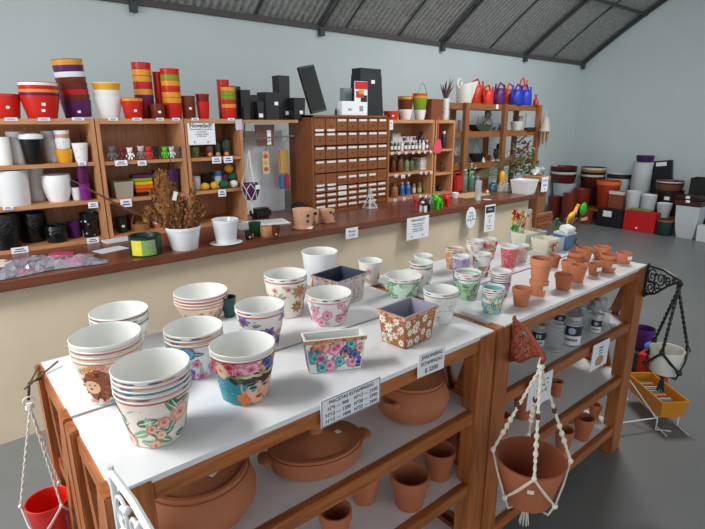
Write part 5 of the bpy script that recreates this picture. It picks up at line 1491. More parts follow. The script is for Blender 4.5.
def watering_can(label, xl, xr, yt, m, y=YR, z0=ZR3, spout=1, wide=1.0, handle=True):
    c = ony((xl + xr) / 2, yt, y); w = (xr - xl) * depth(c) / FPX; h = c.z - z0
    r = thing('watering_can', label, 'watering can', (c.x, y, z0), 0, 'watering cans on the rack')
    rb = w * .42 * wide; h *= .95
    b = MB(); b.lathe([(0, 0), (rb * .96, 0), (rb, .006), (rb * .92, h * .55), (rb * .70, h * .72), (rb * .62, h * .74), (rb * .56, h * .73), (rb * .62, h * .70), (rb * .86, h * .54), (rb * .9, .02), (0, .02)], m, seg=22, sy=.8); b.done('body', r)
    b = MB(); b.tube([(spout * rb * .7, 0, h * .18), (spout * rb * 1.15, 0, h * .50), (spout * w * .52, 0, h * .92)], [.022, .015, .011], m, 8); s_ = b.done('spout', r)
    if handle:
        b = MB(); b.tube([(-spout * rb * .85, 0, h * .22), (-spout * rb * 1.35, 0, h * .5), (-spout * rb * .9, 0, h * .88), (0, 0, h * .99), (spout * rb * .5, 0, h * .74)], .011, m, 8); b.done('handle', r)
    return r


# wide-mouthed white jug can
WC = M('#e2e2da', .4, .03)
c = ony(464, 80, 3.940); r = thing('watering_can', 'white wide-mouthed can with a loop handle at the rack end', 'watering can', (c.x + .02, 3.940, ZR3), 0, 'watering cans on the rack')
h = c.z - ZR3
b = MB(); b.lathe([(0, 0), (.082, 0), (.086, .008), (.098, h * .8), (.094, h * .8), (.080, .015), (0, .015)], WC, seg=24); b.done('body', r)
b = MB(); b.prism([(.02, .02), (.085, .02), (.20, h * .98), (-.08, h * .80)], .075, WC, Matrix(((1, 0, 0, 0), (0, 0, -1, .0375), (0, 1, 0, 0), (0, 0, 0, 1)))); b.done('spout', r, recalc=True)
b = MB(); b.tube([(-.095 + .035 * cos(2 * pi * i / 20), 0, h * .84 + .05 * sin(2 * pi * i / 20)) for i in range(20)], .011, WC, 8, closed=True); b.done('handle', r)
watering_can('orange-red can just behind the white wide-mouthed can', 470, 486, 77.5, M('#d23a18', .4, .04), 4.070, spout=1, wide=1.35)
watering_can('small bright red can with a thin spout, second in front row', 482, 496, 84, M('#d8301c', .4, .04), 3.930, wide=1.05)
watering_can('purple can in the middle of the rack top', 494, 507, 81.5, M('#54165e', .4, .05), 3.960, spout=-1, wide=1.3)
watering_can('orange can between the purple and blue ones', 503, 516, 82, M('#d8481c', .4, .05), 4.06, spout=-1, wide=1.3)
watering_can('large blue can nearest the orange one', 511, 525, 83, M('#1b35b0', .4, .05), 3.90, spout=-1, wide=1.3)
watering_can('second blue can with its spout towards the rack end', 519.5, 534.5, 83.5, M('#1e3cc0', .4, .05), 3.93, spout=1, wide=1.15)
watering_can('orange can mostly hidden, its top above the blue cans', 518, 530, 76, M('#d9552a', .4, .05), 4.110, spout=1, wide=1.0)
b = MB(); b.lathe([(0, 0), (.035, 0), (.038, .01), (.034, .06), (.014, .085), (.014, .11), (0, .11)], M('#b8281c', .4, .05), seg=18)
p = ony(536, 100, 3.86); o = tag(b.done('spray_bottle', None, (p.x, 3.86, ZR3)), 'red spray bottle at the far end of the rack top', 'bottle')
b = MB(); b.box((-.01, 0, .122), (.05, .02, .022), M('#c23a2a', .4)); b.done('trigger_head', o)

# shelf of statues
bw = thing('boat_planter', 'long dark green trough-like bowl on the upper rack shelf', 'planter', (ony(479, 133, YR - .04).x, YR - .03, ZR2))
b = MB(); prof = [(-.16, .075), (-.10, .02), (-.02, 0), (.10, .02), (.17, .05), (.16, .075)]
b.prism(prof, .15, M('#3a3d30', .6, .15), Matrix(((1, 0, 0, 0), (0, 0, -1, .075), (0, 1, 0, 0), (0, 0, 0, 1)))); b.done('trough', bw, recalc=True)
st = thing('garden_statue', 'pale grey small seated statue on the upper rack shelf', 'statue', (ony(490.5, 120, YR + .06).x, YR + .10, ZR2))
SG = M('#a9aaa6', .7, .08)
b = MB(); b.ball((0, 0, .09), (.05, .04, .09), SG, 14); b.done('torso', st)
b = MB(); b.ball((0, -.01, .195), (.034, .034, .038), SG, 12); b.done('head', st)
for s_ in (-1, 1):
    b = MB(); b.tube([(s_ * .04, -.01, .14), (s_ * .062, -.03, .09), (s_ * .02, -.05, .07)], [.016, .014, .012], SG, 8); b.done('arm', st)
el = thing('elephant_ornament', 'bluish grey low animal ornament beside the seated statue', 'ornament', (ony(496.5, 130, YR - .06).x, YR - .06, ZR2))
EG = M('#6e7780', .6, .1)
b = MB(); b.ball((0, 0, .055), (.065, .04, .04), EG, 14); b.done('body', el)
b = MB(); b.ball((-.07, 0, .06), (.033, .03, .032), EG, 12); b.tube([(-.095, 0, .06), (-.115, 0, .03), (-.11, 0, .012)], [.014, .011, .008], EG, 8); b.done('head', el)
for sx in (-1, 1):
    for sy in (-1, 1):
        b = MB(); b.tube([(sx * .035, sy * .02, .04), (sx * .037, sy * .02, .001)], [.015, .016], EG, 8); b.done('leg', el)
br_ = thing('twig_bunch', 'dark twiggy bunch standing on the upper rack shelf', 'twigs', (ony(475, 128, YR + .07).x, YR + .0, ZR2))
for k in range(8):
    a = rnd.uniform(-.08, .08); b = MB(); b.tube([(a * .3, 0, 0), (a * .7, rnd.uniform(-.02, .02), .08), (a * 1.1, rnd.uniform(-.03, .03), rnd.uniform(.14, .2))], [.004, .003, .0015], M('#4a3a30', .9, .1), 5); b.done('twig', br_)
for lb, xl, xr, yt, col, y in [('brown pot beside the rack post, upper rack shelf', 501.5, 507.5, 119, '#7a3420', 4.040), ('white mug-shaped pot on the upper rack shelf', 510.5, 523, 121.5, '#dcdcd4', 3.940), ('white small pot in the end bay of the upper rack shelf', 457.5, 463, 120, '#c4c6c4', 3.960)]:
    sp('ceramic_pot', lb, xl, xr, yt, ZR2, col, y=y, ratio=.78, inner=GLOSSW if 'white' in lb else None)
flatbox('storage_box', 'dark brown small box at the far end of the upper rack shelf', 'box', 525.5, 534, 127.5, 134, 3.85, .06, M('#33221a', .6, .05), ZR2)
flatbox('board_panel', 'pale narrow board leaning upright at the back of the upper rack shelf', 'board', 524.5, 530, 113, 134, 3.9, .02, M('#aab2b4', .5, .04), ZR2)

# middle rack shelf
kb = thing('hanging_basket', 'black hanging planter bowl with a thin handle, middle rack shelf', 'planter', (ony(477, 158, 3.960).x, 3.960, ZR1))
b = MB(); b.lathe([(0, 0), (.05, 0), (.095, .05), (.105, .10), (.098, .10), (.088, .05), (.045, .008), (0, .008)], M('#1b1c1e', .5, .1), seg=22); b.done('bowl', kb)
b = MB(); b.tube([(-.1, 0, .10), (-.09, 0, .2), (-.03, 0, .27), (0.09, 0, .10)], .003, M('#3a3c3e', .5, metal=.5), 5); b.done('handle', kb)
gg = thing('gorilla_ornament', 'dark seated animal ornament on the middle rack shelf', 'ornament', (ony(497, 158, 4.030).x, 4.030, ZR1))
GB = M('#26272a', .7, .12)
b = MB(); b.ball((0, 0, .075), (.06, .05, .075), GB, 14); b.done('body', gg)
b = MB(); b.ball((0, -.015, .17), (.036, .036, .038), GB, 12); b.ball((0, -.048, .16), (.018, .014, .014), GB, 8); b.done('head', gg)
for s_ in (-1, 1):
    b = MB(); b.tube([(s_ * .05, 0, .13), (s_ * .08, -.02, .07), (s_ * .065, -.04, .01)], [.022, .02, .018], GB, 8); b.done('arm', gg)
    b = MB(); b.tube([(s_ * .03, -.02, .03), (s_ * .045, -.06, .022), (s_ * .045, -.075, .006)], [.024, .02, .014], GB, 8); b.done('leg', gg)
for k, (lb, xl, xr) in enumerate([('white little round pot with a black centre, first of two', 490, 494.5), ('white little round pot with a black centre, nearer the post', 495.3, 500)]):
    sp('ceramic_pot', lb, xl, xr, 159.5, ZR1, '#d9d9d4', y=3.860, ratio=.8, style='belly', inner=BLACK)
cn = thing('gnome_ornament', 'small white cone-shaped figure before the black hanging bowl', 'ornament', (ony(483, 165, 3.865).x, 3.865, ZR1))
b = MB(); b.lathe([(0, 0), (.022, 0), (.02, .02), (.008, .05), (0, .065)], M('#dcdcd8', .5, .03), seg=14); b.done('body', cn)
b = MB(); b.ball((0, -.012, .036), .010, M('#d9b49a', .6), 8); b.done('face', cn)
fo = thing('metal_flower', 'white and silver metal flower ornament in the end bay', 'ornament', (ony(456, 166, 3.940).x, 3.940, ZR1))
b = MB(); b.tube([(0, 0, 0), (0, 0, .12)], .004, STEELG, 6); b.lathe([(0, 0), (.03, 0), (.028, .006), (0, .008)], STEELG, seg=14); b.done('stand', fo)
for k in range(8):
    a = k * pi / 4; b = MB(); b.ball((.035 * cos(a), -.005, .14 + .035 * sin(a)), (.02, .006, .012), M('#c9ccca', .4, .05), 8, (0, -a, 0)); b.done('petal', fo)
b = MB(); b.ball((0, -.01, .14), .014, WHITE, 8); b.done('flower_centre', fo)

b = MB(); b.box((0, 0, .21), (.42, .22, .42), M('#6a2a20', .6, .12), bev=.006); tag(b.done('storage_box', None, (5.32, 4.0, .6005)), 'dark red box standing low in the middle bay of the wooden rack', 'box')
for lb, xl, xr, yt, z_, col, y_ in [('small tan pot in the first bay of the middle rack shelf', 460, 464.5, 158, ZR1, '#b08a60', 3.93), ('small rust pot behind the black hanging bowl', 487, 491, 155, ZR1, '#8a4028', 4.05), ('grey-green small pot at the back of the upper rack shelf', 482.5, 486.5, 121, ZR2, '#7a8a78', 4.06), ('small cream pot behind the white mug-shaped pot', 518.5, 523, 116, ZR2, '#d8ccb4', 4.0)]:
    sp('ceramic_pot', lb, xl, xr, yt, z_, col, y=y_, ratio=.75)
# big leafy potted plant
pl = thing('potted_plant', 'bushy potted plant with dull green and reddish leaves in the rack end bay', 'plant', (ony(524, 165, 3.66).x, 3.60, .8556))
pl.location = (ony(524, 175, 3.62).x - .06, 3.60, ZC + .0005)
pl.location.x = min(pl.location.x, 4.76)
b = MB(); b.lathe([(0, 0), (.055, 0), (.075, .11), (.070, .11), (.052, .01), (0, .01)], M('#5a2a5e', .5, .1), seg=20); b.done('pot', pl)
PLM = [M(c_, .6, .15, scale=40) for c_ in ('#4f5f38', '#6a6a40', '#5a4a34', '#7a8454', '#7a3a3a')]
tgt = [ony(px, py, 3.62) - Vector(pl.location) for px, py in ((517, 145), (522, 150), (528, 155), (533, 165), (514, 160), (520, 165), (526, 170), (534, 175), (512, 172), (524, 140), (530, 148), (518, 155), (522, 160), (528, 163), (516, 168), (536, 170))]
g = random.Random(9)
for k, tt in enumerate(tgt):
    b = MB(); b.tube([(0, 0, .1), tt * .5 + Vector((0, 0, .06)), tt], [.004, .003, .002], PLM[k % 2], 5); b.done('stem', pl)
b = MB()
for k in range(300):
    tt = g.choice(tgt); c_ = tt + Vector((g.uniform(-.06, .06), g.uniform(-.06, .06), g.uniform(-.05, .05)))
    b.ball(c_, (g.uniform(.022, .042), g.uniform(.010, .018), .003), PLM[4 if c_.z > .36 and g.random() < .5 else g.randrange(4)], 6, (g.uniform(-1, 1), g.uniform(-1, 1), g.uniform(0, 6)))
b.done('foliage', pl)
for k, (lb, px, col, w_) in enumerate([('small yellow-orange ball-topped bottle behind the clear bottles', 509.5, '#d99a2a', 6), ('small orange pot before the bushy plant', 520.5, '#b8643a', 6), ('small green pot before the bushy plant', 528, '#6a9a3a', 5.5)]):
    y = 3.25
    c = ony(px, 176, y); x_ = min(c.x, 4.86)
    b = MB(); R = w_ / 2 * depth(c) / FPX
    if k == 0:
        b.lathe([(0, 0), (R, 0), (R, .06), (R * .9, .12), (R * 1.0, .15), (R * .9, .19), (R * .5, .21), (0, .215)], M(col, .4, .05), seg=18)
    else:
        b.lathe([(0, 0), (R * .7, 0), (R, .075), (R * .9, .075), (R * .6, .01), (0, .01)], M(col, .5, .05), seg=18)
    tag(b.done(['ball_topped_bottle', 'plastic_pot', 'plastic_pot'][k], None, (x_, y - .0 + .05 * k, ZC + .0005)), lb, ['bottle', 'flower pot', 'flower pot'][k])
# red can on the counter
rc = thing('jerrycan', 'red plastic can on the counter behind the glass cylinder', 'can', (ony(457, 190, 3.5).x, 3.5, ZC + .0005))
b = MB(); b.box((0, 0, .085), (.16, .10, .17), M('#b0261e', .45, .08), bev=.015); b.done('body', rc)
b = MB(); b.tube([(-.06, 0, .165), (-.05, 0, .205), (.04, 0, .205), (.06, 0, .165)], .011, M('#a8241c', .45, .05), 8); b.done('handle', rc)
b = MB(); b.lathe([(.018, .17), (.018, .195), (0, .195)], M('#c23a2a', .4), c=(.055, -.02, 0), seg=12); b.done('cap', rc)
p = onz(472, 198.5, ZC); b = MB(); b.box((0, 0, .007), (.42, .22, .012), M('#c9a478', .6, .06), bev=.003); tag(b.done('cutting_board', None, (p.x + .12, p.y + .12, ZC + .0005), .05), 'flat tan board lying under the green bottles', 'board')
# hanging decoration at the rack end
wc_ = thing('wind_chime', 'pale speckled hanging wind chime with bamboo pipes at the rack end', 'wind chime', tuple(ony(546, 118, 3.73)))
b = MB(); b.tube([(0, 0, .02), (0, .0, .10)], .003, CORD, 5); b.tube([(0, 0, .1), (6.48 - wc_.location.x, 3.815 - wc_.location.y, .12)], .003, CORD, 5); b.done('cord', wc_)
b = MB(); b.lathe([(0, .02), (.03, .015), (.07, -.16), (.075, -.17), (.068, -.165), (.02, .0)], M('#b9b4aa', .7, .35, scale=60), seg=18); b.done('shade', wc_)
for k in range(7):
    a = k * 2 * pi / 7; b = MB(); b.tube([(.05 * cos(a), .05 * sin(a), -.16), (.05 * cos(a), .05 * sin(a), -.30 - .035 * (k % 3))], .009, M('#a9855c', .7, .1), 7); b.done('pipe', wc_)

# ------------------------------------------------------------------ back of the terracotta table
ZT_ = .9655
CRM = M('#d9dcc8', .5, .03)


def sq_at(label, xl, xr, yt, xb, yb, m, taper, turn=0.0, name='square_pot', **kw):
    """square pot standing on the table; front of the base given"""
    p = onz(xb, yb, ZT_); w = (xr - xl) * depth((p.x, p.y + .04, ZT_ + .08)) / FPX * .82
    y = p.y + w * taper / 2
    return square_pot(label, xl, xr, yt + 3, ZT_, y, m, name=name, taper=taper, turn=turn, **kw)


sq_at('front cream square pot without print, beside the coral red pot', 514, 534, 229, 526, 250, CRM, .72, -.12)
sq_at('second cream square pot just behind the front one', 523, 543, 227.5, 534, 243, M('#d2d6c2', .5, .03), .72, -.12)
o = sq_at('cream square pot printed with small brown pictures', 534.5, 556, 235, 545, 255, M('#e6dfc8', .5, .03), .76, -.1)
hh = max(v.co.z for v in o.data.vertices); ww = max(v.co.x for v in o.data.vertices) * 2
b = MB()
mfq = lambda s, t, l: Vector((s * (.80 + .2 * t / hh), -ww / 2 * (.80 + .2 * t / hh) - l, t))
b.decal(mfq, 0.012, hh * .42, blob(.020, 6, .12, 16), M('#a9604a', .5, .1), .002)
b.decal(mfq, 0.012, hh * .42, blob(.010, 5, .1, 12), M('#e0c4a8', .5, .0), .003)
g = random.Random(3)
for k in range(26):
    b.decal(mfq, g.uniform(-ww * .4, ww * .4), g.choice([hh * .2, hh * .75, hh * .6]) + g.uniform(-.006, .006), blob(g.uniform(.002, .0045), 3, .2, 8), M(g.choice(['#7a6a4a', '#9a5a4a', '#8a8a6a']), .5, 0), .002)
b.done('print', o)
sq_at('translucent pale blue-white square pot behind the printed cream one', 551, 565, 233, 559, 251, M('#cdd8de', .3, .03), .9, -.1)
p = onz(571.5, 250.5, ZT_)
tb = thing('storage_tub', 'blue-filled tub with a white lid at the table end', 'tub', (p.x + .01, p.y + .05, ZT_), -.1)
b = MB(); b.box((0, 0, .038), (.072, .078, .076), M('#5f86a8', .3, .3, scale=50), taper=.9, bev=.004); b.done('tub', tb)
b = MB(); b.box((0, 0, .083), (.078, .084, .012), M('#cfd3da', .35, .02), bev=.003); b.done('rim', tb)
b = MB(); b.box((0, -.012, .105), (.066, .05, .026), WHITE, rot=(.35, 0, 0), bev=.003); b.done('lid', tb)
# wooden plaque on a stick, coloured pinwheel, angel figure stand on the back table
YQ = 1.475
pq = ony(543, 220, YQ)
pw = thing('wooden_plaque', 'wooden plaque of stacked reddish boards on a stick behind the cream pots', 'sign', (pq.x, YQ, ZT_))
pb, pt_ = ony(543, 228, YQ).z - ZT_, ony(543, 212.5, YQ).z - ZT_
for k in range(4):
    b = MB(); zz = pb + (pt_ - pb) * (k + .5) / 4; b.box((.003 * (-1) ** k, -.008, zz), (.155 - .008 * (k % 2), .014, (pt_ - pb) / 4 * .93), M(['#a9653f', '#b87248', '#a25d38', '#b06a42'][k], .65, .12), bev=.002); b.done('board', pw)
b = MB(); b.box((0, .006, pb / 2 + .01), (.014, .012, pb + .03), M('#8a5a3a', .7, .1)); b.done('stick', pw)
b = MB(); b.lathe([(0, 0), (.03, 0), (.03, .008), (0, .008)], M('#8a5a3a', .7, .1), seg=16); b.done('foot', pw)
pq = ony(515, 221, YQ)
pn = thing('pinwheel_bunch', 'bunch of little red, yellow and green pinwheels by the counter front', 'pinwheels', (pq.x, YQ, ZT_))
zz = pq.z - ZT_
b = MB(); b.lathe([(0, 0), (.022, 0), (.028, .06), (.024, .06), (.02, .006), (0, .006)], M('#b9bcc0', .4, .05), seg=16); b.done('cup', pn)
g = random.Random(8)
for k in range(12):
    dx, dz = g.uniform(-.045, .045), g.uniform(-.055, .05); cc = M(['#c8202c', '#e0b82a', '#3aa83a', '#8a1a2a', '#e8d9c0', '#c89a2a'][k % 6], .35, .05)
    b = MB(); b.tube([(0, 0, .008), (dx, -.005 - .004 * k, zz + dz)], .0016, M('#c9b48a', .7), 5); sp_ = b.done('stick', pn)
    b = MB(); b.prism([(.027 * (1 if i % 2 else .45) * cos(i * pi / 5), .027 * (1 if i % 2 else .45) * sin(i * pi / 5)) for i in range(10)], .004, cc, Matrix(((1, 0, 0, dx), (0, 0, -1, -.006 - .004 * k), (0, 1, 0, zz + dz), (0, 0, 0, 1)))); b.done('pinwheel', sp_, recalc=True)
pq = ony(528, 222, YQ)
an = thing('angel_figure', 'beige winged figure with a grey head between pinwheels and plaque', 'figurine', (pq.x, YQ, ZT_))
zt2 = ony(528, 209, YQ).z - ZT_
AM = M('#c9a684', .6, .1)
b = MB(); b.lathe([(0, 0), (.032, 0), (.022, zt2 * .45), (.016, zt2 * .75), (0, zt2 * .78)], AM, seg=16); b.done('robe', an)
b = MB(); b.ball((0, -.004, zt2 * .9), (.017, .016, .019), M('#a4a8ac', .6, .05), 10); b.done('head', an)
for s_ in (-1, 1):
    b = MB(); b.ball((s_ * .026, .008, zt2 * .62), (.018, .005, zt2 * .2), AM, 10, (0, s_ * .4, 0)); b.done('wing', an)

# garden stakes in a bucket on the floor past the table end
gs = thing('stake_bucket', 'dark floor bucket past the table end holding long garden stakes', 'bucket', (3.62, 1.98, 0))
b = MB(); b.lathe([(0, 0), (.13, 0), (.17, .36), (.16, .36), (.12, .012), (0, .012)], M('#2a2d2c', .5, .1), seg=24); b.done('tub', gs)
def stake_spot(px, py, y): return ony(px, py, y)


for k, (nm, lb, px, py, col) in enumerate([('animal_stake', 'yellow giraffe-like garden stake rising from the bucket', 573, 213, '#dca21e'), ('disc_stake', 'bright green round garden stake beside the yellow one', 583.5, 209, '#22b822'), ('leaf_stake', 'dark stemmed garden stake with green leaves near the plaque', 557, 222, '#2f7a2a'), ('leaf_stake', 'dark stemmed garden stake behind the white lid', 566, 221, '#2a3a30'), ('leaf_stake', 'reddish brown garden stake near the green disc', 576, 217, '#6a2f22')]):
    p = ony(px, py, 1.98 + .03 * (k - 2))
    bx_, by_ = 3.62 + .05 * (k - 2), 1.98 + .03 * (k - 2)
    r = thing(nm, lb, 'garden stake', (bx_, by_, .014))
    top = Vector((p.x - bx_, 0, p.z - .014))
    b = MB(); b.tube([(0, 0, 0), top], .006, M('#2a2220', .6, .05), 6); b.done('stem', r)
    mc = M(col, .45, .06); b = MB()
    if nm == 'disc_stake':
        b.ball(top, (.052, .012, .052), mc, 20); b.done('disc', r)
        b = MB(); b.box(top + Vector((.02, -.005, -.085)), (.10, .01, .022), M('#d9a86a', .5)); b.done('name_board', r)
    elif nm == 'animal_stake':
        b.ball(top + Vector((-.02, 0, -.02)), (.055, .018, .026), mc, 12, (0, -.35, 0)); b.tube([top + Vector((.03, 0, .0)), top + Vector((.055, 0, .045))], [.016, .012], mc, 8); b.ball(top + Vector((.07, 0, .05)), (.024, .013, .014), mc, 10, (0, .4, 0)); b.done('body', r)
        for q in (-.06, -.02, .02):
            b = MB(); b.tube([top + Vector((q, 0, -.02)), top + Vector((q - .02, 0, -.075))], .007, mc, 6); b.done('leg', r)
    else:
        for q in range(9):
            a = rnd.uniform(-1.2, 1.2); b.ball(top + Vector((.05 * sin(a) * 1.2, rnd.uniform(-.02, .02), -.035 * q + .02)), (.032, .008, .012), mc, 8, (0, a, 0))
        b.done('leaves', r)

# ------------------------------------------------------------------ right-hand wall: floor stock
b = MB(); bx = (8.27, 8.72); by = (2.45, 4.36)
WB = thing('low_bench', 'low reddish wooden bench along the far wall carrying the big pots', 'bench', (8.62, 3.56, 0))
for k in range(6):
    b = MB(); b.box((-.29 + .118 * k, 0, .195), (.108, 1.75, .028), RY); b.done('plank', WB)
for yy_ in (-.8, 0, .8):
    b = MB(); b.box((0, yy_, .0905), (.68, .06, .181), RX); b.done('support', WB)
ZBN = .2095


def fl(name, label, xl, xr, yt, X, z0, col, style='lip', ratio=.78, n=1, bodies=None, desc=None, where='', inner=None, rims=None, yb=None, cat='flower pot', fill=.8, deco=None, dy=0.0):
    xc = (xl + xr) / 2
    if z0 is None:
        z0 = onx(xc, yb, X).z
    c = onx(xc, yt + 6, X); R = (xr - xl) / 2 * depth(c) / FPX; h = onx(xc, yt, X).z - z0
    gap = h * fill / (n + .9) if n > 1 else 0
    m = M(col, .4, .04) if isinstance(col, str) else col
    return stack(name, cat, desc or '', where, c.x, c.y, z0, R, R * ratio, h, n, gap, m, inner or m, style, t=.006, bodies=[M(q, .4, .04) for q in bodies] if bodies else None, lab=label, seg=28, rims=rims, deco=deco), c, R, h


MR = '#5c1f1c'
o, c, R, h = fl('plastic_pot', 'large pale grey bucket under a stack of maroon bowls by the wall corner', 553, 575.5, 182.5, 8.45, ZBN, '#c3cbd0')
zt3 = o[0].location.z + h
fl('plastic_bowl', '', 551.5, 576, 166, 8.45, zt3 + .002, MR, n=4, bodies=[MR, '#d9d9d6', '#1c1a1a', MR], desc='maroon and black bowls with white rims', where='on the pale grey bucket', ratio=.86, fill=.75)
o, c, R, h = fl('plastic_pot', 'dark brown big pot under the olive and white bowls', 580, 605, 186, 8.80, ZBN, '#3a1c18')
fl('plastic_bowl', '', 581.5, 605, 167, 8.80, o[0].location.z + h + .002, MR, n=5, bodies=[MR, '#d9d9d6', '#181818', '#c07a1e', '#d9dcd6'], desc='bowls with an olive-orange band', where='stacked on the dark brown pot', ratio=.86, fill=.7)
fl('square_planter', 'reddish brown square planter before the dark brown big pot', 573, 590, 188.80, 8.36, ZBN, '#7a2f1e', ratio=.92)
fl('plastic_pot', 'orange-red tall pot with an orange band at its rim', 597, 620, 180.5, 8.46, ZBN, '#a8321a', style='band', ratio=.74, rims=[M('#d9722a', .4, .03)])
fl('plastic_pot', 'wide white pot with a black rim behind the orange-red pot', 607.5, 630.5, 173.5, 8.84, ZBN, '#cdd0cf', style='band', ratio=.7, rims=[M('#1a1b1d', .4, .05)])
fl('plastic_pot', '', 633.5, 652, 162, 8.80, ZBN, '#c9ced2', n=3, bodies=['#c9ced2', '#c9ced2', '#d2d6d9'], desc='tall slim white pots', where='against the far wall, purple pot above', ratio=.84, fill=.85)
c = onx(645, 160, 8.80)
fl('plastic_pot', 'purple pot with a white sticker topping the tall white stack', 636.5, 653, 155.5, 8.79, onx(643, 161.5, 8.80).z + .004, '#4a1a62', ratio=.9)
# wall-leaning black patterned wrap
p0, p1 = onx(661, 197, 8.9), onx(664, 161, 8.95)
b = MB(); hgt = p1.z - ZBN; b.box((0, 0, hgt / 2), (.06, .30, hgt), M('#1a1b1e', .35, .5, scale=14), bev=.01)
o = tag(b.done('planter_tray', None, (8.93, p0.y - .02, ZBN + .012), (-.14, 0.04, 0)), 'black mottled tall planter tray leaning on the far wall', 'tray')
b = MB(); b.box((-.032, 0, hgt * .93), (.003, .15, .06), STICK); b.done('sticker', o)
o, c, R, h = fl('plastic_pot', 'dark brown large pot with a price sticker under brown and white bowls', 657, 682, 190, 8.66, ZBN, '#2e1a16', ratio=.86)
b = MB(); b.box((0, 0, 0), (.003, .07, .05), STICK); b.done('sticker', o[0], (-R * .985, -.03, h * .72))
fl('plastic_bowl', '', 657, 682, 180.5, 8.66, ZBN + h + .002, '#6a3a28', n=3, bodies=['#7a4a34', '#1c1a1a', '#d9d9d6'], desc='brown, black and white wide bowls', where='on the dark brown large pot', ratio=.9, fill=.6)
for lb, xl, xr, yt, X in [('white cylinder pot with a ribbed rim beside the boxed planter', 626.8, 641, 191, 8.36), ('white cylinder pot with faint leaf marks above the red box', 641.8, 656, 194.5, 8.36)]:
    fl('white_pot', lb, xl, xr, yt, X, ZBN, '#ccd1d3', ratio=.86, style='band' if 'ribbed' in lb else 'lip', inner=GLOSSW, deco=[('stem', 10, (.02, .035), '#8a9498')] if 'leaf' in lb else None)
fl('white_pot', 'small white tapered pot with a grey emblem beside the green pot', 657, 671, 203, 8.36, ZBN, '#cfd4d6', ratio=.72, deco=[('stem', 8, (.02, .03), '#8a9498')], inner=GLOSSW)


def wbox(name, label, cat, xl, xr, yt, X, z0, dp, m, yb=None, lid=None, turn=0.0, sticker=None, bev=.006, taper=1.0):
    a, b_ = onx(xl, yt, X), onx(xr, yt, X)
    if z0 is None:
        z0 = onx((xl + xr) / 2, yb, X).z
    w = a.y - b_.y; h = (a.z + b_.z) / 2 - z0
    b = MB(); b.box((dp / 2, 0, h / 2), (dp, w, h), m, bev=bev, taper=taper)
    o = tag(b.done(name, None, (X, (a.y + b_.y) / 2, z0), turn), label, cat)
    if lid:
        b = MB(); b.box((dp / 2, 0, h - .03), (dp * 1.02, w * 1.02, .05), lid); b.done('lid', o)
    if sticker:
        b = MB(); b.box((-.002, sticker[0] * w, sticker[1] * h), (.003, sticker[2], sticker[2] * .7), STICK); b.done('sticker', o)
    return o


wbox('box_planter', 'terracotta brown box planter with a white top band', 'planter', 609.5, 624, 191, 8.28, ZBN, .07, M('#8a4a30', .5, .06), lid=M('#d9d6d0', .5), sticker=(-.1, .25, .0))
wbox('box_planter', 'long black box planter with a white price card on the floor', 'planter', 597.5, 624, 209.5, 8.06, .0005, .17, M('#17181b', .45, .08), sticker=(.1, .74, .13))
wbox('box_planter', 'bright red box planter on the floor below the white pots', 'planter', 624.5, 657, 212, 8.06, .0005, .17, M('#c4161c', .4, .05), sticker=(.05, .18, .03))
ol = wbox('olive_tray', 'olive green shallow tray lying on the red box planter', 'tray', 628, 651, 209.5, 8.08, onx(640, 212, 8.06).z + .004, .12, M('#7f8a2a', .4, .05))
o, c, R, h = fl('plastic_pot', 'dark green squat pot with a terracotta rim on the floor', 657, 673, 219, 8.10, .0005, '#123a34', style='band', ratio=.8, rims=[M('#9a5034', .5, .05)])
# big square white pot with brown pots nested
c = onx(688, 233, 8.2)


def sqx(label, xl, xr, yt, X, z0, m, taper, rim=None, sticker=False, dpt=1.0):
    a, b_ = onx(xl, yt, X), onx(xr, yt, X); w = (a.y - b_.y) * .96; h = onx((xl + xr) / 2, yt, X).z - z0
    b = MB(); k = .006

    def ring(f, z, i=0.0):
        return [b.bm.verts.new((sx * (w / 2 * f - i) * dpt, sy * (w / 2 * f - i), z)) for sx, sy in ((-1, -1), (1, -1), (1, 1), (-1, 1))]
    prof = [(taper, 0), (taper + (1 - taper) * .45, h * .25), (taper + (1 - taper) * .8, h * .6), (.99, h * .96)]
    rr = [ring(f, z) for f, z in prof] + [ring(1, h), ring(1, h, k), ring(taper, .02, k)]
    b.face(rr[0][::-1], m); b.face(rr[-1], m)
    for q, (A, B) in enumerate(zip(rr, rr[1:])):
        for i in range(4):
            b.face([A[i], A[(i + 1) % 4], B[(i + 1) % 4], B[i]], (rim or m) if q in (3, 4) else m)
    o = tag(b.done('square_pot', None, (X + w * dpt / 2, (a.y + b_.y) / 2, z0)), label, 'flower pot')
    if sticker:
        b = MB(); b.box((-w * dpt / 2 - .003, 0, h * .92), (.004, .05, .035), STICK); b.done('sticker', o)
    return o, h


o, h = sqx('large white square tapering pot under two brown ones', 675.5, 701.5, 206.5, 8.04, .0005, M('#c4cace', .4, .03), .66)
x_ = o.location.x
for k, (lb, yt, col) in enumerate([('brown square pot nested directly in the large white one', 201, '#4a251c'), ('upper black-brown square pot nested above the brown one', 197, '#2a1a18')]):
    a = onx(688, yt, 8.04)
    h = (sqx if 0 else onx)(688, 206.5, 8.04).z if k == 0 else onx(688, 201, 8.03).z
    sqx(lb, 674 + .5 * k, 702.5 - .5 * k, yt, 8.03, h + .002, M(col, .45, .05), .92, rim=M('#7a4630', .5, .05), sticker=True)
sqx('tall black square planter at the far end of the wall stock', 690, 722, 179, 8.5, .0005, M('#141517', .4, .08), .95, sticker=False, dpt=.7)
wbox('low_planter', 'low white box planter on the floor beside the large white pot', 'planter', 697, 716, 226.5, 8.0, .0005, .16, M('#d0d4d6', .4, .03), taper=.9)
fl('plastic_pot', 'reddish brown squat pot on the floor behind the garden stakes', 578.80, 593, 211, 8.1, .0005, '#84341e', ratio=.86)
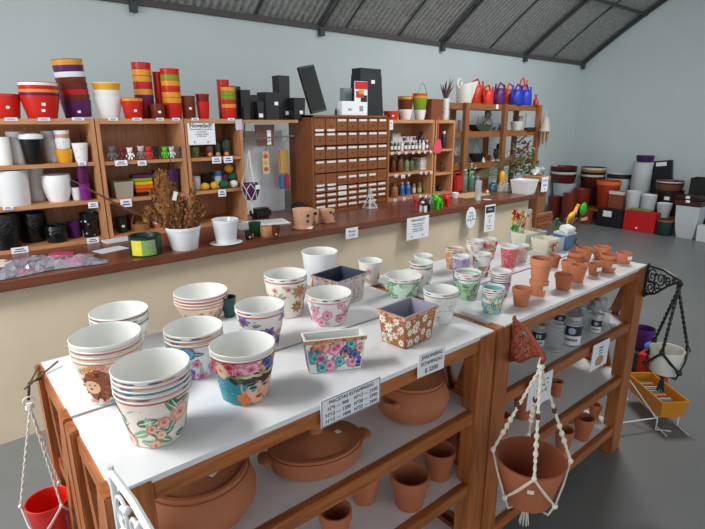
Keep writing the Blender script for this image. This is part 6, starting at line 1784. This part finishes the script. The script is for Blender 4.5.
fl('square_planter', 'reddish brown planter at the wall corner, partly behind the card', 548, 562, 196, 8.08, .0005, '#6a241a', ratio=.9)
fl('square_planter', 'rust-brown tall planter beside the corner planter', 563, 576, 193, 7.98, .0005, '#7c2f1d', ratio=.9)

# ------------------------------------------------------------------ lower shelves: casseroles, pots and jars
ZS2, ZS3, ZS4 = .6996, .4246, .1496
cz = onz(198, 468, .83)
R = 57 * depth(cz) / FPX
CLAY = M('#b06c48', 0.7, 0.07, scale=10, bump=.1)
cb = thing('casserole', 'large round lidded clay casserole nearest the front left table corner', 'casserole', (cz.x, cz.y + .012, ZS2))
b = MB(); b.lathe([(0, 0), (R * .62, 0), (R * .86, .018), (R * 1.02, .05), (R * 1.03, .075), (R * .95, .105), (R * .90, .115), (R * .93, .122), (R * .88, .122), (R * .90, .09), (R * .93, .06), (R * .8, .02), (0, .012)], CLAY, seg=56); b.done('pot', cb)
b = MB(); b.lathe([(R * .905, .1225), (R * .91, .134), (R * .86, .136), (R * .80, .128), (R * .62, .137), (R * .3, .149), (.03, .153), (.022, .160), (.026, .176), (.016, .186), (0, .187)], CLAY, seg=56); ld = b.done('lid', cb)
b = MB(); b.box((R * .1, -R * .5, .1465), (.028, .018, .0015), STICK, rot=(0.12, 0, .5)); b.done('sticker', ld)

oz = Vector((.702, .988, .75))
Ra = .134; Rb = Ra * .82
ov = thing('casserole', 'oval lidded clay dish with a knob in the middle of the shelf', 'casserole', (oz.x, oz.y, ZS2), -.29)
b = MB(); b.lathe([(0, 0), (Ra * .80, 0), (Ra * .93, .012), (Ra * .98, .05), (Ra * .99, .058), (Ra * .93, .058), (Ra * .9, .05), (Ra * .85, .015), (0, .01)], CLAY, seg=56, sy=.74); b.done('dish', ov)
b = MB(); b.lathe([(Ra * .955, .0585), (Ra * .96, .066), (Ra * .88, .068), (Ra * .80, .066), (Ra * .5, .080), (.035, .088), (.020, .092), (.018, .100), (.024, .108), (.018, .116), (0, .118)], CLAY, seg=56, sy=.74); ld = b.done('lid', ov)
for s_ in (-1, 1):
    b = MB(); b.ball((s_ * Ra * 1.06, 0, .048), (Ra * .15, Ra * .22, .010), CLAY, 14); b.done('handle', ov)
b = MB(); b.box((Ra * .42, -Ra * .12, .0865), (.016, .014, .0015), STICK, rot=(0, .1, .4)); b.done('sticker', ld)

oz = onz(410, 426, ZS2)
R = 37.5 * depth(oz) / FPX * 1.04
oz = oz + Vector((oz.x, oz.y, 0)).normalized() * R * .66
ol_ = thing('casserole', 'round-bellied clay pot with a lid below the smaller price card', 'casserole', (oz.x, oz.y, ZS2))
b = MB(); b.lathe([(0, 0), (R * .60, 0), (R * .84, .018), (R * 1.0, .060), (R * .99, .078), (R * .90, .105), (R * .82, .114), (R * .86, .122), (R * .80, .122), (R * .80, .108), (R * .94, .068), (R * .8, .024), (0, .010)], CLAY, seg=52); b.done('pot', ol_)
b = MB(); b.lathe([(R * .83, .1225), (R * .84, .132), (R * .74, .133), (R * .5, .143), (.03, .152), (.018, .156), (.024, .168), (0, .171)], CLAY, seg=52); b.done('lid', ol_)
b = MB(); b.tube([(-R * .90, -R * .35, .085), (-R * 1.10, -R * .42, .09), (-R * 1.14, -R * .24, .09), (-R * .95, R * .02, .085)], .011, CLAY, 8); b.done('handle', ol_)
b = MB(); b.tube([(R * .90, R * .35, .085), (R * 1.10, R * .42, .09), (R * 1.14, R * .24, .09), (R * .95, -R * .02, .085)], .011, CLAY, 8); b.done('handle', ol_)


def tpot(label, xl, xr, yt, xb, yb, z, ratio=.68, m=TERRA2, style='collar'):
    x, y, R, rb, h = fit(xl, xr, yt, xb, yb, z, ratio)
    return stack('terracotta_pot', 'flower pot', '', '', x, y, z, R, rb, h, 1, 0, m, m, style, t=.005, lab=label, seg=32)


tpot('terracotta pot standing free in the middle of the lowest visible shelf', 390, 430.4, 460.5, 408, 513.5, ZS3)
tpot('terracotta pot near the post on the lowest shelf under the casseroles', 422.5, 456.5, 438, 442, 483, ZS3)
tpot('terracotta pot behind the middle one, rim under the casserole shelf', 348, 381, 459, 366, 507, ZS3, m=TERRA)
tpot('terracotta pot at the bottom front edge, cut by the picture edge', 318, 352, 497, 335, 552, ZS3)
# right table, third and lowest shelf
tpot('small terracotta pot standing alone behind the hanging price card', 551, 564, 378, 557, 398, ZS3, .7)
tpot('terracotta pot behind the cord hanger, third shelf', 513.5, 536, 386, 524, 421, ZS3, .7)
tpot('terracotta pot on the third shelf beside the post shared with the next table', 497, 511.5, 411, 503, 437, ZS3, .7)
tpot('terracotta pot nearest the front on the lowest shelf', 574, 595.5, 411.5, 583, 442, ZS4, .66)
tpot('terracotta pot beside it, close to the hanging pot', 555, 575, 424, 564, 455, ZS4, .66)
tpot('small terracotta pot at the back of the lowest shelf', 589, 602.5, 401, 596, 419, ZS4, .7, m=TERRA)
tpot('terracotta pot deep on the lowest shelf behind the other two', 566, 580, 405, 573, 424, ZS4, .7, m=TERRA)

# glass jars
GJ = glass('jar_glass', '#cfd8da', .80, .04)
LBL, LBD = M('#e2e4e6', .5, .02), M('#1c2236', .5, .05)


def jar(label, xl, xr, yt, xb, yb, kind, y_off=0.0):
    x, y, R, rb, h = fit(xl, xr, yt, xb, yb, ZS2, .95)
    r = thing('glass_jar', label, 'jar', (x, y, ZS2))
    b = MB()
    if kind in ('label', 'bottle'):
        b.lathe([(0, 0), (R * .96, 0), (R, .005), (R, h * .80), (R * .8, h * .88), (R * .8, h), (R * .8 - .002, h), (R * .8 - .002, h * .87), (R - .003, h * .78), (R - .003, .006), (0, .005)], GJ, seg=24)
    else:
        b.lathe([(0, 0), (R * .84, 0), (R * .86, .004), (R, h - .004), (R, h), (R - .0025, h), (R * .83, .012), (0, .010)], GJ, seg=24)
        for zf in (.06, .97):
            b.lathe([(R * (.86 + .14 * zf) + .0006, h * zf), (R * (.86 + .14 * zf) + .0012, h * zf + .002), (R * (.86 + .14 * zf) + .0006, h * zf + .004)], M('#aeb8bc', .1, 0), seg=24)
    b.done('glass', r)
    a = math.atan2(-y, -x)
    if kind in ('label', 'bottle'):
        b = MB()

        def wrap(z0, z1, a0, a1, m, l, n=14):
            for q in range(n):
                t0_, t1_ = a + a0 + (a1 - a0) * q / n, a + a0 + (a1 - a0) * (q + 1) / n
                b.face([b.bm.verts.new(((R + l) * cos(t_), (R + l) * sin(t_), h * z_)) for t_, z_ in ((t0_, z0), (t1_, z0), (t1_, z1), (t0_, z1))], m)
        wrap(.06, .74, -1.25, 1.25, LBL, .0008)
        wrap(.38, .72, -1.25, 1.25, LBD, .0014)
        for q in range(7):
            wrap(.46, .64, -.34 + .10 * q, -.30 + .10 * q + .03, LBL if q != 3 else LBD, .002, 2) if kind == 'bottle' else None
        if kind == 'label':
            mfj = lambda s, t, l: Vector(((R + l) * cos(a + s / R), (R + l) * sin(a + s / R), t))
            b.decal(mfj, 0, h * .55, blob(R * .38, 3, .02, 20), M('#aab4c4', .5, 0), .002)
        for q in range(8):
            wrap(.20, .28, -.62 + .16 * q, -.62 + .16 * q + .10, LBD, .0018, 2)
        b.done('jar_label', r)
        b = MB(); b.lathe([(R * .82, h * .90), (R * .86, h * .90), (R * .86, h + .002), (0, h + .002)], M('#c9cfd2', .2, 0, metal=.4), seg=24); b.done('lid', r)
    return r


jar('clear tapered jar at the shelf front beside the big labelled jar', 548, 566.5, 320, 556, 353.5, 'clear')
jar('large jar with a white and dark blue label at the shelf front', 564.5, 584, 312, 574.5, 347, 'label')
jar('slim jar with a tilted white and black label near the red-brown bracket', 533, 547, 322, 539, 348, 'bottle')
jar('small labelled jar further back near the table end', 592.5, 603, 312, 597.5, 334, 'label')
jar('clear jar half hidden by the red-brown bracket', 516, 527, 328, 522, 349, 'clear')
jar('clear jar directly behind the large labelled jar', 580, 592, 307, 586, 330, 'clear')
jar('clear jar beside the small labelled jar, nearer the end', 602, 612, 308, 607, 331, 'clear')
jar('dark labelled jar deep on the shelf behind the clear tapered jar', 556, 567, 306, 562, 329, 'label')
jar('clear jar deep on the shelf, behind the small labelled jar', 588, 598, 300, 593, 320, 'clear')
jar('clear jar deepest on the shelf near the end braces', 598, 608, 297, 603, 315, 'clear')
b = MB(); g = random.Random(6)
for k in range(22):
    b.ball((g.uniform(-.06, .06), g.uniform(-.05, .05), .03 + g.uniform(0, .05)), (g.uniform(.02, .045), g.uniform(.02, .04), g.uniform(.015, .028)), M('#b4babd', .15, .2, scale=40, bump=.5), 8, (g.uniform(-1, 1), g.uniform(-1, 1), 0))
p = onz(620, 322, ZS2); tag(b.done('film_bundle', None, (2.28, 1.02, ZS2)), 'crumpled clear film bundle at the end of the jar shelf', 'film')

# ------------------------------------------------------------------ price cards on the tables
YC = .848
o, w, h = card('price_sign', 'large white hand-lettered price sign hung on the left table edge', (320, 401), (379.5, 374.5), (322, 427.5), YC, [('MACETAS ESTAMPADAS', .5, .83, .185), ('Nº9 — 900', .27, .60, .19), ('Nº12 — 1200', .27, .38, .19), ('Nº15 — 1800', .27, .16, .19), ('Nº17 — 2100', .74, .60, .19), ('Nº20 — 2700', .74, .38, .19), ('Nº25 — 3900', .74, .16, .19)], cat='price sign', thick=.003)
for sgn in (1,):
    b = MB()
    for (dx, dz, ww, hh_) in ((0, h / 2 - .0022, w - .004, .0012), (0, -h / 2 + .0022, w - .004, .0012), (-w / 2 + .0022, 0, .0012, h - .004), (w / 2 - .0022, 0, .0012, h - .004)):
        b.box((dx, -.0019, dz), (ww, .0008, hh_), BLUEINK)
    b.done('border_line', o)
o, w, h = card('price_sign', 'smaller white hand-lettered price card under the daisy planter', (418, 355.5), (444.5, 346), (421, 377), YC, [('JARDINERAS', .5, .80, .22), ('ESTAMPADAS', .5, .52, .21), ('$ 3200', .5, .20, .28)], cat='price sign', tilt=.04)
o, w, h = card('info_card', 'white printed card hung on the jar shelf edge near the table end', (593, 346.5), (609.5, 337), (591.5, 371), YC - .004, [('Copas y', .5, .80, .11), ('frascos', .5, .68, .11), ('de vidrio', .5, .56, .09)], cat='card', tilt=.05)
b = MB(); b.ball((.0, -.0012, -h * .22), (w * .26, .0008, h * .20), M('#b8906a', .6, .15), 14); b.done('printed_picture', o)
o, w, h = card('info_card', 'white printed card hung behind the knotted cord hanger', (529, 382), (552.5, 370), (529, 410), YC - .004, [('Macetas', .7, .80, .11), ('colgantes', .7, .64, .10), ('$ 1500', .72, .42, .12)], cat='card', tilt=.04)

# ------------------------------------------------------------------ scroll brackets and hanging pots
def bracket(parent, x, y, z, L, m, drop=.15, turn=0.0):
    """wall bracket of wrought scrolls in a vertical plane, arm pointing towards -y"""
    o = Vector(parent.location)
    b = MB(); T = Matrix.Translation((x - o.x, y - o.y, z)) @ Matrix.Rotation(turn, 4, 'Z')
    P = lambda s, t, q=0: T @ Vector((q, -s, t))
    b.tube([P(.004, .012), P(.004, -drop)], .0055, m, 8)
    b.tube([P(.0, .0), P(L * .5, .012), P(L, 0), P(L + .015, -.012), P(L + .004, -.026), P(L - .012, -.018)], .0065, m, 8)
    b.tube([P(.0, -drop + .01), P(L * .35, -drop * .72), P(L * .7, -drop * .3), P(L, -.004)], .005, m, 8)

    def spiral(cx, cz, r, turns, ph, d=1):
        n = int(16 * turns)
        b.tube([P(cx + r * (1 - i / n * .8) * cos(ph + d * 2 * pi * turns * i / n), cz + r * (1 - i / n * .8) * sin(ph + d * 2 * pi * turns * i / n)) for i in range(n + 1)], .0036, m, 6)
    for (fx, fz, fr, tn_, ph, d) in ((.18, -.28, .20, 1.6, 1.0, 1), (.18, -.62, .17, 1.6, 2.0, -1), (.45, -.22, .17, 1.5, 4.0, 1), (.38, -.50, .14, 1.5, .2, -1), (.66, -.16, .12, 1.4, 3.0, 1), (.82, -.09, .07, 1.3, 2.0, -1), (.08, -.85, .08, 1.3, 1.5, 1)):
        spiral(L * fx, drop * fz, L * fr * .8, tn_, ph, d)
    for (fx, fz) in ((.3, -.15), (.55, -.1), (.3, -.42), (.12, -.45)):
        b.ball(P(L * fx, drop * fz), .008, m, 8)
    br = b.done('scroll_bracket', parent)
    return br


mred = M('#8a3a20', .55, .1)
mwh = M('#dfe2e2', .4, .04)
b_ = bracket(tabA, .166, .850, 1.015, .24, mwh, .24, 0.02)
mbk = M('#191a1c', .45, .08)


def rope(b, p, q, r, m, twist=5, sag=0.0):
    """two twisted strands"""
    p, q = Vector(p), Vector(q); d = q - p; a = d.orthogonal().normalized(); c = d.normalized().cross(a); n = max(6, int(d.length / .012))
    for s in (0, pi):
        b.tube([p + d * (i / n) + Vector((0, 0, -sag * sin(pi * i / n))) + (a * cos(s + i * twist * .35) + c * sin(s + i * twist * .35)) * r * .75 for i in range(n + 1)], r * .75, m, 6)


def hanger(name, label, hook, potc, R, rb, h, m, bead=None, nlegs=4, net=True, tassel=.08, ph=.4, rr=.004, knots=True):
    """macrame cords from a hook down to and around a pot (its own thing)"""
    r = thing(name, label, 'plant hanger', hook)
    hk = Vector(hook); c = Vector(potc) - hk
    top = Vector((0, 0, -.03))
    b = MB(); b.tube([(.012 * cos(2 * pi * i / 12), 0, -.010 + .012 * sin(2 * pi * i / 12)) for i in range(12)], .0022, m, 6, closed=True)
    b.tube([(0, 0, -.018), top], [.009, .011], m, 8); b.done('loop', r)
    rim = [c + Vector(((R + .007) * cos(ph + k * 2 * pi / nlegs), (R + .007) * sin(ph + k * 2 * pi / nlegs), h + .004)) for k in range(nlegs)]
    low = [c + Vector(((rb * 1.1 + .010 + (R - rb) * .35) * cos(ph + (k + .5) * 2 * pi / nlegs), (rb * 1.1 + .010 + (R - rb) * .35) * sin(ph + (k + .5) * 2 * pi / nlegs), h * .28)) for k in range(nlegs)]
    bot = c + Vector((0, 0, -.014))
    for k in range(nlegs):
        b = MB(); kn = top.lerp(rim[k], .62)
        rope(b, top, rim[k], rr, m)
        for f in (.62, .70, .78) if knots else ():
            b.ball(top.lerp(rim[k], f), (rr * 2.1, rr * 2.1, rr * 2.6), m, 8)
        lg = b.done('cord', r)
        if bead:
            b = MB(); b.ball(top.lerp(rim[k], .45), (.007, .007, .012), bead, 10); b.done('bead', lg)
    for k in range(nlegs):
        b = MB()
        for q in (low[k], low[k - 1]):
            mid = rim[k].lerp(q, .5); dirv = Vector((mid.x - c.x, mid.y - c.y, 0)); rad = R + (rb - R) * .38 + .008
            mid2 = Vector((c.x, c.y, 0)) + dirv.normalized() * max(dirv.length, rad); mid2.z = mid.z
            b.tube([rim[k], mid2, q], rr * .75, m, 6); b.tube([rim[k] + Vector((0, 0, -.004)), mid2 + Vector((0, 0, -.007)), q], rr * .6, m, 6)
        b.ball(rim[k], rr * 2.2, m, 8); b.ball(low[k], rr * 2.4, m, 8)
        b.tube([low[k], c + Vector(((rb + .01) * cos(ph + (k + .5) * 2 * pi / nlegs), (rb + .01) * sin(ph + (k + .5) * 2 * pi / nlegs), -.004)), bot], rr * .8, m, 6)
        b.done('net_cord', r)
    b = MB(); b.ball(bot, (rr * 3.4, rr * 3.4, rr * 2.6), m, 8)
    for k in range(9):
        a = k * 2 * pi / 9; b.tube([bot, bot + Vector((.008 * cos(a), .008 * sin(a), -tassel * .5)), bot + Vector((.014 * cos(a), .014 * sin(a), -tassel))], rr * .5, m, 5)
    b.done('tassel', r)
    return r


ROPE = M('#e2dccb', .85, .06, scale=80)
# terracotta pot hung before the right table
hp_ = (1.36, .655, .930)
def hang_fit(xl, xr, yt, ybot, y, ratio):
    """a hanging pot centred at depth y: rim edges and lowest point in the picture"""
    c = ony((xl + xr) / 2, yt + 14, y); R = (xr - xl) / 2 * depth(c) / FPX
    zr = c.z; h = .12
    for _ in range(12):
        pt = min(proj((c.x + R * cos(a * pi / 8), c.y + R * sin(a * pi / 8), zr))[1] for a in range(16))
        zr += (pt - yt) * depth(c) / FPX * .9
        xs = [proj((c.x + R * cos(a * pi / 8), c.y + R * sin(a * pi / 8), zr))[0] for a in range(16)]
        R *= (xr - xl) / (max(xs) - min(xs)); c.x += ((xl + xr) / 2 - (max(xs) + min(xs)) / 2) * depth(c) / FPX
        pb_ = max(proj((c.x + R * ratio * cos(a * pi / 8), c.y + R * ratio * sin(a * pi / 8), zr - h))[1] for a in range(16))
        h += (ybot - pb_) * depth(c) / FPX * .9
    return c.x, R, R * ratio, h, zr - h


x, R, rb, h, z0 = hang_fit(496, 568, 436, 514, .655, .68)
stack('terracotta_pot', 'flower pot', '', '', x, .655, z0, R, rb, h, 1, 0, TERRA2, M('#8f4a2e', .8, .1, scale=14), 'lip', t=.004, lab='large terracotta pot hanging in a knotted cream cord hanger', seg=44, stickers=((.1, .62, .018),))
bracket(tabB, 1.40, .850, .978, math.hypot(x - 1.40, .195), mred, .15, math.atan2(x - 1.40, .195))
hanger('macrame_hanger', 'knotted cream cord hanger with brown beads holding the large terracotta pot', (x, .655, .965), (x, .655, z0), R, rb, h, ROPE, bead=M('#5a2a1c', .4, .05), ph=.62, rr=.0037)
# white pot in black cords at the table end
YWP = .672
x, R, rb, h, z0 = hang_fit(649.5, 686.5, 342, 377.5, YWP, .80)
wpot = stack('ceramic_pot', 'flower pot', '', '', x, YWP, z0, R, rb, h, 1, 0, M('#e4e2da', .45, .02), M('#d9d6cc', .45, .02), 'lip', t=.005, lab='white pot hanging in black cords beyond the right table end', seg=36)[0]
hanger('macrame_hanger', 'black knotted cord hanger holding the white pot', (x, YWP, .955), (x, YWP, z0), R, rb, h, mbk, ph=1.1, rr=.0055, nlegs=3, knots=False)
bracket(tabB, 2.478, .850, .962, math.hypot(x - 2.478, .85 - YWP), mbk, .15, math.atan2(x - 2.478, .85 - YWP))
b = MB(); b.box((0, 0, 0), (.04, .003, .03), M('#8a5a3a', .6, .1)); b.done('tag', wpot, (R * .3, -R - .003, h * .95), (0, -.4, .2), smooth=False)
# red pot hung behind the table corner
x, R, rb, h, z0 = hang_fit(24, 70, 485, 545, 1.41, .8)
stack('plastic_pot', 'flower pot', '', '', x, 1.41, z0, R, rb, h, 1, 0, M('#d8231c', .35, .04), M('#d8231c', .35, .04), 'lip', t=.004, lab='bright red pot hanging in white cords beside the table corner', seg=36)
hz = ony(37, 395, 1.41).z
hanger('macrame_hanger', 'thin white cord hanger holding the bright red pot', (x + .0, 1.41, hz), (x, 1.41, z0), R, rb, h, M('#e6e2d8', .85, .04), ph=.9, rr=.0024, nlegs=3, knots=False)
b = MB(); off = Vector(tabAb.location)
b.tube([Vector((.155, 1.46, .945)) - off, Vector((x + .01, 1.43, .955)) - off, Vector((x, 1.41, hz - .008)) - off], .0035, M('#3a3c3e', .5, metal=.5), 6); b.done('hook', tabAb)
for k, (a_, c_) in enumerate((((.16, 1.50, .963), (.12, 1.36, .985)), ((.11, 1.40, .955), (.20, 1.46, .980)))):
    b = MB(); b.tube([Vector(a_) - off, Vector(c_) - off], .0025, M('#5a5246', .7), 6); b.done('twine', tabAb)

# ------------------------------------------------------------------ trough and boxes past the table end, on a white wire stand
YEL = M('#d98a1c', .4, .05)
A_, B_, C_ = onz(659.5, 418.5, .07), onz(681.5, 418, .07), onz(634, 396, .07)
ux = (B_ - A_); wd = ux.length * 1.15; ang = math.atan2(ux.y, ux.x)
ln = .32
tr = thing('trough_planter', 'orange-yellow trough full of small packets beyond the right table end', 'trough', tuple(A_), ang)
b = MB(); hT = .10
def rg(z, f, i=0.0): return [b.bm.verts.new((wd / 2 + sx * (wd / 2 * f - i), ln / 2 + sy * (ln / 2 * (1 + (f - 1) * .4) - i), z)) for sx, sy in ((-1, -1), (1, -1), (1, 1), (-1, 1))]


rr_ = [rg(0, .86), rg(hT * .85, 1.0), rg(hT * .85, 1.08), rg(hT, 1.1), rg(hT, 1.1, .006), rg(.006, .86, .006)]
b.face(rr_[0][::-1], YEL); b.face(rr_[-1], YEL)
for P_, Q_ in zip(rr_, rr_[1:]):
    for i in range(4):
        b.face([P_[i], P_[(i + 1) % 4], Q_[(i + 1) % 4], Q_[i]], YEL)
b.done('trough', tr)
Mt = tr.matrix_basis
g = random.Random(21)
for k in range(12):
    col, nm = [('#c9b49a', 'tan'), ('#7f9ab4', 'pale blue'), ('#d9d4cc', 'white'), ('#b4553a', 'rust'), ('#e0c08a', 'straw'), ('#6a8a6a', 'green')][k % 6]
    yy_ = .04 + .021 * k
    b = MB(); b.box((0, 0, .03), (wd * .62, .010, .06), M(col, .5, .15, scale=60), bev=.002)
    o = b.done('seed_packet', None, Matrix.Translation(A_) @ Matrix.Rotation(ang, 4, 'Z') @ Vector((wd / 2, yy_, .008)), (-.18, 0, ang))
    tag(o, '%s small packet in the orange-yellow trough, %s from the near end' % (nm, ['first', 'second', 'third', 'fourth', 'fifth', 'sixth', 'seventh', 'eighth', 'ninth', 'tenth', 'eleventh', 'twelfth'][k]), 'packet', 'packets in the trough')
ws = thing('wire_stand', 'white wire stand carrying the orange-yellow trough', 'stand', (A_.x, A_.y, 0), ang)
WW = M('#dfe2e2', .4, .02)
b = MB()
for sx in (0.01, wd - .01):
    b.tube([(sx, -.06, .004), (sx, .03, .004), (sx, .03, .062), (sx, ln - .03, .062), (sx, ln - .03, .004), (sx, ln + .05, .004)], .004, WW, 6)
for sy in (.03, ln - .03):
    b.tube([(.01, sy, .0625), (wd - .01, sy, .0625)], .004, WW, 6)
b.done('frame', ws)
b = MB(); b.tube([(-.01, .0, .062), (-.14, .26, .30)], .004, WW, 6); b.tube([(-.01, .0, .062), (-.012, -.0, .004), (.06, -.02, .004)], .004, WW, 6); b.tube([(0, .02, .062), (-.22, -.02, .062)], .004, WW, 6); b.done('side_wire', ws)
q0, q1 = onx(633, 386, 3.2), onx(659, 386, 3.2); wr = q0.y - q1.y; hr = onx(646, 357, 3.2).z
b = MB(); b.box((0, 0, hr / 2), (.15, wr, hr), M('#c4261c', .45, .05), bev=.006); b.box((-.0, 0, hr), (.155, wr * 1.03, .012), M('#d0301f', .45, .05), bev=.002)
rb_ = Vector((3.28, (q0.y + q1.y) / 2, .0005)); tag(b.done('red_bin', None, tuple(rb_)), 'red square bin behind the orange-yellow trough', 'bin')
b = MB(); b.ball((0, 0, .035), (.05, .05, .035), M('#3f8ac4', .3, .1), 14); tag(b.done('blue_bundle', None, (rb_.x, rb_.y + .02, hr + .0068)), 'bright blue rounded bundle lying on the red bin', 'bundle')
cc = onx(641.5, 348, 3.50); R = 10 * depth(cc) / FPX; zt4 = onx(641, 327, 3.50).z
zs = max(.08, cc.z)
b = MB(); b.box((0, 0, zs / 2), (.22, .22, zs - .001), M('#3a3c40', .6, .1), bev=.006); tag(b.done('storage_box', None, (3.50, cc.y, .0005)), 'dark box behind the table end post, under the purple pot', 'box')
b = MB(); h4 = zt4 - zs; b.lathe([(0, 0), (R * .7, 0), (R * .94, h4 - .03), (R, h4 - .028), (R, h4), (R * .93, h4), (R * .66, .012), (0, .012)], M('#54207a', .4, .05), seg=24)
tag(b.done('plastic_pot', None, (3.50, cc.y, zs + .001)), 'purple pot on a dark box behind the table end post', 'flower pot')

# ------------------------------------------------------------------ every lettering becomes a mesh of its own
bpy.context.view_layer.update()
dg = bpy.context.evaluated_depsgraph_get()
for o in [q for q in SC.objects if q.type == 'FONT']:
    me = bpy.data.meshes.new_from_object(o.evaluated_get(dg))
    n = bpy.data.objects.new('lettering', me); COL.objects.link(n)
    n.parent = o.parent; n.location = o.location; n.rotation_euler = o.rotation_euler
    bpy.data.objects.remove(o)
